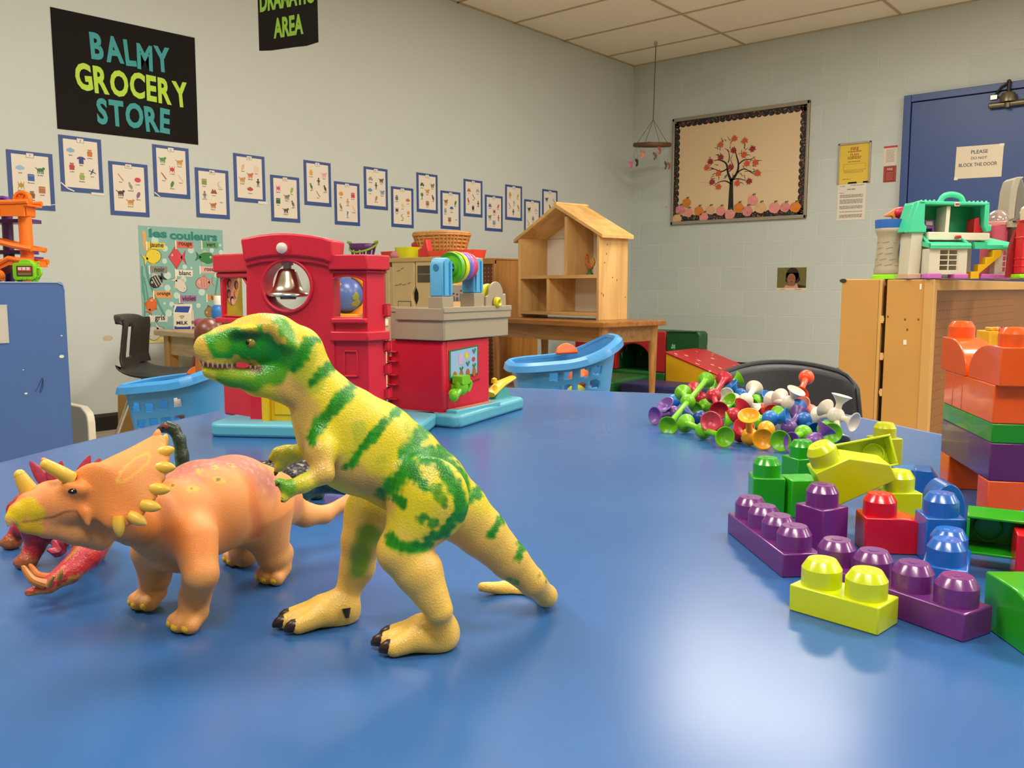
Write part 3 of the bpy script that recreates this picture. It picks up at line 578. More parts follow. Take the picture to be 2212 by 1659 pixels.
for k, (let, px, ics, note) in enumerate(CARDS):
    if px is None: tl = Vector((RX, 1.335, 1.545))
    else: tl = on(px[0], px[1], 0, RX)
    lab = ('alphabet picture card ' + let + ' ' + note + ', blue border') if note != 'hidden' else 'alphabet picture card cut off by the left edge of the photo'
    t = thing('alphabet_card', lab, 'picture card', (RX + .001, tl.y + CW / 2, tl.z - CH / 2), LWALL, 'alphabet picture cards in a zigzag row')
    bl = MB(); bl.box(-CW / 2, CW / 2, -CH / 2, CH / 2, 0, .0008); bl.build('blue_border', mat('#2f4a86', .5), t, smooth=False)
    m = MB(); m.box(-CW / 2 + .02, CW / 2 - .02, -CH / 2 + .022, CH / 2 - .016, .0008, .0014); m.build('card', mat('#d9cfc0', .45), t, smooth=False)
    m = MB(); m.box(-.017, .017, CH / 2 - .028, CH / 2 - .006, .0014, .0018); m.cur = 1; m.box(-.0155, .0155, CH / 2 - .0265, CH / 2 - .0075, .0018, .002); m.cur = 0; put_text(m, let, 0, CH / 2 - .017, .0022, .014, .01, height=.011); m.build('letter_tag', [mat('#3a3733', .5), mat('#dcd5c9', .5)], t, smooth=False)
    cols = sorted(set(i[1] for i in ics)); m = MB(); cp = MB()
    for (kd, c_, fx, fy) in ics:
        m.cur = cols.index(c_); x = -CW / 2 + .025 + fx * (CW - .05); y = -CH / 2 + .032 + fy * (CH - .075)
        icon(m, kd, x, y, .036, rnd)
        cw = rnd.uniform(.016, .03); n_ = 4
        for j in range(n_): cp.box(x - cw / 2 + cw / n_ * j, x - cw / 2 + cw / n_ * (j + .75), y - .0255, y - .0215 + rnd.uniform(-.001, .001), .0015, .0019)
    m.build('pictures', [mat(c_, .5) for c_ in cols], t, smooth=False)
    cp.build('captions', mat('#5a554f', .6), t, smooth=False)
    if let in ('Ii', 'Jj', 'Ll', 'Nn'):
        m = MB(); 
        if let == 'Ii': m.tube([(.02, -CH / 2 + .018, .002), (.05, -CH / 2 + .022, .002), (.1, -CH / 2 + .03, .002)], .0016, 5, flat=.4)
        elif let == 'Jj': m.tube([(-CW / 2, -CH / 2 + .04, .002), (-CW / 2 + .03, -CH / 2 + .015, .002), (-CW / 2 + .06, -CH / 2 + .004, .002)], .003, 5, flat=.3); m.box(.04, CW / 2 + .003, -CH / 2 - .006, -CH / 2 + .006, .0008, .0012)
        elif let == 'Ll': m.tube([(-CW / 2, -CH / 2 + .02, .002), (-CW / 2 + .03, -CH / 2 + .0, .002)], .003, 5, flat=.3)
        else: m.box(.05, CW / 2 + .01, -CH / 2 - .004, -CH / 2 + .012, .0008, .0012)
        m.build('tape', mat('#d9d6cb', .12), t)

# ------------------------------------------------------------------ les couleurs poster
PWd, PHt = .475, .60
t = thing('colour_poster', 'sea green French colours poster with labelled fish on the left wall', 'poster', (RX + .001, 2.17 + PWd / 2, 1.024 - PHt / 2), LWALL)
m = MB(); m.box(-PWd / 2, PWd / 2, -PHt / 2, PHt / 2, 0, .001); m.build('sheet', mat('#87b3a0', .25, var=.9, vscale=3, var2='#7aa9ad', coat=.3), t, smooth=False)
m = MB(); m.box(-PWd / 2, PWd / 2, -PHt / 2, -PHt / 2 + .03, .001, .0012); m.build('sand', mat('#d8c878', .4), t, smooth=False)
def pp(x, y):    # z8 crop pixel -> poster coordinates
    v = on(280 + x / 5.53, 470 + y / 5.53, 0, RX); return (v.y - 2.17 - PWd / 2, v.z - 1.024 + PHt / 2)
m = MB(); x, y = pp(335, 190); put_text(m, 'les', x, y, .0016, .06, .045, width=.098, height=.045); x, y = pp(765, 222); put_text(m, 'couleurs', x, y, .0016, .06, .045, width=.275, height=.046); m.build('title', mat('#1d7a72', .4), t, smooth=False)
m = MB(); rnd = random.Random(9)
for (x, y, r) in ((415, 520, 32), (730, 390, 40), (655, 590, 30), (450, 690, 45), (450, 840, 40), (500, 1035, 32), (820, 1050, 30), (1090, 415, 32), (1080, 330, 18), (300, 270, 45), (420, 370, 38), (640, 740, 40), (860, 890, 45), (415, 1025, 16), (465, 1140, 45), (225, 130, 12), (980, 390, 30), (1030, 690, 28), (735, 600, 14), (560, 930, 40)):
    cx, cy = pp(x, y); m.prism(ell(cx, cy, r / 5.53 * .00237, r / 5.53 * .00237, 16), .001, .0012)
m.build('bubbles', mat('#b9d3c4', .4), t, smooth=False)
m = MB()
for pts, w_ in (([(145, 580), (150, 760), (180, 1000), (165, 1420)], 14), ([(190, 560), (230, 760), (330, 1000), (420, 1180)], 16), ([(160, 700), (200, 860), (240, 1200), (250, 1400)], 12), ([(1060, 680), (1030, 850), (1020, 920)], 14), ([(180, 720), (150, 860), (190, 980)], 10)):
    P = [Vector((*pp(*p), .0013)) for p in pts]; m.tube(crom(P, 5), w_ / 5.53 * .0023, 6, flat=.06, upv=(0, 0, 1))
m.build('seaweed', mat('#4f8f7f', .4), t, smooth=False)
m = MB()
for pts in ([(155, 150), (175, 230), (170, 330), (180, 400)],):
    P = [Vector((*pp(*p), .0014)) for p in pts]; m.tube(crom(P, 5), [.004, .007, .01, .012, .012, .012, .012, .01, .01, .009, .008, .007, .006, .005, .004, .003], 6, flat=.1, upv=(0, 0, 1))
m.build('seahorse', mat('#cfa05c', .4), t, smooth=False)
FL = [('jaune', 312, 335, '#d9c23a'), ('rouge', 655, 325, '#d2604a'), ('vert', 960, 325, '#5f9a63'), ('noir', 345, 620, '#7e8078'), ('blanc', 652, 662, '#dbd6c8'), ('rose', 940, 622, '#dba9a0'), ('orange', 395, 918, '#dc9350'), ('violet', 698, 965, '#9d6c98'), ('brun', 1020, 955, '#bf8a58'), ('gris', 350, 1205, '#cfccc0')]
for wd_, x, y, c_ in FL:
    cx, cy = pp(x, y); w_, h_ = .098, .034
    m = MB(); m.prism([(cx - w_ / 2, cy - h_ / 2), (cx + w_ / 2 - .004, cy - h_ / 2 - .002), (cx + w_ / 2, cy + h_ / 2 - .002), (cx - w_ / 2, cy + h_ / 2)], .0012, .0016)
    m.cur = 1; m.box(cx - w_ / 2 - .004, cx - w_ / 2 + .002, cy - h_ / 2 - .008, cy + h_ / 2 + .003, .0012, .0018)
    m.cur = 2; put_text(m, wd_, cx + .004, cy, .002, .03, .025, width=.012 * len(wd_) + .008 if wd_ not in ('jaune', 'rouge', 'orange') else .074)
    m.build('colour_flag', [mat(c_, .35), mat('#e6e0cf', .35), mat('#2a211d', .5)], t, smooth=False)
def fish(x, y, L, H, col, col2, flip=1, rot=0, shape='fish', stripes=None):
    cx, cy = pp(x, y); k = 1 / 5.53 * .00237; L *= k; H *= k; m = MB(); m.T = Matrix.Translation((cx, cy, 0)) @ Matrix.Rotation(rot, 4, 'Z') @ Matrix.Diagonal((flip, 1, 1, 1))
    if shape == 'diamond': b = [(-.5, 0), (-.1, .5), (.3, .08), (.3, -.08), (-.05, -.55)]
    else: b = ell(-.08, 0, .4, .42, 18)
    ol = lambda pts, g: [(a * L * g, c * H * g) for a, c in pts]
    tail = [(.2, 0), (.5, .36), (.42, 0), (.52, -.34)]; fin = [(-.25, .3), (.05, .62), (.25, .25)]; fin2 = [(-.15, -.3), (.1, -.6), (.2, -.25)]
    m.cur = 1; [m.prism(ol(q, 1.06), .0013, .0015) for q in (b, tail)]
    m.cur = 0; [m.prism(ol(q, 1), .0015, .0017) for q in (b, tail)]
    m.cur = 2
    if shape != 'diamond': [m.prism(ol(q, 1), .0014, .00165) for q in (fin, fin2)]
    if stripes:
        m.cur = 2
        for s in (-.2, -.05, .1): m.prism(ol([(s, -.34), (s + .05, -.34), (s + .08, .34), (s + .02, .34)], 1), .0017, .0019)
    m.cur = 3; m.prism([(-.3 * L + a, .1 * H + c) for a, c in ell(0, 0, .06 * L, .06 * L, 10)], .0019, .0021); m.cur = 1; m.prism([(-.31 * L + a, .1 * H + c) for a, c in ell(0, 0, .03 * L, .03 * L, 8)], .0021, .0023)
    m.build('painted_fish', [mat(col, .35), mat('#3a2c26', .5), mat(col2, .35), mat('#e4ddcf', .4)], t, smooth=False)
fish(265, 470, 240, 190, '#dcc52e', '#c4a92a', -1, .35); fish(565, 475, 220, 250, '#c9414a', '#a8323c', 1, 0, 'diamond'); fish(900, 480, 250, 165, '#2f7a3c', '#a8b58c', -1, -.1)
fish(325, 755, 220, 170, '#2a2624', '#bdb7ab', 1, .55, stripes=1); fish(595, 800, 230, 150, '#cfc8ba', '#bdb5a6', -1, -.85); fish(890, 780, 240, 170, '#cf8f86', '#b97870', 1, .1, stripes=1)
fish(255, 1050, 200, 150, '#d0632c', '#b54f22', -1, 1.2); fish(600, 1110, 190, 180, '#8d5a86', '#74466f', -1, .9); fish(965, 1120, 180, 150, '#8d7142', '#6f5630', 1, .5); fish(300, 1370, 210, 190, '#c4beb0', '#a39c8f', 1, .9)
# stain on the wall
m = MB(); v = on(233, 730, 0, RX); m.prism([(a, b) for a, b in ell(0, 0, .026, .013, 14)], 0, .0006); o = m.build('wall_stain', mat('#bda98a', .7), None, smooth=False); tag(o, 'small tan smudge on the left wall beside the black chair', 'stain', loc=(RX + .0005, v.y, v.z), rot=LWALL)
def xz_to(o): return o
# ------------------------------------------------------------------ blue painted cabinet at the left, with the ramp toy on it
BD = 2.9
c0 = at(131, 609, BD); BT = c0.z + .0        # top right corner
t = thing('blue_cabinet', 'blue painted wooden cabinet with scuffed end panel at the left edge of the photo', 'cabinet', (c0.x, c0.y, 0), (0, 0, PI / 2))
CB = mat('#3a5c97', .42, var=.1, vscale=5, bump=.1, bscale=40)
m = MB(); m.prism(rrect(-.62, .012, -.4, BT, .018), 0, .03, 'y'); m.build('end_panel', CB, t, bevel=.003)
m = MB(); m.box(-.62, -.59, .03, .38, .05, BT - .004); m.box(-.03, .006, .03, .38, .05, BT - .01); m.box(-.59, -.03, .03, .38, BT - .04, BT - .001); m.box(-.59, -.03, .03, .38, .06, .08); m.build('carcass', CB, t, bevel=.002)
m = MB(); m.tube([(-.62, -.001, BT - .002), (-.012, -.001, BT - .002), (.006, -.001, BT - .01), (.011, -.001, BT - .03)], .0022, 6); m.build('pale_edge', mat('#7f97bd', .6), t)  # lighter blue line along the top edge and right corner
def bc(x, y): v = on(x, y, 0, c0.x); return (v.y - c0.y, v.z)
m = MB()
for x, y, s in ((133, 770, 5), (56, 850, 3), (50, 799, 1.5), (133, 725, 2)):
    a, b = bc(x, y); m.prism(ell(a, b, s * .0016, s * .0011, 9), -.001, .002, 'y')
m.build('chipped_paint', mat('#c9cbbd', .7), t, smooth=False)
m = MB(); P = [Vector((bc(*p)[0], -.001, bc(*p)[1])) for p in ((76, 846), (82, 836), (90, 818), (92, 822), (86, 848), (92, 838), (93, 820))]; m.tube(crom(P, 3), .0009, 5); m.build('pen_scribble', mat('#22304f', .5), t)
a, b = bc(14, 658); a2, b2 = bc(14, 741)
m = MB(); m.box(a - .12, a, -.003, -.001, b2, b); m.build('label_pocket', mat('#cdc9c0', .15, alpha=.55), t, smooth=False)
m = MB(); m.box(a - .11, a - .008, -.0026, -.0012, b2 + .004, b - .01); m.build('label_card', mat('#cfc4b6', .5, var=.5, vscale=18, var2='#9c93a6'), t, smooth=False)

# ramp toy
TD = (on(40, 606, 0, c0.x - .19) - CAM).dot(FW)
def tp(x, y): return at(x, y, TD)
o0 = tp(40, 606); ot = thing('car_ramp_toy', 'orange and purple toy car ramp tower on the blue cabinet', 'toy', (o0.x, o0.y, BT), (0, 0, YAW))
K = TD / FPX
def tl(x, y, d=0): return Vector(((x - 40) * K, d, (606 - y) * K))
OR, PU = mat('#e8731c', .35), mat('#54307a', .35)
m = MB(); m.tube([tl(62, 606, 0), tl(62, 440, 0)], .021, 12); m.prism(rrect(*[(52 - 40) * K, (76 - 40) * K, (606 - 468) * K, (606 - 440) * K], .006), -.026, .03, 'y'); m.build('front_post', OR, ot, bevel=.002)
m = MB(); m.tube([tl(-14, 606, .1), tl(-12, 440, .1)], .018, 12); m.build('rear_post', PU, ot)
m = MB()
for pts in ([(-60, 440), (0, 440), (50, 439), (85, 437)], ):
    for d_ in (-.045, .045): m.tube([tl(x, y, d_) for x, y in pts], .0085, 8)
    m.loft([[tl(x, y + 5, -.045), tl(x, y + 5, .045), tl(x, y + 9, .045), tl(x, y + 9, -.045)] for x, y in pts])
m.loft([[tl(x, 445, -.046), tl(x, 445, -.036), tl(x, 468, -.036), tl(x, 468, -.046)] for x in (-60, 76)])
m.build('upper_ramp', OR, ot)
m = MB()
for pts, dd in (([(-60, 512), (0, 517), (50, 530), (88, 537)], (-.045, .045)),):
    for d_ in dd: m.tube([tl(x, y, d_) for x, y in pts], .009, 8)
    m.loft([[tl(x, y - 2, -.045), tl(x, y - 2, .045), tl(x, y + 3, .045), tl(x, y + 3, -.045)] for x, y in pts])
m.build('middle_ramp', OR, ot)
m = MB()
for d_ in (-.05, .05): m.tube([tl(-70, 612 - 6, d_), tl(0, 577, d_), tl(40, 556, d_), tl(60, 560, d_), tl(90, 562, d_)], .009, 8)
m.loft([[tl(x, y, -.05), tl(x, y, .05), tl(x, y + 12, .05), tl(x, y + 12, -.05)] for x, y in ((-70, 594), (0, 576), (40, 558), (88, 562))]); m.build('lower_ramp', OR, ot)
m = MB()
for pts in ([(-60, 470), (50, 468)], [(-60, 536), (40, 536)], [(-60, 560), (50, 550)]): m.loft([[tl(x, y, .06), tl(x, y, .14), tl(x, y + 8, .14), tl(x, y + 8, .06)] for x, y in pts])
m.build('purple_track', PU, ot)
def wheel(x, y, d, r, c1):
    e = MB(); M = Matrix.Translation(tl(x, y, d)) @ Matrix.Rotation(PI / 2, 4, 'X'); e.lathe([(.3 * r, -.012), (r * .92, -.012), (r, -.007), (r, .007), (r * .92, .012), (r * .66, .012), (r * .62, .005), (.2 * r, .005), (.18 * r, .011), (.001, .011)], M, 24, caps=False)
    for k in range(6): a = k * PI / 3; e.T = M @ Matrix.Rotation(a, 4, 'Z'); e.box(.2 * r, .62 * r, -.05 * r, .05 * r, .004, .009); e.T = Matrix.Identity(4)
    return e.build('wheel', c1, ot)
wheel(67, 432, -.02, .03, OR); wheel(-10, 434, .08, .026, mat('#6a44a4', .35)); wheel(23, 593, -.075, .021, OR); wheel(-15, 592, -.075, .021, OR)
m = MB(); m.T = Matrix.Translation(tl(4, 455, -.05)); m.prism(rrect(-.04, .036, -.02, .018, .01), -.006, 0, 'y'); m.cur = 1; m.T = Matrix.Translation(tl(0, 455, -.056)); m.prism(rrect(-.03, .028, -.009, .009, .004), -.002, 0, 'y'); m.build('brand_badge', [OR, mat('#c4222d', .35)], ot)
m = MB(); m.T = Matrix.Translation(tl(0, 455, -.0585)) @ Matrix.Rotation(PI / 2, 4, 'X'); put_text(m, 'Fisher-Price', 0, 0, .0, .014, .01, width=.05); m.build('badge_lettering', mat('#efe6e2', .4), ot, smooth=False)
m = MB(); m.loft([[tl(a, b, -.085), tl(a, b, -.06), tl(a, c, -.06), tl(a, c, -.085)] for a, b, c in ((-20, 580, 604), (2, 584, 604), (34, 592, 604))]); m.build('parked_car_body', OR, ot, bevel=.002)
# small green toy television
gp = at(62, 606, TD - .11); gt = thing('toy_television', 'small lime green toy with a striped screen in front of the ramp toy', 'toy', (gp.x, gp.y, BT), (0, 0, YAW))
GR = mat('#7cc21a', .35); k = (TD - .11) / FPX
m = MB(); m.prism(rrect(-27 * k, 20 * k, 3 * k, 41 * k, 8 * k), -.018, .018, 'y'); m.prism(ell(-2 * k, 41 * k, 14 * k, 7 * k, 12), -.012, .012, 'y')
m.tube([(20 * k, 0, 30 * k), (27 * k, 0, 28 * k), (28 * k, 0, 18 * k), (21 * k, 0, 9 * k)], 3.2 * k, 8); m.tube([(21 * k, 0, 38 * k), (25 * k, 0, 44 * k)], 2.2 * k, 6); m.build('body', GR, gt, bevel=.003)
m = MB(); [m.prism(rrect(a * k, (a + 9) * k, 4 * k, 9 * k, 1.5 * k), -.022, -.016, 'y') for a in (-16, -6, 4)]; [m.tube([((16 + q) * k, -.01, (3 + 3 * q) * k), ((23 + q * .6) * k, -.006, (1 + 3.4 * q) * k)], 1.1 * k, 6) for q in range(4)]; m.build('buttons', GR, gt, bevel=.001)
m = MB(); [m.cyl((a * k, -.014, 1.5 * k), (a * k, .014, 1.5 * k), 3 * k) for a in (-22, 14)]; m.build('feet', GR, gt)
m = MB(); m.prism(rrect(-18 * k, 16 * k, 12 * k, 34 * k, 2 * k), -.0195, -.017, 'y'); m.cur = 1; m.box(-15 * k, 14 * k, -.0205, -.019, 22 * k, 32 * k); m.cur = 2; [m.box((-14 + 9 * q) * k, (-7 + 9 * q) * k, -.0212, -.0203, 25 * k, 31 * k) for q in range(3)]; m.cur = 3; m.box(-15 * k, 14 * k, -.0205, -.019, 14 * k, 20 * k); m.build('screen', [mat('#4a2a1c', .3), mat('#c0443a', .3), mat('#d8d2d6', .3), mat('#7c6a3a', .3)], gt, smooth=False)

# beige plastic panel behind the cabinet
pz = at(188, 893, 3.2); t = thing('cream_panel', 'cream plastic shelf end with rounded corner, standing by the blue cabinet', 'shelf', (pz.x, pz.y, 0))
m = MB(); pr = [(-.5, 0), (0, 0)] + [(-.035 + .035 * math.cos(a), pz.z - .04 + .05 * math.sin(a) ) for a in [0, .5, .9]] + [(-.055, pz.z + .02), (-.5, pz.z + .022)]; m.prism(pr, 0, .03, 'y'); m.build('end_panel', mat('#cdc6b2', .4), t, bevel=.004)
m = MB(); m.box(-.5, -.16, .03, .1, .05, pz.z - .06); m.build('shelf_body', mat('#c4bda8', .45), t, bevel=.004)

# ------------------------------------------------------------------ children's table by the left wall
TT = .50
A = onz(329, 712, TT); B_ = onz(425, 719, TT); ang = math.atan2(B_.y - A.y, B_.x - A.x)
t = thing('childrens_table', 'worn beige wooden children\'s table by the left wall, holding a milk carton', 'table', (A.x, A.y, 0), (0, 0, ang))
TW = wood('#c1a67c', '#a48960', (6, 40, 40), .4); TL = .88; TDp = .45
m = MB(); m.prism(rrect(0, TL, 0, TDp, .02), TT - .028, TT, 'z'); m.build('tabletop', TW, t, bevel=.005)
m = MB(); m.box(.045, TL - .045, .05, .07, TT - .125, TT - .028); m.box(.045, TL - .045, TDp - .07, TDp - .05, TT - .125, TT - .028); m.box(.04, .06, .05, TDp - .05, TT - .125, TT - .028); m.box(TL - .06, TL - .04, .05, TDp - .05, TT - .125, TT - .028); m.build('apron', wood('#b39a70', '#9c845a', (6, 40, 40), .45), t)
for x in (.06, TL - .06):
    for y in (.065, TDp - .065):
        m = MB(); m.box(x - .026, x + .026, y - .026, y + .026, 0, TT - .028); m.build('leg', wood('#bd8f4c', '#9a6f33', (40, 40, 5), .4), t, bevel=.004)
def ontab(x, y, dz=0): return onz(x, y, TT + dz)
# milk carton
p = ontab(398, 712); t = thing('milk_carton', 'small white and blue toy milk carton on the beige children\'s table', 'carton', p, (0, 0, YAW + .18))
m = MB(); w2 = .042; h1, h2, h3 = .085, .118, .128
m.prism([(-w2, 0), (w2, 0), (w2, h1), (.006, h2), (.006, h3), (-.006, h3), (-.006, h2), (-w2, h1)], -w2, w2, 'x'); m.build('carton', mat('#ddd3bd', .45), t, bevel=.002)
m = MB(); n = Vector((0, -(h2 - h1), w2 - .006)).normalized()
def slope(u, v): f = v; return (u, -w2 + (w2 - .006) * f - .0012, h1 + (h2 - h1) * f + .0012)
m._add([slope(-.036, .12), slope(.03, .02), slope(.036, .95), slope(-.03, .95)], [(0, 1, 2, 3)])
m.box(-.036, .036, -w2 - .0008, -w2 + .002, .006, .016); m.prism([(-.038, .004), (.038, .004), (.038, .02), (.0, .008), (-.038, .02)], -w2 - .0012, -w2 + .002, 'y'); m.build('blue_print', mat('#27408c', .4), t, smooth=False)
m = MB(); m.T = Matrix.Translation((0, -w2 - .001, .036)) @ Matrix.Rotation(PI / 2, 4, 'X'); put_text(m, 'MILK', 0, 0, .0004, .028, .03, width=.055, height=.017); m.T = Matrix.Translation((w2 + .001, 0, .036)) @ Matrix.Rotation(PI / 2, 4, 'Z') @ Matrix.Rotation(PI / 2, 4, 'X'); put_text(m, 'FRESH', 0, 0, .0004, .02, .03, width=.06, height=.017); m.build('lettering', mat('#222a48', .5), t, smooth=False)
m = MB(); m.T = Matrix.Translation((0, -w2 - .001, .058)) @ Matrix.Rotation(PI / 2, 4, 'X'); [m.tube([(x0, 0, 0), (x1, .01, 0)], .0012, 5) for x0, x1 in ((-.002, -.008), (.002, .008), (0, 0))]; m.tube([(-.012, .01, 0), (0, .014, 0), (.012, .01, 0)], .0015, 5); m.build('cow_print', mat('#8a8a6a', .5), t)
m = MB(); m.box(w2 - .0005, w2 + .001, -.035, .035, .004, .014); m.build('side_print', mat('#7c2f2a', .5), t, smooth=False)
# other play food beside it
p = ontab(378, 703); m = MB(); m.tube(crom([(-.05, .0, .055), (-.03, 0, .058), (.01, 0, .055), (.04, .01, .04), (.06, .02, .021)], 4), [.004, .007, .009, .0095, .01, .011, .011, .011, .011, .011, .011, .011, .011, .01, .009, .007, .005], 8); o = m.build('toy_bean', mat('#86b32c', .4)); tag(o, 'curved light green toy vegetable stalk beside the milk carton', 'toy food', loc=p + Vector((0, 0, -.012)), rot=ang)
p = ontab(418, 704); t = thing('brown_bread', 'round-topped brown toy loaf behind the milk carton', 'toy food', p, (0, 0, ang))
m = MB(); m.prism([(-.05, 0), (.05, 0), (.048, .07), (.03, .11), (0, .125), (-.035, .12), (-.05, .08)], 0, .05, 'y'); m.build('crust', mat('#a86f2e', .5, var=.2, vscale=30), t, bevel=.008)
m = MB(); m.prism([(.028, .01), (.05, .01), (.05, .07), (.04, .08)], -.006, .0, 'y'); m.build('dark_end', mat('#3d2a22', .5), t)
p = ontab(432, 708); m = MB(); m.ball((0, 0, .025), (.035, .03, .025)); o = m.build('pink_cup', mat('#b8497a', .45)); tag(o, 'small pink toy piece behind the brown doll head', 'toy food', loc=p, rot=0)
p = ontab(440, 703); m = MB(); m.box(-.04, .04, -.015, .015, 0, .075); o = m.build('blue_box', mat('#2b4b72', .5), bevel=.003); tag(o, 'small dark blue toy box behind the milk carton', 'toy food', loc=p + Vector((0, .05, 0)), rot=ang)
p = ontab(473, 716); t = thing('blue_bottle', 'blue toy bottle with a white cap left of the red schoolhouse', 'toy bottle', p, 0)
m = MB(); m.lathe([(.03, 0), (.033, .01), (.033, .045), (.028, .06), (.033, .075), (.034, .1), (.028, .12), (.018, .128)], seg=20); m.build('body', mat('#2f78c4', .35), t)
m = MB(); m.lathe([(.02, .128), (.02, .165), (.016, .172)], seg=16); m.build('cap', mat('#dedcd3', .4), t)
p = ontab(476, 722); m = MB(); m.ball((0, 0, .025), (.04, .03, .025)); o = m.build('pink_ball', mat('#c2566e', .45)); tag(o, 'dull pink toy food just left of the red schoolhouse wall', 'toy food', loc=p, rot=0)

# ------------------------------------------------------------------ black plastic chair (left)
def shell(name, W, SH, BH, D, back_tilt, slot, mt, parent, nb=14):
    """one-piece moulded seat shell: profile runs from back top down into the seat; local x=right, y=back, z=up"""
    prof = crom([(0, D * .5 + back_tilt + .035, BH + .004), (0, D * .5 + back_tilt, BH - .012), (0, D * .5 + back_tilt * .6, BH * .5 + SH * .5), (0, D * .46, SH + .07), (0, D * .36, SH + .012), (0, 0, SH - .008), (0, -D * .4, SH), (0, -D * .52, SH - .02)], 6)
    n = len(prof); m = MB()
    def wid(i):
        f = i / (n - 1); return W * (.44 + .06 * min(1, f * 2.2)) if f < .45 else W * .5
    nu = 25; vs = []; fs = []
    for j, p in enumerate(prof):
        for i in range(nu):
            u = -1 + 2 * i / (nu - 1); f = j / (n - 1)
            curl = .022 * abs(u) ** 3
            x = u * wid(j); y = p.y - (curl * 1.4 if f < .5 else 0); z = p.z + (curl if f >= .5 else 0) - (.03 * abs(u) ** 6 if f < .12 else 0)
            vs.append((x, y, z))
    for j in range(n - 1):
        f = (j + .5) / (n - 1)
        for i in range(nu - 1):
            u = -1 + 2 * (i + .5) / (nu - 1)
            if slot and .18 < f < .40 and abs(u) < .13: continue
            a = j * nu + i; fs.append((a, a + 1, a + nu + 1, a + nu))
    m._add(vs, fs); return m.build(name, mt, parent, solid=.006, ang=60, fix=False)
def chair(label, loc, rot, mt, W=.36, SH=.335, BH=.58, D=.34, slot=True, tilt=.05, grp=None):
    t = thing('plastic_chair', label, 'chair', loc, (0, 0, rot), grp)
    shell('seat_shell', W, SH, BH, D, tilt, slot, mt, t)
    ch = mat('#b9b4a6', .25, metal=.9)
    for s in (-1, 1):
        m = MB(); m.tube(crom([(s * W * .30, -D * .1, SH - .02), (s * W * .34, -D * .3, SH - .03), (s * W * .44, -D * .52, .012)], 4), .0085, 8); m.build('leg', ch, t)
        m = MB(); m.tube(crom([(s * W * .30, D * .0, SH - .02), (s * W * .34, D * .25, SH - .03), (s * W * .44, D * .62, .012)], 4), .0085, 8); m.build('leg', ch, t)
    m = MB(); m.tube([(-W * .3, -D * .1, SH - .022), (W * .3, -D * .1, SH - .022)], .0085, 8); m.tube([(-W * .3, 0, SH - .022), (W * .3, 0, SH - .022)], .0085, 8); m.build('seat_frame', ch, t)
    return t
p = at(356, 812, 3.62); p.z = 0
chair('black moulded plastic chair seen from the side, left of the beige children\'s table', p, PI * .5 + YAW + .14 + .0, mat('#22201f', .45, bump=.15, bscale=300), W=.40, SH=.345, BH=.595, D=.31, tilt=-.025)
# hollow tan board with a hand hole, leaning by the chair
p = at(292, 900, 3.95); p.z = 0
t = thing('cardboard_divider', 'tan board with a round hand hole standing under the black chair', 'board', p, (-.10, 0, YAW + .05))
zt = at(292, 835, 3.95).z; hw = .082
m = MB(); hx, hz_, hr = .02, zt - .065, .024
out = [(-hw, 0), (hw + .09, 0), (hw + .09, zt), (-hw, zt)]
n_ = 24; cr = ell(hx, hz_, hr, hr * .95, n_)
ring_o = []
for i in range(n_):
    a = 2 * PI * i / n_; dx, dy = math.cos(a), math.sin(a)
    k1 = min([q for q in [((hw + .09 - hx) / dx if dx > 1e-6 else 9), ((-hw - hx) / dx if dx < -1e-6 else 9), ((zt - hz_) / dy if dy > 1e-6 else 9), ((0 - hz_) / dy if dy < -1e-6 else 9)]])
    ring_o.append((hx + dx * k1, hz_ + dy * k1))
def ringplate(m, inner, outer, y0, y1):
    n = len(inner); V = [(p[0], y0, p[1]) for p in inner] + [(p[0], y0, p[1]) for p in outer] + [(p[0], y1, p[1]) for p in inner] + [(p[0], y1, p[1]) for p in outer]; F = []
    for i in range(n):
        j = (i + 1) % n; F += [(i, j, n + j, n + i), (2 * n + i, 3 * n + i, 3 * n + j, 2 * n + j), (i, 2 * n + i, 2 * n + j, j), (n + i, n + j, 3 * n + j, 3 * n + i)]
    m._add(V, F)
# corners are restored by inserting them into the outer ring
full_i, full_o = [], []
cor = [(math.atan2(y - hz_, x - hx) % (2 * PI), (x, y)) for x, y in out]
for i in range(n_):
    a = 2 * PI * i / n_; b = 2 * PI * (i + 1) / n_; full_i.append(cr[i]); full_o.append(ring_o[i])
    for ca, cp_ in cor:
        if a < ca < b: full_i.append((hx + hr * math.cos(ca), hz_ + hr * .95 * math.sin(ca))); full_o.append(cp_)
ringplate(m, full_i, full_o, 0, .02); m.build('board', mat('#a98349', .5, var=.15, vscale=10), t, smooth=False)

# ------------------------------------------------------------------ play kitchen cupboard with things on top
KD = 4.9; kp = at(831, 558, KD); KT = kp.z; KY = kp.y; kr = on(985, 548, 1, KY).x; kw = on(957, 600, 1, KY).x - kp.x
t = thing('play_cupboard', 'cream wooden play kitchen cupboard with two doors, behind the red schoolhouse', 'cupboard', (kp.x, KY, 0))
CR = mat('#c9b384', .5, var=.14, vscale=7, var2='#b59a66'); KDp = on(1041, 600, 0, kp.x + kw).y - KY; CR_LIT = mat('#d3a86b', .5, var=.08, vscale=4)
m = MB(); m.box(0, .035, 0, KDp, 0, KT - .025); m.box(kw - .035, kw - .004, 0, KDp, 0, KT - .025); m.box(0, kw, KDp - .02, KDp, 0, KT - .025); m.box(.035, kw - .035, .03, KDp, .08, .1); m.box(.035, .075, .004, .03, .1, KT - .05); m.build('carcass', CR, t, bevel=.003)
m = MB(); m.box(-.01, kw + .01, -.01, KDp, KT - .025, KT); m.build('top', mat('#bd9c62', .45, var=.15, vscale=9), t, bevel=.004)
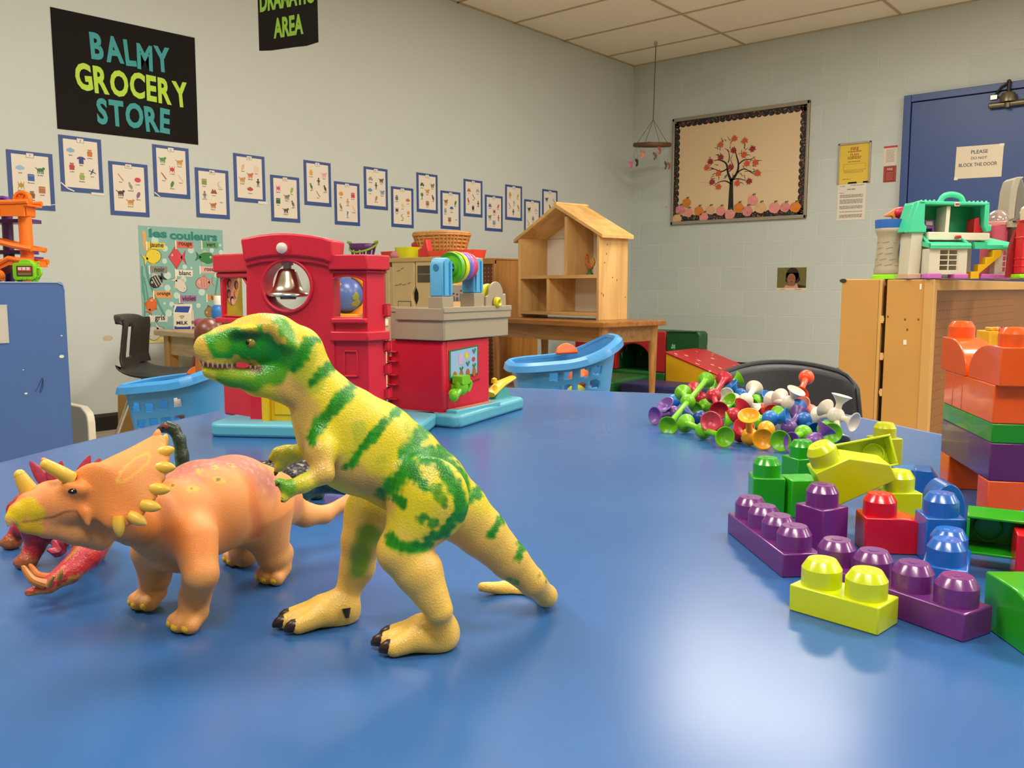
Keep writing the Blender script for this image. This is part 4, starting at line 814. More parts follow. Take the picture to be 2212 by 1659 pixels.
m = MB(); m.box(.035, kw - .035, .02, .03, .1, KT - .03); m.build('dark_recess', mat('#17120d', .8), t, smooth=False)
def kx(x, y): v = on(x, y, 1, KY); return v.x - kp.x, v.z
x0, zt = kx(847, 563); xm, _ = kx(897, 563); zb0 = .12; zh = kx(897, 640)[1]; hh = .055
def door_outline(xa, xb, side):
    p = [(xa, zb0), (xb, zb0)]
    if side > 0: p += [(xb, zh - hh), (xb - .022, zh - hh * .3), (xb - .022, zh + hh * .3), (xb, zh + hh), (xb, zt), (xa, zt)]
    else: p += [(xb, zt), (xa, zt), (xa, zh + hh), (xa + .02, zh + hh * .3), (xa + .02, zh - hh * .3), (xa, zh - hh)]
    return p
m = MB(); m.prism(door_outline(x0, xm - .004, 1), -.004, .018, 'y'); d1 = m.build('door', CR, t, bevel=.004)
xr = kw - .045
m = MB(); m.prism(door_outline(xm + .004, xr, -1), -.004, .018, 'y'); d2 = m.build('door', CR, t, bevel=.004)
a, b = kx(903, 574); a2, b2 = kx(937, 610)
m = MB(); m.box(a, a2, -.0055, -.003, b2, b); m.build('oven_window', mat('#2b261e', .15, var=.8, vscale=16, var2='#5b5343'), d2, smooth=False)
m = MB(); m.box(a, a2, -.007, -.005, (b + b2) / 2 - .004, (b + b2) / 2 + .002); m.build('window_rail', mat('#776c50', .4), d2, smooth=False)
a, b = kx(861, 650); a2, b2 = kx(889, 656)
m = MB(); m.box(a, a2, -.0055, -.003, b - .05, b); m.cur = 1; m.box(a + .004, a2 - .004, -.0065, -.005, b - .046, b - .004); m.build('label_holder', [mat('#3a2f20', .5), mat('#bda878', .5)], d1, smooth=False)
m = MB(); rnd = random.Random(5)
for x, y in ((858, 616), (866, 614), (874, 615), (885, 612), (862, 585), (870, 580)): a, b = kx(x, y); m.prism(ell(a, b, .016, .003, 8, rot=rnd.uniform(-.4, .4)), -.0052, -.003, 'y')
m.build('scuffs', mat('#8d7550', .6), d1, smooth=False)
# cupboard side, its warm light painted in as peach, with a class photograph
m = MB(); m.box(kw - .004, kw, .001, KDp, 0, KT - .026); m.build('side_panel', CR_LIT, t, smooth=False)
KX = kp.x + kw; a = on(972, 616, 0, KX); b = on(1017, 650, 0, KX)
t = thing('class_photo', 'small group photograph of children taped to the warmly lit side of the cream cupboard', 'photograph', (KX + .0005, (a.y + b.y) / 2, (a.z + b.z) / 2), LWALL)
w2, h2 = (b.y - a.y) / 2, (a.z - b.z) / 2
m = MB(); m.box(-w2, w2, -h2, h2, 0, .001); m.build('paper', mat('#8d8a80', .3, var=.4, vscale=40), t, smooth=False)
m = MB(); cl_ = ['#3a2d29', '#a5705a', '#c9c4ba', '#4a3f55', '#7d6a5c']
for k_, (fx, fy) in enumerate(((-.7, -.2), (-.35, -.3), (.02, .15), (.3, -.05), (.62, -.1), (.85, .2))):
    x, y = fx * w2, fy * h2; q = h2 / 5; m.cur = (k_ + 2) % 5 if k_ % 2 else 3; m.prism([(x - 1.4 * q, -h2), (x + 1.4 * q, -h2), (x + q, y - q), (x - q, y - q)], .001, .0014); m.cur = 1; m.prism(ell(x, y, q, q * 1.1, 12), .0014, .0018); m.cur = 0; m.prism(ell(x, y + .7 * q, q, q * .6, 12), .0018, .002)
m.build('picture', [mat(c_, .4) for c_ in cl_], t, smooth=False)
# lower unit of the play kitchen, hidden behind the schoolhouse, carrying the purple basket
KTL = at(785, 556, (Vector((kp.x, KY + .12, 0)) - CAM).dot(FW)).z; xs0 = on(742, 600, 1, KY).x - kp.x
t = thing('play_stove', 'cream play stove behind the red schoolhouse, under the purple basket', 'play stove', (kp.x, KY, 0))
m = MB(); m.box(xs0, -.015, 0, .3, 0, KTL - .02); m.build('body', CR, t, bevel=.003)
m = MB(); m.box(xs0 - .01, -.012, -.01, .3, KTL - .02, KTL); m.build('top', CR, t, bevel=.003)
# things on the cupboard
def ktop(x, y): v = on(x, y, 2, KT); return v
def kat(x, dy): v = on(x, 600, 1, KY + dy); return Vector((v.x, KY + dy, KT))
p = kat(785, .12); p.z = KTL; bs = thing('purple_basket', 'small purple toy shopping basket with a lime green handle', 'basket', p, (0, 0, .35))
m = MB(); M_ = mat('#5d2a6e', .4)
r0, r1 = (.058, .038), (.08, .055); h = .085
def rr(rx, ry, z, n=28): return [Vector((rx * (abs(math.cos(a)) ** .6) * math.copysign(1, math.cos(a)), ry * (abs(math.sin(a)) ** .6) * math.copysign(1, math.sin(a)), z)) for a in [2 * PI * i / n for i in range(n)]]
def slatbasket(m, r0, r1, h, n=28):
    lo = rr(*r0, 0, n); a1 = rr(r0[0] * .8 + r1[0] * .2, r0[1] * .8 + r1[1] * .2, h * .15, n); a2 = rr(r0[0] * .4 + r1[0] * .6, r0[1] * .4 + r1[1] * .6, h * .6, n); hi = rr(*r1, h, n)
    V = lo + a1 + a2 + hi; F = [tuple(range(n))]
    for i in range(n):
        j = (i + 1) % n; F.append((i, j, n + j, n + i)); F.append((2 * n + i, 2 * n + j, 3 * n + j, 3 * n + i))
        if i % 2 == 0: F.append((n + i, n + j, 2 * n + j, 2 * n + i))
    m._add(V, F)
slatbasket(m, r0, r1, h); m.build('slatted_body', M_, bs, solid=.004, fix=False)
m = MB(); m.tube(crom([(-.098, 0, h + .012), (-.085, 0, h - .012), (-.06, -.05, h * .55), (0, -.075, h * .38), (.06, -.05, h * .55), (.085, 0, h - .012), (.098, 0, h + .012)], 5), .0062, 8); m.tube([(-.104, 0, h + .012), (-.078, 0, h + .004)], .008, 8); m.tube([(.104, 0, h + .012), (.078, 0, h + .004)], .008, 8); m.build('handle', mat('#86a52c', .4), bs)
def tray(m, rx, ry, h, fl=1.2, n=28):
    a, b = rr(rx, ry, 0, n), rr(rx * fl, ry * fl, h, n); a2, b2 = rr(rx - .004, ry - .004, .004, n), rr(rx * fl - .004, ry * fl - .004, h, n)
    m.loft([a, b, b2, a2])
p = kat(862, .27); m = MB(); tray(m, .1, .07, .05, 1.12); o = m.build('red_tray', mat('#dd4a2c', .4)); tag(o, 'orange-red toy tub beside the purple basket on the cupboard', 'tub', loc=p)
p = kat(862, .06); m = MB(); m.ball((0, 0, .018), (.055, .04, .03)); o = m.build('pink_dish', mat('#d87c9a', .4)); tag(o, 'pink toy dish between the orange-red tub and the yellow bowl', 'dish', loc=p)
p = kat(887, .09); m = MB(); tray(m, .062, .06, .06, 1.28); o = m.build('yellow_bowl', mat('#dede1e', .4, sss=.1)); tag(o, 'bright yellow toy bowl on the cream cupboard', 'bowl', loc=p)
p = kat(893, .13); m = MB(); m.ball((0, 0, .07), (.05, .03, .024), M=Matrix.Rotation(.3, 4, 'Y')); m.box(-.04, .05, -.02, .02, 0, .06); o = m.build('red_toy', mat('#a92227', .4)); tag(o, 'dark red toy showing over the rim of the yellow bowl', 'toy', loc=p + Vector((0, .04, 0)))
p = kat(922, .07); m = MB(); m.prism([(-.05, 0), (.04, 0), (.03, .05), (.016, .1), (0, .1), (-.01, .06), (-.05, .045)], -.02, .02, 'y'); o = m.build('red_toy', mat('#c92a2c', .4), bevel=.006); tag(o, 'red pointed toy standing between the yellow bowl and the wicker basket', 'toy', loc=p)
p = kat(955, .26); bs = thing('wicker_basket', 'natural wicker basket on the cream cupboard top', 'basket', p, (0, 0, .1))
m = MB(); 
for k_ in range(7):
    f = k_ / 6; z = .012 + .125 * f; m.tube(rr(.115 + .035 * f, .085 + .03 * f, z, 44), .010, 6, closed=True)
m.build('woven_side', wood('#cf9a58', '#a87236', (90, 90, 90), .6), bs)
m = MB()
for i in range(30): a = 2 * PI * i / 30; m.tube([rr(.12, .09, 0, 30)[i], rr(.158, .123, .14, 30)[i]], .0055, 6)
m.build('uprights', wood('#c48d4b', '#9c6a30', (60, 60, 60), .6), bs)
m = MB(); m.tube(rr(.153, .118, .142, 44), .010, 8, closed=True); m.tube(rr(.158, .123, .132, 44), .006, 8, closed=True); m.build('rim', wood('#cf9a58', '#a87236', (90, 90, 90), .6), bs)
m = MB(); m._add(rr(.115, .085, .01, 28), [tuple(range(28))]); m.build('base', mat('#a87a42', .7), bs)
p = kat(972, .045); m = MB(); tray(m, .15, .035, .032, 1.08); o = m.build('red_tray', mat('#dd452a', .4)); tag(o, 'long orange-red toy tray in front of the wicker basket', 'tray', loc=p)
p = kat(1018, .30); m = MB(); tray(m, .07, .06, .045, 1.15); o = m.build('red_tray', mat('#d8402a', .4)); tag(o, 'orange-red toy tub at the right end of the cupboard, behind the spool', 'tub', loc=p)
# low counter and globe (seen through the schoolhouse window)
gd = 3.9; gp = at(770, 692, gd)
t = thing('play_counter', 'low cream play counter behind the red schoolhouse, under the toy globe', 'counter', (gp.x, gp.y, 0), (0, 0, ang))
m = MB(); m.box(-.2, .2, -.16, .22, 0, gp.z - .02); m.build('body', mat('#c2ab7c', .5), t, bevel=.004)
m = MB(); m.box(-.21, .21, -.17, .23, gp.z - .02, gp.z); m.build('top', mat('#cfc6ad', .45), t, bevel=.004)
g0 = at(748, 637, gd); R_g = 38 / FPX * gd
t = thing('toy_globe', 'toy globe with blue ball and orange stand, behind the schoolhouse window', 'globe', (g0.x, g0.y, gp.z), (0, 0, YAW))
zc = g0.z - gp.z
m = MB(); m.ball((0, 0, zc), R_g, 32, 20); m.build('blue_ball', mat('#4a5f9c', .3), t)
def land(lon, lat, pts, s):
    out = []
    for a, b in pts:
        lo, la = lon + a * s, lat + b * s; r = R_g * 1.006
        out.append(Vector((r * math.cos(la) * math.sin(lo), -r * math.cos(la) * math.cos(lo), zc + r * math.sin(la))))
    return out
m = MB(); blob = [(math.cos(a) * (1 + .2 * math.sin(2 * a + 1)), math.sin(a) * (1 + .25 * math.cos(3 * a + 2))) for a in [2 * PI * i / 22 for i in range(22)]]
def blobpatch(lon, lat, s, sx=1, sy=1):
    V = land(lon, lat, [(0, 0)], s); rows = 4
    for r in range(1, rows + 1): V += land(lon, lat, [(a * sx * r / rows, b * sy * r / rows) for a, b in blob], s)
    F = [(0, 1 + i, 1 + (i + 1) % 22) for i in range(22)]
    for r in range(rows - 1):
        for i in range(22): j = (i + 1) % 22; F.append((1 + r * 22 + i, 1 + (r + 1) * 22 + i, 1 + (r + 1) * 22 + j, 1 + r * 22 + j))
    m._add(V, F)
blobpatch(-.6, .62, .38, 1.1, .6); blobpatch(.75, -.1, .24, .8, 1); blobpatch(.85, -.5, .3, 1, .8); blobpatch(2.5, .2, .5); blobpatch(-2.2, -.1, .45)
m.build('continents', mat('#7d7f2c', .4), t, solid=.001, fix=False)
m = MB(); arc = [((R_g + .014) * math.cos(a), 0, zc + (R_g + .014) * math.sin(a)) for a in [-2.3 + i * .17 for i in range(22)]]; m.tube(arc, .016, 8, flat=1.0); m.prism([(-.11, 0), (.05, 0), (.06, .028), (-.1, .035)], -.05, .05, 'y'); m.prism([(.0, .02), (.06, .02), (.12, .07), (.1, .09)], -.014, .014, 'y'); m.build('stand', mat('#e08b16', .4), t, bevel=.003)

# ------------------------------------------------------------------ pegboard shelf unit by the corner
t = thing('pegboard_shelf', 'wooden shelf unit with brown pegboard back, left of the wooden dollhouse', 'shelf', (-4.13, 4.70, 0))
zt = on(1067, 561, 1, 4.70).z
W1 = wood('#b9803c', '#9c6426', (22, 22, 2.2), .45)
m = MB(); m.box(-.022, 0, 0, .5, 0, zt); m.build('side_panel', W1, t, bevel=.003)
m = MB(); m.box(-.17, 0, -.004, .02, zt - .03, zt + .003); m.box(-.17, .004, -.004, .5, zt, zt + .012); m.build('top_rail', W1, t, bevel=.003)
m = MB(); m.box(-.17, -.022, .012, .018, 0, zt - .02); m.build('pegboard', mat('#6b3a16', .55), t, smooth=False)
m = MB()
for i in range(4):
    for j in range(26): m.cyl((-.035 - i * .034, .0125, zt - .06 - j * .03), (-.035 - i * .034, .011, zt - .06 - j * .03), .0035, seg=6)
m.build('peg_holes', mat('#cbb08c', .6), t, smooth=False)

# ------------------------------------------------------------------ brown table and wooden dollhouse
T2 = .51
N = onz(1305, 697, T2); Fp = onz(1441, 692, T2)
ty = math.atan2(Fp.y - N.y, Fp.x - N.x) - PI / 2; D2 = (Fp - N).length; L2 = 1.12
t = thing('brown_table', 'brown wooden table with round legs holding the wooden dollhouse', 'table', N, (0, 0, ty)); t.location.z = 0
WB = wood('#a06a34', '#7c4c1f', (3, 30, 30), .3)
m = MB(); m.prism(rrect(-L2, 0, 0, D2, .012), T2 - .03, T2, 'z'); m.build('tabletop', WB, t, bevel=.004)
m = MB(); m.box(-L2 + .05, -.05, .05, .07, T2 - .125, T2 - .03); m.box(-L2 + .05, -.05, D2 - .07, D2 - .05, T2 - .125, T2 - .03); m.box(-.07, -.05, .05, D2 - .05, T2 - .125, T2 - .03); m.box(-L2 + .05, -L2 + .07, .05, D2 - .05, T2 - .125, T2 - .03); m.build('apron', wood('#9c7446', '#82592f', (3, 30, 30), .4), t)
for x in (-.06, -L2 + .06):
    for y in (.06, D2 - .06):
        m = MB(); m.lathe([(.017, 0), (.024, T2 * .5), (.03, T2 - .03)], Matrix.Translation((x, y, 0)), 16); m.build('leg', wood('#b3834a', '#8d5f2c', (30, 30, 4), .4), t)
# dollhouse
Nh = onz(1293, 692, T2); Bh = onz(1357, 690, T2)
ya = ty; dirx = Vector((math.cos(ya), math.sin(ya), 0)); diry = Vector((-math.sin(ya), math.cos(ya), 0))
best = min([(abs(1106 + FPX * ((Nh - dirx * w_ - CAM).dot(RT)) / ((Nh - dirx * w_ - CAM).dot(FW)) - 1119), w_) for w_ in [i * .005 for i in range(60, 260)]])[1]
HWd = best; HD = min((Bh - Nh).length, D2 - .1) * 1.0
def hz(x, y, w_):      # height at pixel y on the front plane, w_ metres left of the near corner
    P = Nh - dirx * w_; d = (P - CAM).dot(FW); return at(x, y, d).z - T2
zE = hz(1293, 505, 0); zR = hz(1207, 447, HWd / 2); zF = hz(1293, 590, 0)
t = thing('wooden_dollhouse', 'open-fronted pale wooden dollhouse with pitched roof on the brown table', 'dollhouse', Nh, (0, 0, ya)); t.location.z = T2
PW_ = wood('#e2b878', '#c8985a', (14, 14, 1.5), .42, plank=.09); PWx = wood('#e2b878', '#c8985a', (1.5, 14, 14), .42, plank=.09, axis='x')
th = .022
m = MB(); m.box(-th, 0, 0, HD, 0, zE); m.build('side_wall', PW_, t, bevel=.002)
m = MB(); m.box(-HWd, -HWd + th, 0, HD, 0, zE); m.build('side_wall', PW_, t, bevel=.002)
m = MB(); m.box(-HWd + th, -th, .004, HD, .022, .022 + th); m.build('floor_board', PWx, t, bevel=.002)
zM = zF * .97
m = MB(); m.box(-HWd + th, -th, .002, HD - .006, zM - th, zM); m.build('middle_floor', PWx, t, bevel=.002)
xm_ = -HWd * .40; m = MB(); m.box(xm_ - th / 2, xm_ + th / 2, .006, HD - .006, zM, zE + (zR - zE) * .62); m.build('upper_partition', PW_, t, bevel=.002)
xl_ = -HWd * .62; m = MB(); m.box(xl_ - th / 2, xl_ + th / 2, .006, HD - .006, .044, zM - th); m.build('lower_partition', PW_, t, bevel=.002)
m = MB(); m.prism([(-HWd + .005, .022), (-.005, .022), (-.005, zE), (-HWd / 2, zR - .02), (-HWd + .005, zE)], HD - .008, HD, 'y'); m.build('back_panel', mat('#f2ede2', .5), t, smooth=False)
m = MB(); m.box(-HWd + .02, -.02, HD - .0095, HD - .008, zE + .0, zE + .003); m.build('back_seam', mat('#b3a48c', .6), t, smooth=False)
ov = .035; hw_ = HWd / 2; sl = (zR - zE) / hw_
for s_, nm in ((1, 'roof_panel'), (-1, 'roof_panel')):
    xe = hw_ + ov
    poly = [(-hw_, zR + .012), (-hw_ + s_ * xe, zR + .012 - sl * xe), (-hw_ + s_ * xe, zR - sl * xe - .012), (-hw_, zR - .014)]
    m = MB(); m.prism(poly, -.012, HD + .015, 'y'); m.build(nm, wood('#e2b672', '#c99856', (2.5, 14, 14), .4, plank=.1, axis='y'), t, bevel=.003)
m = MB(); m.tube([(-hw_, -.014, zR + .014), (-hw_, HD + .018, zR + .014)], .011, 8); m.build('ridge_cap', PWx, t)
m = MB(); rnd = random.Random(8)
for k in range(9): m.prism(ell(rnd.uniform(.02, HD - .02), rnd.uniform(.05, zE - .05), .0035, .006, 8), -.001, .0008, 'x')
m.build('knots', mat('#6d4420', .6), t, smooth=False)
# rooster
rp = Nh - dirx * (HWd * .17) + diry * .05; rp.z = T2 + zM
t = thing('rooster_figurine', 'small painted rooster figurine on the upper floor of the wooden dollhouse', 'figurine', rp, (0, 0, ya)); s = .095 / 1.0
m = MB(); m.ball((.0, 0, s * .55), (s * .3, s * .17, s * .26)); m.tube(crom([(-.02, 0, s * .65), (-.024, 0, s * .9), (-.024, 0, s * 1.1)], 3), [.016, .015, .013, .012, .011, .01, .01], 8); m.ball((-.026, 0, s * 1.14), .012); m.build('body', mat('#c77a2a', .4, var=.4, vscale=60, var2='#8d3d1c'), t)
m = MB(); m.prism([(.008, s * .5), (.035, s * .55), (.045, s * .85), (.036, s * 1.1), (.018, s * 1.12), (.006, s * .85)], -.006, .006, 'y'); m.build('tail', mat('#c58a3a', .4), t, bevel=.002)
m = MB(); m.prism([(-.034, s * 1.2), (-.03, s * 1.36), (-.024, s * 1.28), (-.018, s * 1.36), (-.012, s * 1.2)], -.003, .003, 'y'); m.prism([(-.038, s * 1.14), (-.048, s * 1.1), (-.038, s * 1.08)], -.003, .003, 'y'); m.build('comb', mat('#b3301e', .4), t)
m = MB(); m.lathe([(.024, 0), (.022, .008), (.012, .018), (.012, .03)], seg=14); m.build('base', mat('#3c6a33', .5), t)

# ------------------------------------------------------------------ soft play corner
def pat(col, c2): 
    m = bpy.data.materials.new('vinyl_' + col.strip('#')); m.use_nodes = True; nt = m.node_tree; b = nt.nodes['Principled BSDF']; b.inputs['Roughness'].default_value = .4
    tc = nt.nodes.new('ShaderNodeTexCoord'); mp = nt.nodes.new('ShaderNodeMapping'); mp.inputs['Scale'].default_value = (1, 1, .6); mp.inputs['Rotation'].default_value = (.4, .5, .3)
    nt.links.new(tc.outputs['Object'], mp.inputs[0]); v = nt.nodes.new('ShaderNodeTexVoronoi'); v.inputs['Scale'].default_value = 14; nt.links.new(mp.outputs[0], v.inputs['Vector'])
    n = nt.nodes.new('ShaderNodeTexNoise'); n.inputs['Scale'].default_value = 60; nt.links.new(tc.outputs['Object'], n.inputs['Vector'])
    ad = nt.nodes.new('ShaderNodeMath'); ad.operation = 'MULTIPLY_ADD'; ad.inputs[1].default_value = .5; nt.links.new(n.outputs[0], ad.inputs[0]); nt.links.new(v.outputs['Distance'], ad.inputs[2])
    r = nt.nodes.new('ShaderNodeValToRGB'); r.color_ramp.elements[0].position = .40; r.color_ramp.elements[0].color = lin(c2); r.color_ramp.elements[1].position = .46; r.color_ramp.elements[1].color = lin(col)
    nt.links.new(ad.outputs[0], r.inputs[0]); nt.links.new(r.outputs[0], b.inputs['Base Color']); return m
RED = mat('#b02128', .4, bump=.2, bscale=25); GRN = pat('#0f4a24', '#7fb892'); REDP = pat('#b5262c', '#e0a8a6'); YEL = mat('#d3a011', .4); NAVY = mat('#27285a', .4); GREEN = mat('#17602a', .4)
d0 = 6.0; zf = 0.0
a = on(1437, 800, 1, 5.55)   # tunnel front right edge, front plane y = 5.55
Yt = 5.55; xr_ = on(1437, 800, 1, Yt).x; xl_ = xr_ - .82; zt = on(1430, 716, 1, Yt).z; mz = .09
t = thing('tunnel_block', 'red and green vinyl soft play block with an arched tunnel, behind the brown table', 'soft play block', (xr_, Yt, 0))
cxa = on(1366, 800, 1, Yt).x - xr_; rx = (on(1404, 800, 1, Yt).x - on(1330, 800, 1, Yt).x) / 2; za = on(1366, 742, 1, Yt).z
arch = [(cxa - rx, mz)] + [(cxa + rx * -math.cos(a), mz + (za - mz) * (.35 + .65 * math.sin(a)) if math.sin(a) > 0 else mz + (za - mz) * .35) for a in [PI * i / 16 for i in range(17)]] + [(cxa + rx, mz)]
o_ = [(-.82, mz), (-.82, zt), (0, zt), (0, mz)]
m = MB(); m.prism([(-.82, mz)] + arch + [(0, mz), (0, zt), (-.82, zt)], 0, .05, 'y'); m.build('arched_front', RED, t, bevel=.008)
m = MB(); m.box(-.82, 0, .05, .3, zt - .1, zt); m.box(-.82, cxa - rx, .05, .3, mz, zt - .1); m.box(cxa + rx, 0, .05, .3, mz, zt - .1); m.build('block_body', GRN, t, bevel=.01)
m = MB(); m.box(cxa - rx - .01, cxa + rx + .01, .29, .31, mz, zt - .1); m.build('inner_lining', GRN, t)
m = MB(); m.box(-.82, 0, -.0, .31, 0, mz); m.build('base_pad', GREEN, t, bevel=.015)
t = thing('green_pad', 'dark green patterned vinyl panel standing right of the red tunnel block', 'soft play panel', (xr_ + .012, Yt - .02, 0))
w_ = on(1512, 760, 1, Yt - .02).x - xr_ - .012; zt2 = on(1470, 715, 1, Yt - .02).z
m = MB(); m.prism(rrect(0, w_, 0, zt2, .03), 0, .12, 'y'); m.build('panel', GRN, t, bevel=.012)
m = MB(); m.tube([(0.0, -.002, zt2 - .01), (w_ - .03, -.002, zt2 - .004)], .004, 6); m.build('seam_piping', mat('#10381c', .5), t)
Yw = 5.1; Dw2 = .5
a = on(1438, 762, 1, Yw); xw0 = a.x; zw = a.z; b = on(1548, 815, 1, Yw); 
t = thing('wedge_ramp', 'red and yellow vinyl soft play wedge sloping down to the right', 'soft play wedge', (xw0, Yw, 0)); Dw = .095
sl_ = (zw - b.z) / (b.x - xw0) * .85; Lw = (zw - .13) / sl_; ze = .12
m = MB(); m.prism([(0, 0), (Lw, 0), (Lw, max(.12, ze)), (0, zw - .004)], 0, Dw2, 'y'); m.build('wedge_body', YEL, t, bevel=.006)
m = MB(); m.prism([(-.003, zw - .004), (Lw, max(.12, ze)), (Lw, max(.12, ze) + .012), (-.003, zw + .01)], -.004, Dw2 + .004, 'y'); m.build('sloping_cover', REDP, t, bevel=.005)
Ym = 4.76
t = thing('navy_mat', 'navy blue vinyl floor mat in front of the soft play wedge', 'mat', (on(1330, 830, 1, Ym).x, Ym, 0))
m = MB(); m.prism(rrect(0, 1.25, 0, .32, .06), 0, .09, 'z'); m.build('pad', NAVY, t, bevel=.02)
t = thing('green_mat', 'green vinyl floor mat under the brown table by the red tunnel', 'mat', (on(1330, 830, 1, Ym).x - .7, Ym - .02, 0))
m = MB(); m.prism(rrect(0, .68, 0, .5, .05), 0, .1, 'z'); m.build('pad', GREEN, t, bevel=.02)
t = thing('orange_pad', 'orange vinyl pad leaning left of the red tunnel, behind the toy cart', 'soft play panel', (on(1290, 810, 1, 5.35).x - .18, 5.35, 0))
m = MB(); m.box(0, .2, 0, .1, .0, .26); m.build('pad', mat('#d6822a', .4), t, bevel=.012)
# ------------------------------------------------------------------ right cabinet (two shelf units, end on)
cy_, cx_ = None, None
CD = 2.75; cc = at(2018, 603.5, CD); CT = cc.z
CWO = mat('#c1914a', .5, var=.22, vscale=5, var2='#b07f3a', bump=.08, bscale=60)
def cpx(x): return on(x, 700, 1, cc.y).x - cc.x
# front faces lie in the plane y = cc.y
t = thing('shelf_cabinet', 'tall plywood shelf cabinet with a pegboard side, nearer the right edge of the photo', 'cabinet', (cc.x, cc.y, 0))
xl = cpx(1912)
m = MB(); m.box(xl, 0, 0, .02, 0, CT); m.build('end_panel', CWO, t, bevel=.003)
m = MB(); m.box(xl, 0, .02, 1.95, CT - .02, CT); m.box(-.028, .003, -.003, .032, 0, CT); m.box(-.028, .003, .032, 1.95, CT - .035, CT); m.box(-.028, .003, 1.92, 1.95, 0, CT); m.build('frame_edge', mat('#c79a57', .5, var=.2, vscale=12), t, bevel=.002)
m = MB(); m.box(-.026, -.018, .032, 1.92, .05, CT - .034); m.build('pegboard', mat('#8a5318', .5, var=.25, vscale=3), t, smooth=False)
m = MB()
for i in range(44):
    for j in range(20): m.box(-.0185, -.0175, .07 + i * .03, .0735 + i * .03, CT - .075 - j * .03, CT - .0715 - j * .03)
m.build('peg_holes', mat('#57300d', .8), t, smooth=False)
m = MB(); m.box(xl, xl + .02, .02, 1.95, .05, CT - .02); m.box(xl + .02, -.03, 1.9, 1.92, .05, CT - .02); m.build('carcass', CWO, t, smooth=False)
m = MB()
for x, y in ((1955, 690), (1960, 712), (1997, 880), (1918, 684), (1984, 690)):
    v = on(x, y, 1, cc.y); m.prism(ell(v.x - cc.x, v.z, .003, .004, 8), -.0008, .001, 'y')
m.build('nail_holes', mat('#6b431b', .7), t, smooth=False)
v = on(1955, 738, 1, cc.y); m = MB(); m.box(v.x - cc.x - .005, v.x - cc.x + .005, -.001, .001, v.z - .01, v.z + .006); v = on(1989, 617, 1, cc.y); m.box(v.x - cc.x - .003, v.x - cc.x + .003, -.001, .001, v.z - .012, v.z + .006); m.build('paint_fleck', mat('#e0d6c6', .5), t, smooth=False)
t2 = thing('shelf_cabinet', 'tall plywood shelf cabinet end left of the dark gap, behind the navy chair', 'cabinet', (cc.x + cpx(1815), cc.y, 0))
w1 = cpx(1898) - cpx(1815)
m = MB(); m.box(0, w1, 0, .02, 0, CT + .002); m.build('end_panel', CWO, t2, bevel=.003)
m = MB(); m.box(0, w1, .02, 1.2, CT - .02, CT + .002); m.box(0, .02, .02, 1.2, .0, CT - .02); m.box(w1 - .006, w1 + .006, .0, .025, 0, CT); m.build('carcass', mat('#c79a57', .5, var=.2, vscale=12), t2, bevel=.002)
m = MB(); m.prism(ell(.004, CT - .003, .012, .007, 10), -.002, .004, 'y'); m.build('dark_corner', mat('#2a2018', .6), t2, smooth=False)
# shade of the gap as a dark painted sheet inside it, hinge knuckles
m = MB(); m.box(w1 + .008, cpx(1912) - cpx(1815) - .008, .12, .125, 0, CT - .02); m.build('gap_shade', mat('#1a1209', .8), t2, smooth=False)
for y in (690, 770, 848):
    v = on(1903, y, 1, cc.y); xg = v.x - cc.x - cpx(1815); m = MB(); m.cyl((xg, .008, v.z - .012), (xg, .008, v.z + .012), .007, seg=10); m.box(xg - .008, xg + .008, .004, .012, v.z - .006, v.z + .006); m.build('hinge_knuckle', mat('#cfa968', .4), t2)

# ------------------------------------------------------------------ navy chair at the far side of the table
p = at(1714, 860, 1.82); p.z = 0
tcol = mat('#26272e', .42, bump=.12, bscale=260)
ch = thing('navy_chair', 'dark navy moulded chair back at the far side of the blue table', 'chair', p, (0, 0, YAW + .10))
k = 1.82 / FPX; zt = at(1714, 788, 1.82).z; W2 = 172 * k
# curved back panel with rolled edge, seen from the front
m = MB()
def backpt(u, v):
    x = -1 + 2 * u; top = zt - .002 - .030 * abs(x) ** 2.2 - .0 ; 
    lo = .30
    r = (1 - abs(x) ** 14)
    z = lo + (top - lo) * v
    if v > .9: z -= .02 * max(0, abs(x) - .88) / .12 * (v - .9) / .1
    return (x * W2 * (1 - .05 * v), .05 - .05 * x * x + .045 * v, z)
m.grid(backpt, 25, 13); m.build('back_shell', tcol, ch, solid=.008, ang=60, fix=False)
m = MB(); edge = [Vector(backpt(0, v / 8)) for v in range(0, 8)] + [Vector(backpt(u / 20, 1)) for u in range(0, 21)] + [Vector(backpt(1, v / 8)) for v in range(7, -1, -1)]
m.tube(edge, .0058, 8); m.build('rolled_edge', tcol, ch)
m = MB()
def seatpt(u, v): x = -1 + 2 * u; return (x * W2 * .98, .06 - .36 * v, .315 - .015 * (1 - x * x) + (.03 * (1 - v) ** 3) - .02 * v ** 4)
m.grid(seatpt, 15, 9); m.build('seat', tcol, ch, solid=.008, ang=60, fix=False)
for s in (-1, 1):
    for y0, y1 in ((-.2, -.28), (.02, .12)):
        m = MB(); m.tube([(s * W2 * .7, y0, .3), (s * W2 * .9, y1, .01)], .01, 8); m.build('leg', mat('#b9b4a6', .25, metal=.9), ch)

# ------------------------------------------------------------------ toys on the cabinet top
def ctop(x, dy): v = on(x, 600, 1, cc.y + dy); return Vector((v.x, cc.y + dy, CT + .0025))
def kk(P): return (P - CAM).dot(FW) / FPX       # metres per pixel at that point
# castle tower
p = ctop(1921, .10); k = kk(p); t = thing('castle_tower', 'beige toy castle tower with blue rim and green base on the cabinet', 'toy castle', p, (0, 0, YAW))
BE = mat('#a39b84', .5, bump=.4, bscale=60)
H = 142 * k
m = MB(); m.lathe([(37 * k, 0), (36 * k, 8 * k), (30 * k, 11 * k)], seg=28); m.build('green_base', mat('#86d613', .4), t)
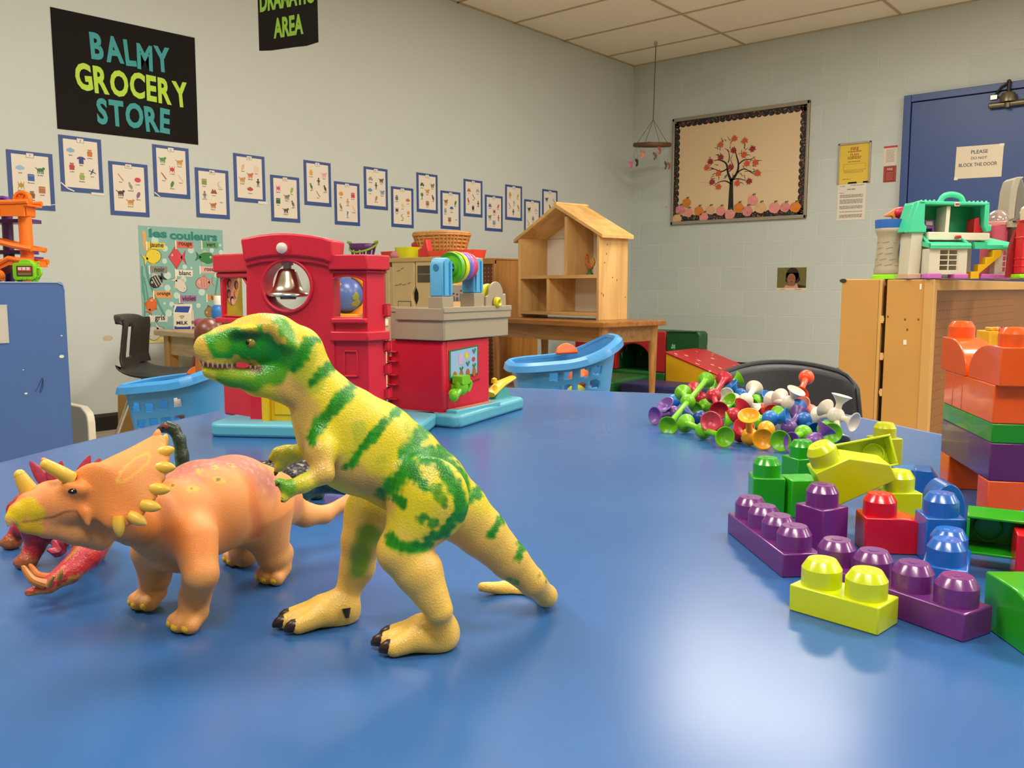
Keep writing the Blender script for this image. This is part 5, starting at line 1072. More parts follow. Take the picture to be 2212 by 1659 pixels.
# stone body with a pointed doorway cut through the right side
prof = [(30, 8), (30.5, 20), (29, 24), (27.5, 40), (26, 60), (25, 80), (25.5, 92), (29, 100), (32, 108)]
m = MB(); seg = 36
def rad(z):
    for (r0, z0), (r1, z1) in zip(prof, prof[1:]):
        if z0 <= z <= z1: return r0 + (r1 - r0) * (z - z0) / (z1 - z0)
    return prof[-1][0]
zs = [8, 14, 20, 26, 32, 38, 44, 50, 56, 62, 68, 74, 80, 86, 92, 100, 108]
V = [(rad(z) * k * math.cos(2 * PI * i / seg), rad(z) * k * math.sin(2 * PI * i / seg), z * k) for z in zs for i in range(seg)]; F = []
for j in range(len(zs) - 1):
    for i in range(seg):
        a = (2 * PI * (i + .5) / seg); zc = (zs[j] + zs[j + 1]) / 2; wlim = .42 if zc < 58 else .42 * max(0, (76 - zc) / 18)
        da = (a - (-PI / 2 + .62) + PI) % (2 * PI) - PI; db = (a - (PI / 2 + .2) + PI) % (2 * PI) - PI
        if 34 < zc < 76 and (abs(da) < wlim or abs(db) < wlim): continue
        i2 = (i + 1) % seg; F.append((j * seg + i, j * seg + i2, (j + 1) * seg + i2, (j + 1) * seg + i))
m._add(V, F); m.build('stone_body', BE, t, solid=.007, fix=False)
m = MB()
for z, n_, o_ in ((30, 9, 0), (42, 9, .3), (54, 9, 0), (66, 8, .3), (78, 8, 0)):
    for i in range(n_):
        a = 2 * PI * i / n_ + o_; r = rad(z) * k + .002
        da = (a - (-PI / 2 + .62) + PI) % (2 * PI) - PI
        if 32 < z < 78 and abs(da) < .75: continue
        if math.sin(a) < .3: m.tube([(r * math.cos(a + q), r * math.sin(a + q), z * k + .002 * math.sin(7 * q)) for q in (-.26, -.1, .08, .24)], .0035, 5, flat=.7)
m.build('stone_relief', BE, t)
m = MB(); m.lathe([(31 * k, 106 * k), (33 * k, 108 * k), (34 * k, 122 * k), (34 * k, 126 * k), (30 * k, 126 * k), (29.5 * k, 112 * k)], seg=28, caps=False); m.build('blue_rim', mat('#2b62b3', .4), t)
m = MB(); m.box(6 * k, 12 * k, -29 * k, -20 * k, 34 * k, 74 * k); m.build('blue_door', mat('#2d5e9e', .4), t, bevel=.002)
m = MB(); m.prism([(-20 * k, 134 * k), (8 * k, 152 * k), (4 * k, 120 * k), (1 * k, 118 * k), (0, 132 * k)], -.006, .006, 'y'); t.location; o = m.build('orange_flag', mat('#e2794a', .4), t, bevel=.002)
m = MB(); m.prism([(-8 * k, 136 * k), (0, 141 * k), (0, 134 * k)], -.008, -.005, 'y'); m.build('flag_print', mat('#c9a23c', .4), t, smooth=False)
m = MB(); m.lathe([(6 * k, 112 * k), (7 * k, 124 * k)], Matrix.Translation((16 * k, -6 * k, 0)), 14); m.ball((20 * k, 0, 141 * k), (18 * k, 14 * k, 13 * k)); m.ball((36 * k, 0, 143 * k), (9 * k, 8 * k, 9 * k)); m.build('red_cannon', mat('#c11a37', .35), t)
# green-roofed toy house
p = ctop(2040, .10); k = kk(p); t = thing('toy_house', 'white toy house with mint green roof and carrying handle on the cabinet', 'toy house', p, (0, 0, YAW))
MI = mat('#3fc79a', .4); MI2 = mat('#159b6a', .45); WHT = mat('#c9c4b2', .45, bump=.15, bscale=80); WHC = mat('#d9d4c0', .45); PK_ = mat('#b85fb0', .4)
X = lambda x: (x - 2040) * k; Z = lambda y: (601 - y) * k
D_ = .075
def q(m, pts, y0, y1): m.prism([(X(a), Z(b)) for a, b in pts], y0, y1, 'y')
# outer roof shell: sloping left face, top, right edge
m = MB(); q(m, [(1970, 437), (1985, 437), (1985, 485), (1990, 490), (1990, 503), (1950, 503), (1966, 450)], -.02, .01); q(m, [(2112, 440), (2122, 440), (2122, 486), (2128, 488), (2128, 500), (2118, 502), (2112, 490)], -.02, .01); q(m, [(1970, 436), (2122, 440), (2122, 446), (1972, 444)], -.02, .01); q(m, [(1952, 500), (1971, 436), (2122, 439), (2130, 500)], D_, D_ + .01)
m.loft([[Vector((X(1970), y, Z(437))), Vector((X(2122), y, Z(440))), Vector((X(2122), y, Z(445))), Vector((X(1970), y, Z(443)))] for y in (.01, D_)])
m.loft([[Vector((X(1985), y, Z(440))), Vector((X(1968), y, Z(440))), Vector((X(1951), y, Z(501))), Vector((X(1956), y, Z(501)))] for y in (.01, D_)])
m.loft([[Vector((X(2122), y, Z(440))), Vector((X(2117), y, Z(440))), Vector((X(2124), y, Z(500))), Vector((X(2128), y, Z(500)))] for y in (.01, D_)]); m.build('roof', MI, t, bevel=.003)
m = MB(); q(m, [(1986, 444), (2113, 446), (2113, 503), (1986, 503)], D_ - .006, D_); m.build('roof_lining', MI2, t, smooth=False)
m = MB(); m.tube(crom([(X(2021), 0, Z(440)), (X(2028), 0, Z(427)), (X(2045), 0, Z(422)), (X(2064), 0, Z(427)), (X(2072), 0, Z(440))], 5), 4.2 * k, 10, flat=1.5); m.build('carry_handle', MI, t)
m = MB(); [m.ball((X(1978 + i * 9), -.012, Z(437) + .001 * (i % 2)), 3 * k, 8, 6) for i in range(5)]; [m.ball((X(2080 + i * 9), -.012, Z(439)), 3 * k, 8, 6) for i in range(5)]; m.build('roof_scallops', MI, t)
m = MB(); q(m, [(2036, 447), (2044, 447), (2042, 506), (2034, 506)], -.004, D_ - .01); q(m, [(2044, 500), (2062, 453), (2080, 483), (2080, 503), (2044, 503)], .1, .105); m.build('attic_wall', WHC, t, smooth=False)
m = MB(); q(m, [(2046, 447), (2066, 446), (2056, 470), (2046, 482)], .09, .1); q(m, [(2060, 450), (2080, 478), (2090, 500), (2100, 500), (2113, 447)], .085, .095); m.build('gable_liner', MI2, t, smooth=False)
m = MB(); q(m, [(1992, 502), (2122, 505), (2122, 520), (1992, 519)], -.03, .0); q(m, [(1992, 503), (2122, 505), (2122, 508), (1992, 507)], 0, D_ - .006); m.build('upper_floor', WHC, t, bevel=.002)
m = MB(); q(m, [(1994, 504), (1994, 475), (2000, 466), (2004, 474), (2024, 474), (2026, 504), (2021, 504), (2021, 492), (1999, 492), (1999, 504)], .04, .06); m.build('purple_dresser', mat('#7d46a0', .4), t, bevel=.001)
m = MB(); q(m, [(2006, 477), (2020, 477), (2020, 485), (2006, 485)], .037, .04); m.build('mirror', mat('#cdb7a2', .25, var=.5, vscale=90), t, smooth=False)
m = MB(); q(m, [(2070, 507), (2088, 503), (2098, 503), (2098, 474), (2108, 470), (2110, 487), (2116, 490), (2116, 507)], .0, .05); q(m, [(2010, 505), (2026, 505), (2026, 503), (2012, 503)], .02, .05); q(m, [(2046, 516), (2058, 516), (2056, 510), (2048, 510)], -.045, -.03); m.build('red_furniture', mat('#b31d28', .4), t, bevel=.002)
m = MB(); q(m, [(1962, 503), (1986, 503), (1982, 594), (1957, 594)], -.01, D_); q(m, [(1960, 503), (2120, 503), (2120, 596), (1960, 596)], D_ - .004, D_ + .006); m.build('body_wall', WHT, t, smooth=False)
def win(parent, xa, xb, ya, yb, nx, ny, y0):
    m = MB(); 
    for i in range(nx + 1): xx = xa + (xb - xa) * i / nx; m.box(X(xx) - .9 * k, X(xx) + .9 * k, y0 - .003, y0 + .003, Z(yb), Z(ya))
    for j in range(ny + 1): yy = ya + (yb - ya) * j / ny; m.box(X(xa) - .9 * k, X(xb) + .9 * k, y0 - .003, y0 + .003, Z(yy) - .9 * k, Z(yy) + .9 * k)
    return m.build('window_bars', WHC, parent, smooth=False)
yB = -.06
m = MB(); 
for rg in ((1986, 2007, 538, 592), (2047, 2066, 538, 592), (2007, 2047, 585, 592), (2007, 2047, 535, 540)): m.box(X(rg[0]), X(rg[1]), yB, yB + .012, Z(rg[3]), Z(rg[2]))
m.box(X(1986), X(1989), yB + .012, .0, Z(592), Z(538)); m.box(X(2063), X(2066), yB + .012, .0, Z(592), Z(538)); m.build('porch_wall', WHT, t, smooth=False); win(t, 2008, 2046, 540, 584, 2, 4, yB + .004)
m = MB(); m.loft([[Vector((X(a), y, Z(b))) for a, b in ((1984, b0), (2069, b0), (2069, b1), (1984, b1))] for y, b0, b1 in ((yB - .012, 528, 538), (.0, 520, 530))]); m.tube([(X(1984), yB - .006, Z(532)), (X(2069), yB - .006, Z(532))], 5.5 * k, 8); m.tube([(X(1988), yB, Z(532)), (X(1988), .0, Z(510))], 3 * k, 8); m.tube([(X(2066), yB, Z(528)), (X(2061), .0, Z(508))], 3 * k, 8); m.build('porch_roof', MI, t)
m = MB(); q(m, [(2136, 538), (2145, 538), (2145, 594), (2136, 594)], -.03, .0); q(m, [(2145, 538), (2152, 538), (2152, 594), (2145, 594)], -.03, -.02); q(m, [(2170, 538), (2180, 538), (2180, 594), (2170, 594)], -.03, -.02); q(m, [(2150, 536), (2172, 536), (2172, 541), (2150, 541)], -.03, -.02); q(m, [(2150, 586), (2172, 586), (2172, 594), (2150, 594)], -.03, -.02); m.build('wing_wall', WHT, t, smooth=False); win(t, 2152, 2171, 541, 587, 2, 4, -.026)
m = MB(); m.loft([[Vector((X(a), y, Z(b))) for a, b in pts] for y, pts in ((-.045, ((2112, 530), (2190, 531), (2192, 538), (2112, 539))), (.06, ((2118, 508), (2134, 507), (2136, 515), (2118, 516))))]); q(m, [(2086, 524), (2114, 524), (2114, 538), (2089, 538)], -.04, -.02); m.tube([(X(2145), -.045, Z(535)), (X(2192), -.045, Z(535))], 4 * k, 8); m.build('wing_roof', MI, t)
m = MB(); st = [(2079, 600)]; 
for i in range(4): st += [(2079 + 15 * i, 586 - 15 * i), (2094 + 15 * i, 586 - 15 * i)]
st += [(2142, 541), (2142, 552), (2097, 590), (2097, 601), (2079, 601)]; q(m, st, -.05, -.02); m.build('yellow_stairs', mat('#dcae0a', .4), t, bevel=.001)
m = MB(); q(m, [(1979, 601), (1981, 590), (2010, 590), (2010, 601)], -.075, -.03); q(m, [(2036, 601), (2036, 591), (2066, 591), (2066, 601)], -.075, -.03); q(m, [(2099, 601), (2102, 591), (2162, 592), (2162, 601)], -.055, .02); m.build('pink_base', PK_, t, bevel=.003)
m = MB(); q(m, [(1950, 601), (1953, 590), (1980, 590), (1980, 601)], -.03, D_ - .02); q(m, [(1980, 601), (2165, 601), (2165, 598), (1980, 598)], -.03, D_); q(m, [(2160, 601), (2160, 594), (2192, 595), (2192, 601)], -.03, .05); m.build('floor_plate', mat('#b59a84', .5), t, bevel=.002)
m = MB(); q(m, [(2066, 592), (2080, 592), (2080, 584), (2066, 582)], .0, .05); m.build('red_bench', mat('#b2202a', .4), t)
m = MB(); m.prism(rrect(X(2046), X(2056), Z(448), Z(440), .002), -.024, -.02, 'y'); m.cur = 1; m.prism(rrect(X(2047), X(2055), Z(446), Z(442), .001), -.0255, -.0235, 'y'); m.build('brand_badge', [mat('#d9d4c8', .4), mat('#b5302f', .4)], t, smooth=False)
# jar with clear dome
p = ctop(2147, .34); k = kk(p); t = thing('dome_jar', 'pink plastic jar with a clear domed lid behind the toy house', 'jar', p, (0, 0, YAW))
zb = lambda y: (602 - y) * k
m = MB(); m.prism(rrect(-24 * k, 24 * k, -24 * k, 24 * k, 8 * k), 0, zb(488), 'z'); m.build('pink_body', mat('#bd4a66', .3, sss=.1), t, bevel=.003)
m = MB(); m.lathe([(25 * k, zb(488)), (25.5 * k, zb(482)), (24 * k, zb(480))], seg=28); m.build('rim', mat('#d08a84', .35), t)
m = MB(); m.lathe([(23.5 * k * math.cos(a), zb(482) + 27 * k * math.sin(a)) for a in [i * PI / 2 / 10 for i in range(10)]] + [(.0005, zb(482) + 27 * k)], seg=28, caps=False); m.build('clear_dome', mat('#f0dfd8', .08, trans=.85), t, solid=.002, fix=False)
# grey baby seat and bag
p = ctop(2172, .62); k = kk(p); t = thing('grey_seat', 'tall grey rounded plastic seat back standing on the cabinet against the blue door', 'seat', p, (0, 0, YAW - .1))
zb = lambda y: (602 - y) * k
prof_ = [(-10, 0), (-11, 80), (-10.5, 150), (-8, 190), (-3, 210), (4, 216)]
m = MB(); m.loft([[Vector((x * k, -.03, z * k)), Vector(((x + 14) * k, -.03, z * k)), Vector(((x + 14) * k, .06, z * k)), Vector((x * k, .06, z * k))] for x, z in prof_]); m.build('light_edge', mat('#a39d8c', .4), t, bevel=.004)
m = MB(); m.loft([[Vector((2 * k, -.028, z * k)), Vector((w_ * k, -.028, z * k)), Vector((w_ * k, .05, z * k)), Vector((2 * k, .05, z * k))] for w_, z in ((44, 0), (42, 90), (30, 130), (26, 170), (22, 195), (16, 210), (8, 216))]); m.build('grey_shell', mat('#6b6a62', .45), t, bevel=.006)
p = ctop(2192, .34); k = kk(p); zb = lambda y: (602 - y) * k
t = thing('dark_bin', 'brown translucent bin with a black lid behind the toy house at right', 'bin', p, (0, 0, YAW))
m = MB(); m.prism(rrect(-20 * k, 34 * k, -14 * k, 14 * k, 5 * k), 0, zb(492), 'z'); m.build('tub', mat('#4a2f28', .25), t, bevel=.002)
m = MB(); m.lathe([(.02, 0), (.021, .02)], Matrix.Translation((-4 * k, 0, zb(492))) @ Matrix.Diagonal((1.6, 1, 1, 1)), 20); m.build('cream_collar', mat('#a89784', .4), t)
m = MB(); m.loft([[Vector((a * k, -.03, zb(b))), Vector((a * k, .05, zb(b))), Vector((a * k, .05, zb(c))), Vector((a * k, -.03, zb(c)))] for a, b, c in ((-18, 478, 482), (0, 472, 480), (30, 462, 482))]); m.build('black_strap', mat('#1d1b18', .5), t, bevel=.003)
m = MB(); m.ball((-6 * k, -.03, zb(463)), 3.5 * k); m.build('yellow_button', mat('#c2cf2a', .4), t)
# red tower at the edge of the frame
p = ctop(2222, .10); k = kk(p); zb = lambda y: (604 - y) * k
t = thing('red_tower', 'red toy barn tower with cream roof cut off by the right edge of the photo', 'toy barn', p, (0, 0, YAW))
m = MB(); m.loft([[Vector((-w_ * k, -.03, zb(y))), Vector((40 * k, -.03, zb(y))), Vector((40 * k, .01, zb(y))), Vector((-w_ * k, .01, zb(y)))] for w_, y in ((30, 594), (30, 500), (29, 488), (27, 486))]); m.build('red_wall', mat('#c81e27', .4), t, bevel=.003)
m = MB(); [m.box(-31 * k, 41 * k, -.033, .012, zb(y) - .003, zb(y) + .003) for y in (482, 518, 562, 578)]; m.build('red_courses', mat('#c81e27', .4), t, bevel=.002)
m = MB(); m.prism([(-25 * k, zb(487)), (34 * k, zb(487)), (34 * k, zb(430)), (-12 * k, zb(446)), (-25 * k, zb(455))], -.028, .008, 'y'); m.build('cream_roof', mat('#cfc4a8', .45), t, bevel=.004)
m = MB(); m.box(-34 * k, 44 * k, -.036, .015, 0, 9 * k); m.build('green_base', mat('#8ccf1c', .4), t, bevel=.003)
m = MB(); m.loft([[Vector((a * k, .012, zb(b))), Vector(((a + 40) * k, .012, zb(b))), Vector(((a + 40) * k, .03, zb(b))), Vector((a * k, .03, zb(b)))] for a, b in ((-40, 602), (-38, 540), (-28, 500))]); m.build('side_wing', mat('#8d1620', .45), t)
# ------------------------------------------------------------------ the big blue table
TZ = .485
edge = [(-1.213, .412), (-1.274, .524), (-1.337, .658), (-1.403, .801), (-1.44, .92), (-1.462, 1.05), (-1.445, 1.20), (-1.385, 1.35), (-1.29, 1.445), (-1.224, 1.489), (-1.075, 1.547), (-.937, 1.606), (-.8, 1.636), (-.66, 1.612), (-.55, 1.562), (-.467, 1.512), (-.439, 1.497), (-.4, 1.466), (-.33, 1.425), (-.15, 1.33), (.05, 1.18), (.26, .95), (.42, .66), (.46, .36), (.38, .10), (.2, -.09), (-.1, -.2), (-.42, -.22), (-.75, -.14), (-.98, .03), (-1.12, .22)]
ed = [tuple(p[:2]) for p in crom([(x, y, 0) for x, y in edge], 4, closed=True)]
t = thing('blue_table', 'large blue laminate play table with rounded outline filling the foreground', 'table', (0, 0, 0))
def table_mat():
    m = bpy.data.materials.new('blue_laminate'); m.use_nodes = True; nt = m.node_tree; b = nt.nodes['Principled BSDF']; b.inputs['Specular IOR Level'].default_value = .38
    tc = nt.nodes.new('ShaderNodeTexCoord')
    n = nt.nodes.new('ShaderNodeTexNoise'); n.inputs['Scale'].default_value = 5; n.inputs['Detail'].default_value = 5; nt.links.new(tc.outputs['Object'], n.inputs['Vector'])
    mp = nt.nodes.new('ShaderNodeMapping'); mp.inputs['Scale'].default_value = (9, 240, 1); mp.inputs['Rotation'].default_value = (0, 0, .6); nt.links.new(tc.outputs['Object'], mp.inputs[0])
    n2 = nt.nodes.new('ShaderNodeTexNoise'); n2.inputs['Scale'].default_value = 1; n2.inputs['Detail'].default_value = 2; nt.links.new(mp.outputs[0], n2.inputs['Vector'])
    mx = nt.nodes.new('ShaderNodeMix'); mx.data_type = 'RGBA'; mx.inputs[6].default_value = lin('#2c5893'); mx.inputs[7].default_value = lin('#34629d')
    nt.links.new(n.outputs[0], mx.inputs[0])
    r = nt.nodes.new('ShaderNodeValToRGB'); r.color_ramp.elements[0].position = .66; r.color_ramp.elements[0].color = (0, 0, 0, 1); r.color_ramp.elements[1].position = .86; r.color_ramp.elements[1].color = (.05, .05, .05, 1)
    nt.links.new(n2.outputs[0], r.inputs[0]); mx2 = nt.nodes.new('ShaderNodeMix'); mx2.data_type = 'RGBA'; mx2.inputs[7].default_value = lin('#7f9cc6')
    nt.links.new(r.outputs[0], mx2.inputs[0]); nt.links.new(mx.outputs[2], mx2.inputs[6]); nt.links.new(mx2.outputs[2], b.inputs['Base Color'])
    mr = nt.nodes.new('ShaderNodeMapRange'); mr.inputs[3].default_value = .20; mr.inputs[4].default_value = .28; nt.links.new(n.outputs[0], mr.inputs[0]); nt.links.new(mr.outputs[0], b.inputs['Roughness'])
    n3 = nt.nodes.new('ShaderNodeTexNoise'); n3.inputs['Scale'].default_value = 55; n3.inputs['Detail'].default_value = 3; nt.links.new(tc.outputs['Object'], n3.inputs['Vector'])
    bp = nt.nodes.new('ShaderNodeBump'); bp.inputs['Strength'].default_value = .02; bp.inputs['Distance'].default_value = .001; nt.links.new(n3.outputs[0], bp.inputs['Height']); nt.links.new(bp.outputs[0], b.inputs['Normal'])
    return m
m = MB(); m.prism(ed, TZ - .03, TZ, 'z'); m.build('tabletop', table_mat(), t, bevel=.004)
m = MB(); m.tube([(x, y, TZ - .015) for x, y in ed], .0155, 8, closed=True, flat=1.0); m.build('edge_band', mat('#26477e', .4), t)
for x, y in ((-1.1, .55), (-1.15, 1.25), (-.35, 1.25), (.25, .75), (.2, .1), (-.75, .0)):
    m = MB(); m.cyl((x, y, 0), (x, y, TZ - .03), .018); m.cyl((x, y, 0), (x, y, .02), .024); m.build('leg', mat('#9a9a96', .3, metal=.8), t)

def seg_hit(c, a, poly):
    dx, dy = math.cos(a), math.sin(a); best = None
    for i in range(len(poly)):
        (x0, y0), (x1, y1) = poly[i], poly[(i + 1) % len(poly)]
        ex, ey = x1 - x0, y1 - y0; den = dx * ey - dy * ex
        if abs(den) < 1e-12: continue
        s = ((x0 - c[0]) * ey - (y0 - c[1]) * ex) / den; u = ((x0 - c[0]) * dy - (y0 - c[1]) * dx) / den
        if s > 0 and -1e-9 <= u <= 1 + 1e-9 and (best is None or s > best): best = s
    return (c[0] + dx * best, c[1] + dy * best)
def plate_hole(m, outer, inner, c, y0, y1):
    """wall panel with an opening, in local x-z, from y0 to y1"""
    angs = sorted(set([round(math.atan2(p[1] - c[1], p[0] - c[0]) % (2 * PI), 6) for p in outer + inner]))
    ringplate(m, [seg_hit(c, a, inner) for a in angs], [seg_hit(c, a, outer) for a in angs], y0, y1)

# ------------------------------------------------------------------ red toy schoolhouse, two hinged halves
SO = Vector((-1.186, .689, TZ)); SA = math.radians(33.58)
sch = thing('toy_schoolhouse', 'red toy schoolhouse with bell, hinged open on pale blue bases, on the blue table', 'toy house', SO, (0, 0, SA))
su = Vector((math.cos(SA), math.sin(SA), 0)); sv = Vector((-math.sin(SA), math.cos(SA), 0))
def LS(px, py, yl):
    r = ray(px, py); t_ = (yl - (CAM - SO).dot(sv)) / r.dot(sv); P = CAM + r * t_ - SO; return (P.dot(su), P.z)
RED_ = mat('#cb1b37', .38, bump=.05, bscale=60, sss=.0); SKY = mat('#5aaec6', .4); WH = mat('#d8cfc4', .4); GREYP = mat('#a2967f', .45, bump=.06, bscale=80); YE = mat('#e2b70c', .38)
m = MB(); m.prism(rrect(0, .325, 0, .165, .018), 0, .021, 'z'); m.build('left_base', SKY, sch, bevel=.005, seg=3)
YF = .048
P = lambda pts, y=YF: [LS(a, b, y) for a, b in pts]
zb_ = .018
def down(pts): return [(x, max(z, zb_)) if z < .05 else (x, z) for x, z in pts]
# central tower wall with the round bell opening
cc_ = LS(621, 618, YF); rc = LS(671, 618, YF)[0] - cc_[0]
tower_top = [(718, 523), (700, 516), (670, 511), (640, 508), (615, 507), (590, 508), (565, 511), (545, 515), (530, 520)]
xl, xr = LS(530, 600, YF)[0], LS(718, 600, YF)[0]
outer = [(xl, zb_), (xr, zb_)] + P(tower_top)
m = MB(); plate_hole(m, outer, ell(cc_[0], cc_[1], rc, rc, 36), cc_, YF, YF + .035); m.build('tower_wall', RED_, sch, bevel=.002)
m = MB(); ringplate(m, ell(cc_[0], cc_[1], rc, rc, 40), ell(cc_[0], cc_[1], rc * 1.14, rc * 1.14, 40), YF - .005, YF + .01); m.build('opening_rim', RED_, sch, bevel=.002)
m = MB(); band = P(tower_top); lo = [(x, z - .032) for x, z in band][::-1]
m.prism([(x + (.004 if i == 0 else (-.004 if i == len(band) - 1 else 0)), z + .002) for i, (x, z) in enumerate(band)] + lo, YF - .010, YF + .05, 'y'); m.build('arched_cornice', RED_, sch, bevel=.003)
m = MB(); lo2 = [(x, z - .040) for x, z in band][::-1]; m.prism([(x, z - .030) for x, z in band] + lo2, YF - .005, YF + .01, 'y'); m.build('cornice_moulding', RED_, sch, bevel=.002)
x, z = LS(609, 536, YF - .012); m = MB(); m.lathe([(.0085, 0), (.008, .006), (.005, .0085), (.001, .009)], Matrix.Translation((x, YF - .009, z)) @ Matrix.Rotation(PI / 2, 4, 'X'), 20); m.build('white_button', WH, sch)
m = MB(); m.lathe([(.0115, 0), (.011, .003)], Matrix.Translation((x + .002, YF - .008, z)) @ Matrix.Rotation(PI / 2, 4, 'X'), 20); m.build('button_rim', RED_, sch)
# bell
bx_, bz_ = LS(622, 640, YF + .015); k = .00072
m = MB(); m.lathe([(r * k, z * k) for r, z in ((43, 0), (45, 3), (44, 6), (40, 9), (33, 14), (29, 22), (26, 32), (23, 42), (20, 51), (18, 55), (14, 58), (5, 59))], Matrix.Translation((bx_, YF + .016, bz_)), 36, caps=False); m.build('bell', mat('#d6cabb', .24, metal=1.0), sch)
m = MB(); m.box(bx_ - 6 * k, bx_ + 6 * k, YF + .010, YF + .022, bz_ + 56 * k, bz_ + 80 * k); m.box(bx_ - 9 * k, bx_ + 9 * k, YF + .008, YF + .024, bz_ + 66 * k, bz_ + 82 * k); m.build('bell_hanger', mat('#a89a88', .4), sch)
m = MB(); m.lathe([(40 * k, 0), (18 * k, 1 * k), (16 * k, -5 * k)], Matrix.Translation((bx_, YF + .016, bz_ - .001)), 24); m.build('bell_clapper', mat('#8a8076', .4), sch)
# brand badge
x0, z0 = LS(602, 722, YF); x1, z1 = LS(645, 698, YF)
m = MB(); m.prism(rrect(x0 - .045, x1, z0, z1, .008), YF - .003, YF + .002, 'y'); m.cur = 1; m.prism(rrect(x0 - .041, x1 - .004, z0 + .004, z1 - .004, .004), YF - .004, YF - .002, 'y'); m.build('brand_badge', [mat('#e3c9c6', .35), mat('#a81e33', .35)], sch)
m = MB(); m.T = Matrix.Translation(((x0 + x1) / 2 - .0225, YF - .0044, (z0 + z1) / 2)) @ Matrix.Rotation(PI / 2, 4, 'X'); put_text(m, 'Fisher-Price', 0, 0, 0, .014, .008, width=.062, height=.009); m.build('badge_lettering', mat('#efe4e0', .4), sch, smooth=False)
# yellow door
m = MB(); xa, xb, xc = LS(567, 880, YF - .012)[0], LS(583, 880, YF - .012)[0], LS(668, 880, YF - .012)[0]; zt = LS(600, 806, YF)[1]
m.box(xa, xb, YF - .017, YF + .006, zb_, zt); m.box(xc - .012, xc, YF - .017, YF + .006, zb_, zt); m.prism([(xa, zt - .012), (xc, zt - .012)] + [((xa + xc) / 2 + (xc - xa) / 2 * math.cos(a), zt - .012 + .03 * math.sin(a)) for a in [i * PI / 10 for i in range(1, 10)]], YF - .015, YF + .006, 'y'); m.build('door_frame', YE, sch, bevel=.002)
m = MB(); m.box(xb, xc - .012, YF - .009, YF + .004, zb_ + .002, zt - .01); d = m.build('yellow_door', YE, sch, bevel=.001)
m = MB()
for a, b, c_, e in ((xb + .006, xc - .02, .03, .07), (xb + .006, xc - .02, .075, zt - .016)): m.box(a, b, YF - .011, YF - .008, c_, e)
m.build('door_panel', YE, d, bevel=.002)
# left wing, turned back from the tower
PA, PB = Vector((-.02, .109, 0)), Vector((.062, .056, 0)); wa = math.atan2(PB.y - PA.y, PB.x - PA.x)
WO = SO + su * PA.x + sv * PA.y; wu = Vector((math.cos(SA + wa), math.sin(SA + wa), 0)); wv = Vector((-wu.y, wu.x, 0))
def LW(px, py, yl=0):
    r = ray(px, py); t_ = (yl - (CAM - WO).dot(wv)) / r.dot(wv); Q = CAM + r * t_ - WO; return (Q.dot(wu), Q.z)
wl = (PB - PA).length; WT = Matrix.Translation(PA) @ Matrix.Rotation(wa, 4, 'Z')
def wing_outer(xa, xb, zt): return [(xa, zb_), (xb, zb_), (xb, zt), (xa, zt)]
zt = LW(500, 552)[1]; wc = LW(509, 650)
win = [LW(485, 681), LW(536, 683), LW(535, 615), LW(527, 602), LW(510, 596), LW(494, 597), LW(484, 606)]
m = MB(); m.T = WT; plate_hole(m, wing_outer(-.004, wl + .004, zt), win, wc, 0, .006); m.build('left_wing_wall', RED_, sch, bevel=.002)
m = MB(); m.T = WT; z1 = LW(500, 588)[1]; m.box(-.008, wl + .002, -.010, .03, z1, zt + .002); m.box(-.006, wl, -.006, .03, z1 - .009, z1); m.build('left_cornice', RED_, sch, bevel=.003)
m = MB(); m.T = WT; z2 = LW(500, 690)[1]; m.box(-.008, wl, -.009, .02, z2 - .006, z2 + .003); m.build('window_sill', RED_, sch, bevel=.002)
m = MB(); m.T = WT; ringplate(m, [wc[0:2] and ((p[0] - wc[0]) * 1.0 + wc[0], (p[1] - wc[1]) * 1.0 + wc[1]) for p in win], [((p[0] - wc[0]) * 1.1 + wc[0], (p[1] - wc[1]) * 1.06 + wc[1]) for p in win], -.003, .004); m.build('window_frame', RED_, sch, bevel=.001)
# printed panel seen through the left window
q0, q1 = Vector((.004, .0, 0)), Vector((.004, .05, 0)); pa = math.atan2(q1.y - q0.y, q1.x - q0.x)
PT = WT @ Matrix.Translation(q0) @ Matrix.Rotation(pa, 4, 'Z'); PWm = Matrix.Translation(SO) @ Matrix.Rotation(SA, 4, 'Z') @ PT; PWi = PWm.inverted(); pc = PWi @ CAM
def LP(px, py):
    d = PWi.to_3x3() @ ray(px, py); s_ = -pc.y / d.y; return (pc.x + d.x * s_, pc.z + d.z * s_)
a0, b0 = LP(480, 596), LP(526, 690)
m = MB(); m.T = PT; m.box(.002, b0[0], .0008, .004, zb_, a0[1] + .012); pn = m.build('story_panel', mat('#b3a426', .4, var=.6, vscale=24, var2='#8f9a28'), sch, smooth=False)
def LWp(x, y): return LP(470 + x / 12.77, 580 + y / 12.77)
m = MB(); m.T = PT; q_ = [LWp(*p) for p in ((230, 230), (600, 230), (600, 560), (520, 880), (450, 1010), (380, 1010), (300, 880), (240, 560))]
m.prism(q_, -.0002, .001, 'y')
for k_, (x, y, hr, sk) in enumerate(((320, 400, 1, 2), (515, 450, 1, 3), (305, 690, 1, 3), (500, 700, 4, 5), (400, 880, 6, 7))):
    a, b = LWp(x, y); m.cur = hr; m.prism(ell(a, b, .0036, .0072, 14), -.0008, -.0001, 'y'); m.cur = sk; m.prism(ell(a + .0003, b - .0018, .0028, .0052, 12), -.0014, -.0006, 'y')
m.build('face_stickers', [mat(c_, .4) for c_ in ('#d8b48e', '#5a231d', '#c98a76', '#a5664c', '#d69a35', '#dcae7c', '#2a1a17', '#dcb0a0')], pn, smooth=False)
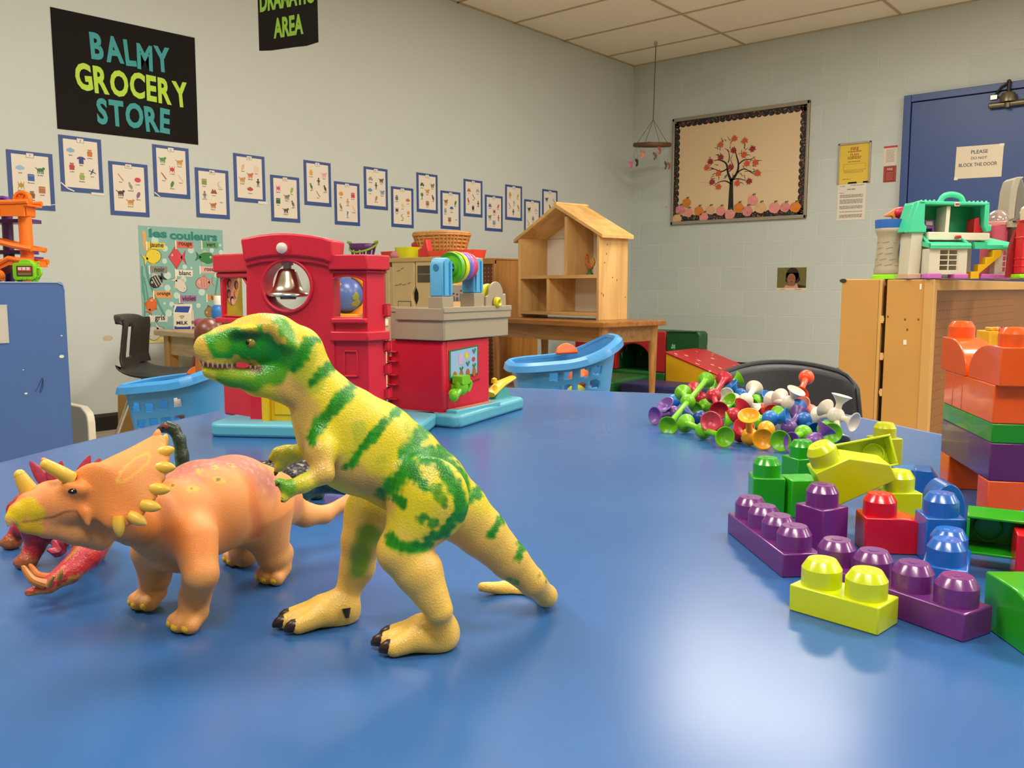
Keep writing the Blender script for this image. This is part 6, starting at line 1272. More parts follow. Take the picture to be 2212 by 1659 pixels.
m = MB(); m.T = WT; a, b = LWp(510, 1180); c_, d_ = LWp(840, 1320); m.box(a, c_ + .01, .03, .04, d_ - .01, b); m.build('inner_ledge', mat('#a88058', .5), sch)
# right wing and chamfered corner
zt = LS(760, 553, YF)[1]; x2, x3 = LS(792, 650, YF)[0], LS(830, 650, YF + .035)[0]
wc = LS(750, 650, YF); win = [LS(718, 685, YF), LS(783, 686, YF), LS(783, 607, YF), LS(770, 600, YF), LS(750, 597, YF), LS(730, 599, YF), LS(718, 606, YF)]
xr0 = xr - .004
m = MB(); plate_hole(m, [(xr0 - .002, zb_), (x2, zb_), (x2, zt), (xr0 - .002, zt)], [(min(max(p[0], xr0 + .003), x2 - .003), p[1]) for p in win], wc, YF + .004, YF + .024); m.build('right_wing_wall', RED_, sch, bevel=.0015)
m = MB(); ringplate(m, [(max(p[0], xr0 + .003), p[1]) for p in win], [((p[0] - wc[0]) * 1.12 + wc[0], (p[1] - wc[1]) * 1.07 + wc[1]) for p in win], YF + .0005, YF + .006); m.build('window_frame', RED_, sch, bevel=.001)
cham = [(x2 - .001, YF + .004), (x3, YF + .04), (x3 - .004, YF + .05), (x2 - .001, YF + .024)]
m = MB(); m.prism(cham, zb_, zt, 'z'); m.build('corner_wall', RED_, sch, bevel=.0015)
def belt(za, zb2, off, nm):
    m = MB(); m.prism([(xr0, YF + .004 - off), (x2 + off * .3, YF + .004 - off), (x3 + off * .9, YF + .04 - off * .5), (x3, YF + .05), (x2, YF + .025), (xr0, YF + .025)], za, zb2, 'z'); return m.build(nm, RED_, sch, bevel=.002)
belt(LS(760, 583, YF)[1], zt + .002, .011, 'right_cornice'); belt(LS(760, 590, YF)[1], LS(760, 583, YF)[1], .005, 'cornice_step')
m = MB(); z1 = LS(750, 690, YF)[1]; m.box(xr0 + .002, x2 + .0, YF - .006, YF + .01, z1 - .006, z1 + .002); m.build('window_sill', RED_, sch, bevel=.002)
belt(LS(750, 737, YF)[1], LS(750, 716, YF)[1], .009, 'belt_course')
m = MB(); a, b = LS(741, 815, YF); c_, d_ = LS(772, 757, YF)
for r_ in ((a, c_, b, b + .003), (a, c_, d_ - .003, d_), (a, a + .003, b, d_), (c_ - .003, c_, b, d_)): m.box(r_[0], r_[1], YF + .001, YF + .006, r_[2], r_[3])
m.build('relief_panel', RED_, sch, bevel=.001)
# hinge knuckles of the left half
m = MB()
for y0, y1 in ((656, 684), (736, 758), (785, 808), (837, 860)):
    z1, z0 = LS(838, y0, YF + .05)[1], LS(838, y1, YF + .05)[1]; xh = LS(838, 700, YF + .05)[0]
    m.box(xh - .016, xh + .004, YF + .035, YF + .055, z0, z0 + .003); m.box(xh - .016, xh + .004, YF + .035, YF + .055, z1 - .003, z1); m.box(xh - .003, xh + .004, YF + .035, YF + .055, z0, z1); m.box(xh - .016, xh, YF + .048, YF + .055, z0, z1)
m.build('hinge_knuckle', RED_, sch, bevel=.001)

# ---- right half
A2 = math.radians(9.0); C2 = Vector((-.991, .999, TZ)); ru = Vector((math.cos(A2), math.sin(A2), 0)); rv = Vector((-math.sin(A2), math.cos(A2), 0))
# everything of this half is built in its own frame, expressed in the schoolhouse frame
S2 = Matrix.Translation(SO) @ Matrix.Rotation(SA, 4, 'Z'); R2 = Matrix.Translation(C2) @ Matrix.Rotation(A2, 4, 'Z'); RT_ = S2.inverted() @ R2
def RF(px, py, yl=0):     # on a plane parallel to the front face
    r = ray(px, py); t_ = (yl - (CAM - C2).dot(rv)) / r.dot(rv); Q = CAM + r * t_ - C2; return (Q.dot(ru), Q.z)
def RSd(px, py, xl=0):    # on a plane parallel to the right-hand side face
    r = ray(px, py); t_ = (xl - (CAM - C2).dot(ru)) / r.dot(ru); Q = CAM + r * t_ - C2; return (Q.dot(rv), Q.z)
def RB(): m = MB(); m.T = RT_.copy(); return m
def rz(px, py): r = onz(px, py, TZ) - C2; return (r.dot(ru), r.dot(rv))
e1, e2, e3 = rz(909, 920), rz(990, 927), rz(1131, 882)
print('right base', e1, e2, e3)
wR = RF(835, 800)[0]; hT = RF(957, 737)[1]; dS = RSd(1057, 800)[0]
m = RB(); bp_ = [(wR - .03, e2[1] + .004), (e2[0] - .012, e2[1]), (e2[0], e2[1] + .01), (e3[0] + .004, e3[1] - .008), (e3[0] - .008, e3[1] + .006), (wR - .03, e3[1] + .03)]
m.prism(bp_, 0, .021, 'z'); m.build('right_base', SKY, sch, bevel=.005, seg=3)
m = RB(); m.box(wR, 0, 0, .012, zb_, hT); m.box(-.012, 0, .012, dS, zb_, hT); m.box(wR, -.012, dS - .01, dS, zb_, hT); m.build('right_red_wall', RED_, sch, bevel=.003)
# grey roof terrace tub
ov = .006; gT = RF(960, 668, -ov)[1]; gB = RF(960, 737, -ov)[1]; gl = RF(845, 700, -ov)[0]; gd_ = RSd(1098, 680, ov)[0]
m = RB(); th = .004
m.box(gl, ov, -ov, -ov + th, gB, gT); m.box(ov - th, ov, -ov + th, gd_, gB, gT); m.box(gl, gl + th, -ov + th, gd_, gB, gT); m.box(gl + th, ov - th, gd_ - th, gd_, gB, gT); m.box(gl + th, ov - th, -ov + th, gd_ - th, gB, gB + .004); m.build('grey_terrace', GREYP, sch, bevel=.0015)
m = RB(); zl = gT - (gT - gB) * .36; o1 = .0035
m.box(gl + .012, ov + o1, -ov - o1, -ov + .001, zl, gT + .001); m.box(ov - .001, ov + o1, -ov, gd_ + o1, zl, gT + .001); m.box(gl, ov + .001, -ov - .0015, -ov + .001, gT - .006, gT + .003); m.box(ov, ov + o1 + .0015, -ov - .004, gd_ + .004, gT - .006, gT + .003); m.build('terrace_rim', GREYP, sch, bevel=.001)
def post(px, py0, py1, side_y, half):
    m = RB(); z0, z1 = py1, py0; w_ = .0135
    m.prism([(side_y - w_, z0), (side_y + w_, z0), (side_y + w_, z1 - .012), (side_y + w_ * .6, z1 - .002), (side_y, z1), (side_y - w_ * .6, z1 - .002), (side_y - w_, z1 - .012)], ov - .026, ov - .0005, 'x'); return m
zp1, zp0 = RF(957, 556, 0)[1], RF(957, 641, 0)[1]
y1_ = RSd(962, 600, ov)[0] + .006; y2_ = RSd(1034, 600, ov)[0]
zq1, zq0 = RSd(1034, 556, ov)[1], RSd(1034, 633, ov)[1]
for yy, za, zb2 in ((y1_, zp1, zp0), (y2_, zq1, zq0)):
    m = post(0, za, zb2, yy, 0); m.build('blue_post', mat('#55aedb', .38), sch, bevel=.002)
    m = RB(); m.box(ov + .0, ov + .0025, yy - .010, yy - .006, zb2 + .004, za - .006); m.box(ov + .0, ov + .0025, yy + .006, yy + .010, zb2 + .004, za - .006); m.build('post_rib', mat('#55aedb', .38), sch)
    m = RB(); m.box(ov - .028, ov + .001, yy - .0155, yy + .0155, gT - .004, zb2); m.build('post_socket', GREYP, sch, bevel=.001)
m = RB(); m.cyl((ov - .013, y1_ - .0145, zp1 - .016), (ov - .013, y1_ - .0125, zp1 - .016), .0055, seg=14); m.build('pin_hole', mat('#2c7fae', .4), sch)
za_ = zp1 - .018; zb2_ = zq1 - .014
m = RB(); m.cyl((ov - .013, y1_, za_), (ov - .013, y2_, zb2_), .006, seg=12)
for a in range(6): aa = a * PI / 3; m.tube([(ov - .013 + .007 * math.cos(aa), y1_ + .012, za_ + .007 * math.sin(aa)), (ov - .013 + .007 * math.cos(aa), y2_ - .01, zb2_ + .007 * math.sin(aa))], .0018, 5)
m.build('spool_axle', mat('#55aedb', .38), sch)
n_ = 5; ys = [y1_ + .030 + (y2_ - y1_ - .045) * q for q in (0, .27, .50, .70, .90)]
for yy, c_, r_ in zip(ys, ('#5fb51a', '#e0cf14', '#4a66b8', '#a956b5', '#cf3a55'), (.0255, .0255, .024, .0235, .023)):
    zc_ = za_ + (zb2_ - za_) * (yy - y1_) / (y2_ - y1_); m = RB()
    m.lathe([(.009, -.005), (.014, -.005), (.016, -.002), (.020, -.002), (r_, -.006), (r_ + .001, -.003), (r_, .004), (.012, .005), (.009, .005)], Matrix.Translation((ov - .013, yy, zc_)) @ Matrix.Rotation(-PI / 2, 4, 'X'), 32, caps=False); m.build('spool_ring', mat(c_, .35), sch)
# half-round gable end of the terrace with yellow wheel
yg = RSd(1072, 640, ov)[0]; rg = .032
m = RB(); zg = gT - .002; top = RSd(1068, 608, ov)[1]; rg_ = top - zg
pts = [(yg - .034, zg), (yg + .034, zg), (yg + .032, zg + rg_ * .55), (yg + .024, zg + rg_ * .5)] + [(yg + .024 * math.cos(a), zg + rg_ * .45 + rg_ * .55 * math.sin(a)) for a in [i * PI / 12 for i in range(1, 12)]] + [(yg - .024, zg + rg_ * .5), (yg - .032, zg + rg_ * .45)]
m.prism(pts, ov - .004, ov, 'x'); m.build('gable_end', GREYP, sch, bevel=.001)
m = RB(); m.lathe([(.023, -.005), (.024, 0), (.023, .005)], Matrix.Translation((ov - .014, yg - .006, zg + rg_ * .42)) @ Matrix.Rotation(PI / 2, 4, 'Y'), 28); m.build('yellow_wheel', mat('#e0d21a', .38), sch)
a, b = RSd(1074, 653, ov + .004); m = RB(); m.lathe([(.0035, .001), (.0035, .004), (.006, .006), (.009, .003), (.0095, -.002)], Matrix.Translation((ov + .004, a, b)) @ Matrix.Rotation(PI / 2, 4, 'Y'), 20, caps=False); m.ball((ov + .004, a, b), (.002, .004, .004)); m.build('yellow_knob', mat('#e0d21a', .38), sch)
# garden picture
def S(px, py): return RSd(px, py, .001)
q = [S(970, 823), S(970, 757), S(1033, 745), S(1033, 808)]
m = RB(); m.prism(q, .0004, .0012, 'x'); pic = m.build('garden_picture', mat('#2c6a35', .35), sch, smooth=False)
def inn(u, v): return tuple(q[0][i] * (1 - u) * (1 - v) + q[3][i] * u * (1 - v) + q[1][i] * (1 - u) * v + q[2][i] * u * v for i in (0, 1))
m = RB(); m.prism([inn(.05, .08), inn(.95, .06), inn(.95, .95), inn(.05, .94)], .0012, .0016, 'x')
m.cur = 1; [m.prism([(inn(u, .04)[0] + a, inn(u, .04)[1] + b) for a, b in ell(0, .004, .006, .008, 10)], .0016, .002, 'x') for u in (.18, .4, .62, .84)]
m.cur = 2; a, b = inn(.58, .72); m.prism([(a + x, b + y) for x, y in ell(0, 0, .005, .005, 12)], .0016, .002, 'x'); [m.prism([(a + .006 * math.cos(t_) , b + .006 * math.sin(t_)), (a + .0085 * math.cos(t_ + .15), b + .0085 * math.sin(t_ + .15)), (a + .006 * math.cos(t_ + .35), b + .006 * math.sin(t_ + .35))], .0016, .002, 'x') for t_ in [i * .7 for i in range(9)]]
m.cur = 3
for u, v in ((.84, .8), (.84, .3), (.62, .42), (.4, .28)): a, b = inn(u, v); m.prism([(a, b - .004), (a + .006, b + .004), (a + .002, b + .006), (a, b), (a - .003, b + .005), (a - .006, b + .003)], .0018, .0022, 'x')
m.cur = 4; a, b = inn(.38, .66); m.prism([(a + x, b + y) for x, y in ((-.006, -.01), (.006, -.01), (.007, .006), (.003, .009), (0, .005), (-.003, .01), (-.007, .006))], .0016, .002, 'x'); m.cur = 5; a, b = inn(.82, .55); m.prism([(a + x, b + y) for x, y in ell(0, 0, .005, .004, 10)], .0018, .0022, 'x')
m.build('picture_print', [mat(c_, .35) for c_ in ('#8fb4d8', '#a5622c', '#e2c01e', '#2f7a3a', '#c0a8c0', '#b83a3c')], pic, smooth=False)
# watering-can knob, slot, sticker strip
a, b = RSd(990, 838, .012); m = RB()
m.T = RT_ @ Matrix.Translation((.004, a, b)); m.ball((.010, .006, .002), (.010, .015, .016)); m.tube(crom([(.012, .02, .012), (.014, .028, .006), (.012, .022, -.008)], 4), .0035, 8); m.tube([(.012, -.004, -.004), (.014, -.018, -.012), (.016, -.026, -.004)], [.006, .0055, .008], 10); m.ball((.016, -.024, -.010), (.008, .009, .010)); m.box(-.004, .012, -.004, .012, -.006, .006); m.prism(rrect(-.006, .018, .006, .021, .003), .0, .02, 'x'); m.build('green_watering_can', mat('#6fc01c', .3), sch, bevel=.002)
m = RB(); a, b = RSd(1015, 826, 0); a2, b2 = RSd(1036, 818, 0); m.prism([(a, b - .002), (a2, b2 - .002), (a2, b2 + .001), (a, b + .001)], -.0005, .0006, 'x'); m.build('slot', mat('#7d0f20', .5), sch, smooth=False)
m = RB(); m.box(.004, .026, RSd(975, 885, .015)[0], RSd(1070, 865, .015)[0], .018, .0265); m.build('sticker_step', SKY, sch, bevel=.002)
m = RB(); ya_, yb_2 = RSd(985, 885, .015)[0], RSd(1062, 865, .015)[0]; m.box(.008, .022, ya_, yb_2, .0265, .0268); m.build('step_sticker', mat('#d3a070', .4, var=.6, vscale=160, var2='#9a5a3a'), sch, smooth=False)
# seesaw
m = RB(); sy, sz = RSd(1085, 830, -.02); m.T = RT_ @ Matrix.Translation((-.025, sy, sz)); m.tube([(0, -.035, -.016), (0, 0, .0), (0, .045, .008)], [.012, .013, .009], 8, flat=.5, upv=(0, 0, 1)); m.lathe([(.006, 0), (.005, .008), (.001, .010)], Matrix.Translation((0, -.02, .004)), 12); m.build('yellow_seesaw', YE, sch)
m = RB(); m.T = RT_ @ Matrix.Translation((-.025, sy, 0)); m.prism([(-.03, .018), (.03, .018), (.012, sz - .006), (-.012, sz - .006)], -.008, .008, 'x'); m.build('seesaw_support', mat('#4a9d9a', .4), sch, bevel=.001)
# knuckles of the right half
m = RB()
for y0, y1 in ((758, 782), (808, 832), (860, 880)):
    z1, z0 = RF(850, y0, 0)[1], RF(850, y1, 0)[1]; z0 = max(z0, .022)
    if z1 <= z0: continue
    xh = RF(846, 800, 0)[0]; m.box(xh - .006, xh + .014, -.006, .008, z0, z0 + .0025); m.box(xh - .006, xh + .014, -.006, .008, z1 - .0025, z1); m.box(xh - .006, xh - .003, -.004, .008, z0, z1)
m.build('hinge_knuckle', RED_, sch, bevel=.0008)
m = RB(); xh = RF(842, 700, 0)[0]; m.cyl((xh, .002, gB - .03), (xh, .002, gT), .004, seg=10); m.build('hinge_pin', mat('#d8c9a0', .4), sch)

# ------------------------------------------------------------------ toy shopping carts beyond the table
BLU = mat('#3f8fd0', .38)
def cart(name_label, D, L, Rr, W, zt_fn, bot, holes, rotz, cx, tint, seat):
    """px-derived basket: L/R = px of the rim ends, W = half depth (m), zt_fn(x) = rim height, holes = list of px centres"""
    t = thing('toy_shopping_cart', name_label, 'toy cart', (cx.x, cx.y, 0), (0, 0, rotz))
    return t
def basket(t, hw, hd, zlo, rim, hole_uv, col, nx=150, nz=44):
    """hw, hd = half sizes at the rim; rim(x) = rim height; holes given in (x, drop below rim) on the near side"""
    m = MB(); V = []; F = []
    per = rrect(-hw, hw, -hd, hd, hd * .62, 8); pl_ = []; tot = sum(math.dist(per[i], per[i - 1]) for i in range(len(per))); step = tot / nx; acc = 0.0
    for i in range(len(per)):
        p0, p1 = per[i], per[(i + 1) % len(per)]; L_ = math.dist(p0, p1)
        while acc < L_ and len(pl_) < nx: pl_.append((p0[0] + (p1[0] - p0[0]) * acc / L_, p0[1] + (p1[1] - p0[1]) * acc / L_)); acc += step
        acc -= L_
    def ringpt(i, f): return pl_[i % nx][0] * (1 - .17 * (1 - f)), pl_[i % nx][1] * (1 - .18 * (1 - f))
    for j in range(nz):
        f = j / (nz - 1)
        for i in range(nx):
            x, y = ringpt(i, f); V.append((x, y, zlo + (rim(x) - zlo) * f))
    for j in range(nz - 1):
        for i in range(nx):
            i2 = (i + 1) % nx; a_ = V[j * nx + i]; b_ = V[(j + 1) * nx + i2]; mx, mz_ = (a_[0] + b_[0]) / 2, (a_[2] + b_[2]) / 2; my = (a_[1] + b_[1]) / 2
            if my < -hd * .5 and any(abs(mx - hx) < hs and abs(mz_ - hz_) < hs * .95 for hx, hz_, hs in hole_uv): continue
            F.append((j * nx + i, j * nx + i2, (j + 1) * nx + i2, (j + 1) * nx + i))
    F.append(tuple(range(nx)))
    m._add(V, F); m.build('basket', col, t, solid=.003, fix=False)
    m = MB(); pts = []
    rings = []
    for i in range(nx):
        x, y = ringpt(i, 1.0); n = Vector((x / hw ** 1.2, y / hd ** 1.2, 0)).normalized(); z = rim(x); P_ = Vector((x, y, z))
        rings.append([P_ - n * .003 + Vector((0, 0, -.004)), P_ - n * .002 + Vector((0, 0, .004)), P_ + n * .008 + Vector((0, 0, .006)), P_ + n * .018 + Vector((0, 0, -.002)), P_ + n * .022 + Vector((0, 0, -.018)), P_ + n * .018 + Vector((0, 0, -.018)), P_ + n * .013 + Vector((0, 0, -.006))])
    m.loft(rings + [rings[0]], caps=False); m.build('rolled_rim', col, t)
def cart_frame(t, hw, hd, zlo):
    gm = mat('#c2c4c2', .4)
    for sx in (-1, 1):
        for sy_ in (-1, 1):
            m = MB(); m.tube([(sx * hw * .6, sy_ * hd * .6, zlo), (sx * hw * .75, sy_ * hd * .75, .06)], .009, 8); m.build('frame_leg', gm, t)
            m = MB(); m.lathe([(.03, -.01), (.032, 0), (.03, .01)], Matrix.Translation((sx * hw * .75, sy_ * hd * .75, .032)) @ Matrix.Rotation(PI / 2, 4, 'X'), 16); m.build('wheel', mat('#e2741f', .4), t)
d_ = 2.35; k = d_ / FPX; c = at(1215, 780, d_); t = thing('toy_shopping_cart', 'sky blue plastic toy shopping cart in front of the wooden dollhouse table', 'toy cart', (c.x, c.y, 0), (0, 0, YAW + .12), 'blue toy shopping carts')
Zc = lambda y: at(1215, y, d_).z
def rimR(x):
    p = x / k + 1215; return Zc(783 - (p - 1110) * .08 - max(0, p - 1200) ** 2 * .0026)
hl = [((x - 1215) * k * .97, Zc(y) - .0, 8.5 * k) for x, y in ((1183, 806), (1214, 803), (1247, 798), (1276, 793), (1186, 835), (1214, 832), (1243, 828), (1271, 822), (1186, 862), (1214, 859), (1243, 856), (1268, 852))]
basket(t, 108 * k, .105, Zc(905), rimR, hl + [((1287 - 1215) * k, Zc(741), 7 * k), ((1303 - 1215) * k, Zc(738), 5 * k)], BLU); cart_frame(t, 108 * k, .105, Zc(905))
m = MB(); m.prism(ell(0, 0, 30 * k, 24 * k, 16, 0, PI), -.006, .006, 'y'); o = m.build('orange_flap', mat('#e0611f', .38), t, bevel=.003); o.location = ((1234 - 1215) * k, .06, Zc(768)); o.rotation_euler = (-.35, 0, .5)
zfl = Zc(903) + .002
def food(name, lab, cat, px, dy, r, c_, zz=None):
    p = t.matrix_basis @ Vector(((px - 1215) * k, dy, 0)); m = MB(); m.ball((0, 0, r[2] if isinstance(r, tuple) else r), r); o = m.build(name, mat(c_, .4)); tag(o, lab, cat, loc=Vector((p.x, p.y, zfl + (zz or 0)))); return o
bpy.context.view_layer.update()
for f_ in (('toy_apple', 'yellow-green toy apple seen through the holes of the right blue cart', 'toy food', 1243, -.02, .03, '#a7a81e', .03), ('toy_bread', 'tan toy bread roll seen through the lower holes of the right blue cart', 'toy food', 1200, -.02, (.05, .035, .03), '#c08a5a', .01), ('toy_eggplant', 'navy toy ball seen through the right holes of the right blue cart', 'toy food', 1277, .0, (.028, .028, .034), '#27356e', .02), ('toy_orange', 'orange toy fruit near the high end of the right blue cart', 'toy food', 1262, .055, .034, '#dc6a2e', .06)): food(*f_)
# left cart with the dolls
d_ = 2.18; k = d_ / FPX; c = at(395, 840, d_); t = thing('toy_shopping_cart', 'sky blue plastic toy shopping cart at the left, carrying a brown doll', 'toy cart', (c.x, c.y, 0), (0, 0, YAW - .05), 'blue toy shopping carts')
Zc = lambda y: at(395, y, d_).z
def rimL(x):
    p = x / k + 395; return Zc(829 - (p - 290) * .12 - max(0, p - 400) ** 2 * .0022)
hl = [((x - 395) * k * .97, Zc(y), 9.5 * k) for x, y in ((330, 868), (361, 868), (391, 864), (423, 858), (338, 906), (367, 902), (394, 899), (424, 894))]
basket(t, 103 * k, .11, Zc(950), rimL, hl, mat('#3a8ccf', .38)); cart_frame(t, 103 * k, .11, Zc(950))
m = MB(); m.prism(ell(0, 0, 34 * k, 22 * k, 16, 0, PI), -.006, .006, 'y'); o = m.build('orange_flap', mat('#e0701f', .38), t, bevel=.003); o.location = ((424 - 395) * k, .03, Zc(813)); o.rotation_euler = (-.3, 0, -.25)
dp = at(452, 720, d_ + .03); SK = mat('#6b3a28', .33); kd = (d_ + .03) / FPX
dl = thing('baby_doll', 'bald dark brown baby doll sitting in the left blue toy cart', 'doll', (dp.x, dp.y, Zc(948)), (0, 0, YAW + .2)); zH = dp.z - Zc(948)
rH = 31 * kd
m = MB(); m.ball((0, 0, zH), (rH, rH * 1.05, rH * 1.08), 28, 18); m.ball((0, -rH * .55, zH - rH * .45), (rH * .72, rH * .55, rH * .55)); m.ball((0, -rH * 1.08, zH - rH * .3), (.005, .006, .005)); m.ball((-rH * .97, .004, zH - rH * .5), (.006, .008, .012)); m.ball((rH * .97, .004, zH - rH * .5), (.006, .008, .012)); m.cyl((0, 0, zH - rH * 1.2), (0, 0, zH - rH * .8), .017); o = m.build('head', SK, dl)
m = MB(); [m.ball((s * .012, -rH * 1.02, zH - rH * .22), (.004, .003, .004), 10, 8) for s in (-1, 1)]; m.build('eye', mat('#1b1411', .2), dl)
m = MB(); m.loft([[Vector((w_ * math.cos(a), dd * math.sin(a), z)) for a in [2 * PI * i / 18 for i in range(18)]] for w_, dd, z in ((.03, .028, .012), (.045, .036, .03), (.042, .034, .07), (.036, .028, zH - rH * 1.3), (.016, .015, zH - rH * 1.1))]); m.build('romper', mat('#b56a2c', .7), dl)
for s in (-1, 1):
    m = MB(); m.tube([(s * .03, .01, zH - rH * 1.6), (s * .042, .025, zH - rH * 2.6), (s * .036, .0, .06)], [.013, .012, .009], 10); m.ball((s * .036, -.004, .056), .011, 10, 8); m.build('arm', SK, dl)
    m = MB(); m.tube([(s * .022, -.01, .03), (s * .035, -.045, .04), (s * .04, -.068, .016)], [.018, .015, .012], 10); m.ball((s * .04, -.076, .014), (.010, .016, .010), 10, 8); m.build('leg', SK, dl)
for px, dy, r, c_, lab, nm, ct, zz in ((424, -.065, .02, '#e2731f', 'orange toy ball against the right upper hole of the left blue cart', 'toy_orange', 'toy food', .055), (371, -.04, (.034, .026, .024), '#b97a68', 'pinkish toy food at the lower holes of the left blue cart', 'toy_potato', 'toy food', .0), (391, -.03, (.012, .012, .03), '#d8cfc0', 'white toy piece inside the left blue cart', 'toy_milk', 'toy food', .055)):
    p = c + (Matrix.Rotation(YAW - .05, 3, 'Z') @ Vector(((px - 395) * k, dy, 0))); m = MB(); rz_ = r[2] if isinstance(r, tuple) else r; m.ball((0, 0, rz_), r); o = m.build(nm, mat(c_, .4)); tag(o, lab, ct, loc=Vector((p.x, p.y, Zc(948) + zz)))
# ------------------------------------------------------------------ modelled animals: smooth blended volumes -> one skin mesh
class Sculpt:
    """volumes given as points in a local frame (x = right, y = away, z = up); blended and skinned with surface nets"""
    def __init__(s, origin, yaw, h):
        s.o = Vector(origin); s.yaw = yaw; s.h = h; s.R = Matrix.Rotation(-yaw, 3, 'Z'); s.pr = []
    def L(s, x, y, d): return s.R @ (at(x, y, d) - s.o)
    def G(s, x, y, z=0.0): return s.R @ (onz(x, y, s.o.z + z) - s.o)
    def cone(s, a, b, ra, rb, k=.006, sq=1.0, neg=False):      # sq squashes the cross-section along y
        s.pr.append(('c', np.array(a, float), np.array(b, float), ra, rb, k, sq, neg)); return s
    def chain(s, pts, k=.006, sq=1.0):
        for i, ((a, ra), (b, rb)) in enumerate(zip(pts, pts[1:])): s.cone(a, b, ra, rb, k if i == 0 else min(k, .003), sq)
    def ell(s, c, r, k=.006, M=None, neg=False):
        s.pr.append(('e', np.array(c, float), np.array(r, float), M, 0, k, 1, neg)); return s
    def mesh(s, floor=True):
        h = s.h; lo = np.full(3, 9.); hi = np.full(3, -9.)
        for p in s.pr:
            if p[7]: continue
            if p[0] == 'c':
                for q, r in ((p[1], p[3]), (p[2], p[4])): lo = np.minimum(lo, q - r * max(1, p[6])); hi = np.maximum(hi, q + r * max(1, p[6]))
            else: m = p[2].max(); lo = np.minimum(lo, p[1] - m); hi = np.maximum(hi, p[1] + m)
        lo -= .012; hi += .012
        if floor: lo[2] = max(lo[2], -3 * h)
        n = np.ceil((hi - lo) / h).astype(int) + 1
        F = np.full(n, 1.0, np.float32); ax = [lo[i] + h * np.arange(n[i]) for i in range(3)]
        for p in s.pr:
            if p[0] == 'c':
                a, b, ra, rb, k, sq, neg = p[1:]; R = max(ra, rb) * max(1, sq) + k + 3 * h; l = np.minimum(a, b) - R; u = np.maximum(a, b) + R
            else:
                c, r, M, _, k, sq, neg = p[1:]; R = r.max() + k + 3 * h; l = c - R; u = c + R
            i0 = np.maximum(((l - lo) / h).astype(int), 0); i1 = np.minimum(((u - lo) / h).astype(int) + 2, n)
            if (i1 <= i0).any(): continue
            X, Y, Z = np.meshgrid(ax[0][i0[0]:i1[0]], ax[1][i0[1]:i1[1]], ax[2][i0[2]:i1[2]], indexing='ij')
            if p[0] == 'c':
                ab = b - a; ab_ = ab.copy(); ab_[1] /= sq; dx, dy, dz = X - a[0], (Y - a[1]) / sq, Z - a[2]; L2 = float(ab_ @ ab_) + 1e-12
                t = np.clip((dx * ab_[0] + dy * ab_[1] + dz * ab_[2]) / L2, 0, 1); d = np.sqrt((dx - t * ab_[0]) ** 2 + (dy - t * ab_[1]) ** 2 + (dz - t * ab_[2]) ** 2) - (ra + (rb - ra) * t)
            else:
                dx, dy, dz = X - c[0], Y - c[1], Z - c[2]
                if M is not None:
                    A = np.array(M.inverted()); dx, dy, dz = (A[i][0] * dx + A[i][1] * dy + A[i][2] * dz for i in range(3))
                q = np.sqrt((dx / r[0]) ** 2 + (dy / r[1]) ** 2 + (dz / r[2]) ** 2); g = np.sqrt((dx / r[0] ** 2) ** 2 + (dy / r[1] ** 2) ** 2 + (dz / r[2] ** 2) ** 2) + 1e-9
                d = q * (q - 1) / g
            S_ = F[i0[0]:i1[0], i0[1]:i1[1], i0[2]:i1[2]]
            if neg:
                e = -d; hh = np.maximum(k - np.abs(S_ - e), 0) / max(k, 1e-6); S_[...] = np.maximum(S_, e) + hh * hh * k / 4
            else:
                hh = np.maximum(k - np.abs(S_ - d), 0) / max(k, 1e-6); S_[...] = np.minimum(S_, d) - hh * hh * k / 4
        if floor: F = np.maximum(F, -(ax[2][None, None, :] - 0.0003).astype(np.float32))
        # surface nets
        sg = F < 0; c = np.zeros(np.array(F.shape) - 1, np.int8)
        for i in (0, 1):
            for j in (0, 1):
                for k in (0, 1): c += sg[i:F.shape[0] - 1 + i, j:F.shape[1] - 1 + j, k:F.shape[2] - 1 + k]
        act = np.argwhere((c > 0) & (c < 8)); idx = np.full(c.shape, -1, np.int64); idx[tuple(act.T)] = np.arange(len(act))
        acc = np.zeros((len(act), 3)); cnt = np.zeros(len(act))
        cor = [(i, j, k) for i in (0, 1) for j in (0, 1) for k in (0, 1)]
        val = {q: F[act[:, 0] + q[0], act[:, 1] + q[1], act[:, 2] + q[2]] for q in cor}
        for q in cor:
            for a_ in range(3):
                if q[a_] == 0:
                    q2 = tuple(1 if i == a_ else q[i] for i in range(3)); f0, f1 = val[q], val[q2]; m = (f0 < 0) != (f1 < 0)
                    t = np.where(m, f0 / np.where(m, f0 - f1, 1), 0); pos = np.tile(np.array(q, float), (len(act), 1)); pos[:, a_] += t; acc[m] += pos[m]; cnt[m] += 1
        V = lo + h * (act + acc / cnt[:, None]); faces = []
        for a_ in range(3):
            b_, c_ = (a_ + 1) % 3, (a_ + 2) % 3; sl0 = [slice(None)] * 3; sl1 = [slice(None)] * 3; sl0[a_] = slice(0, -1); sl1[a_] = slice(1, None)
            e = sg[tuple(sl0)] != sg[tuple(sl1)]; pts = np.argwhere(e); pts = pts[(pts[:, b_] > 0) & (pts[:, c_] > 0) & (pts[:, b_] < F.shape[b_] - 1) & (pts[:, c_] < F.shape[c_] - 1)]
            ins = sg[tuple(pts.T)]
            def cell(db, dc): q = pts.copy(); q[:, b_] += db; q[:, c_] += dc; return idx[tuple(q.T)]
            quad = np.stack([cell(-1, -1), cell(0, -1), cell(0, 0), cell(-1, 0)], 1); quad[~ins] = quad[~ins][:, ::-1]; faces.append(quad)
        return V, np.concatenate(faces)
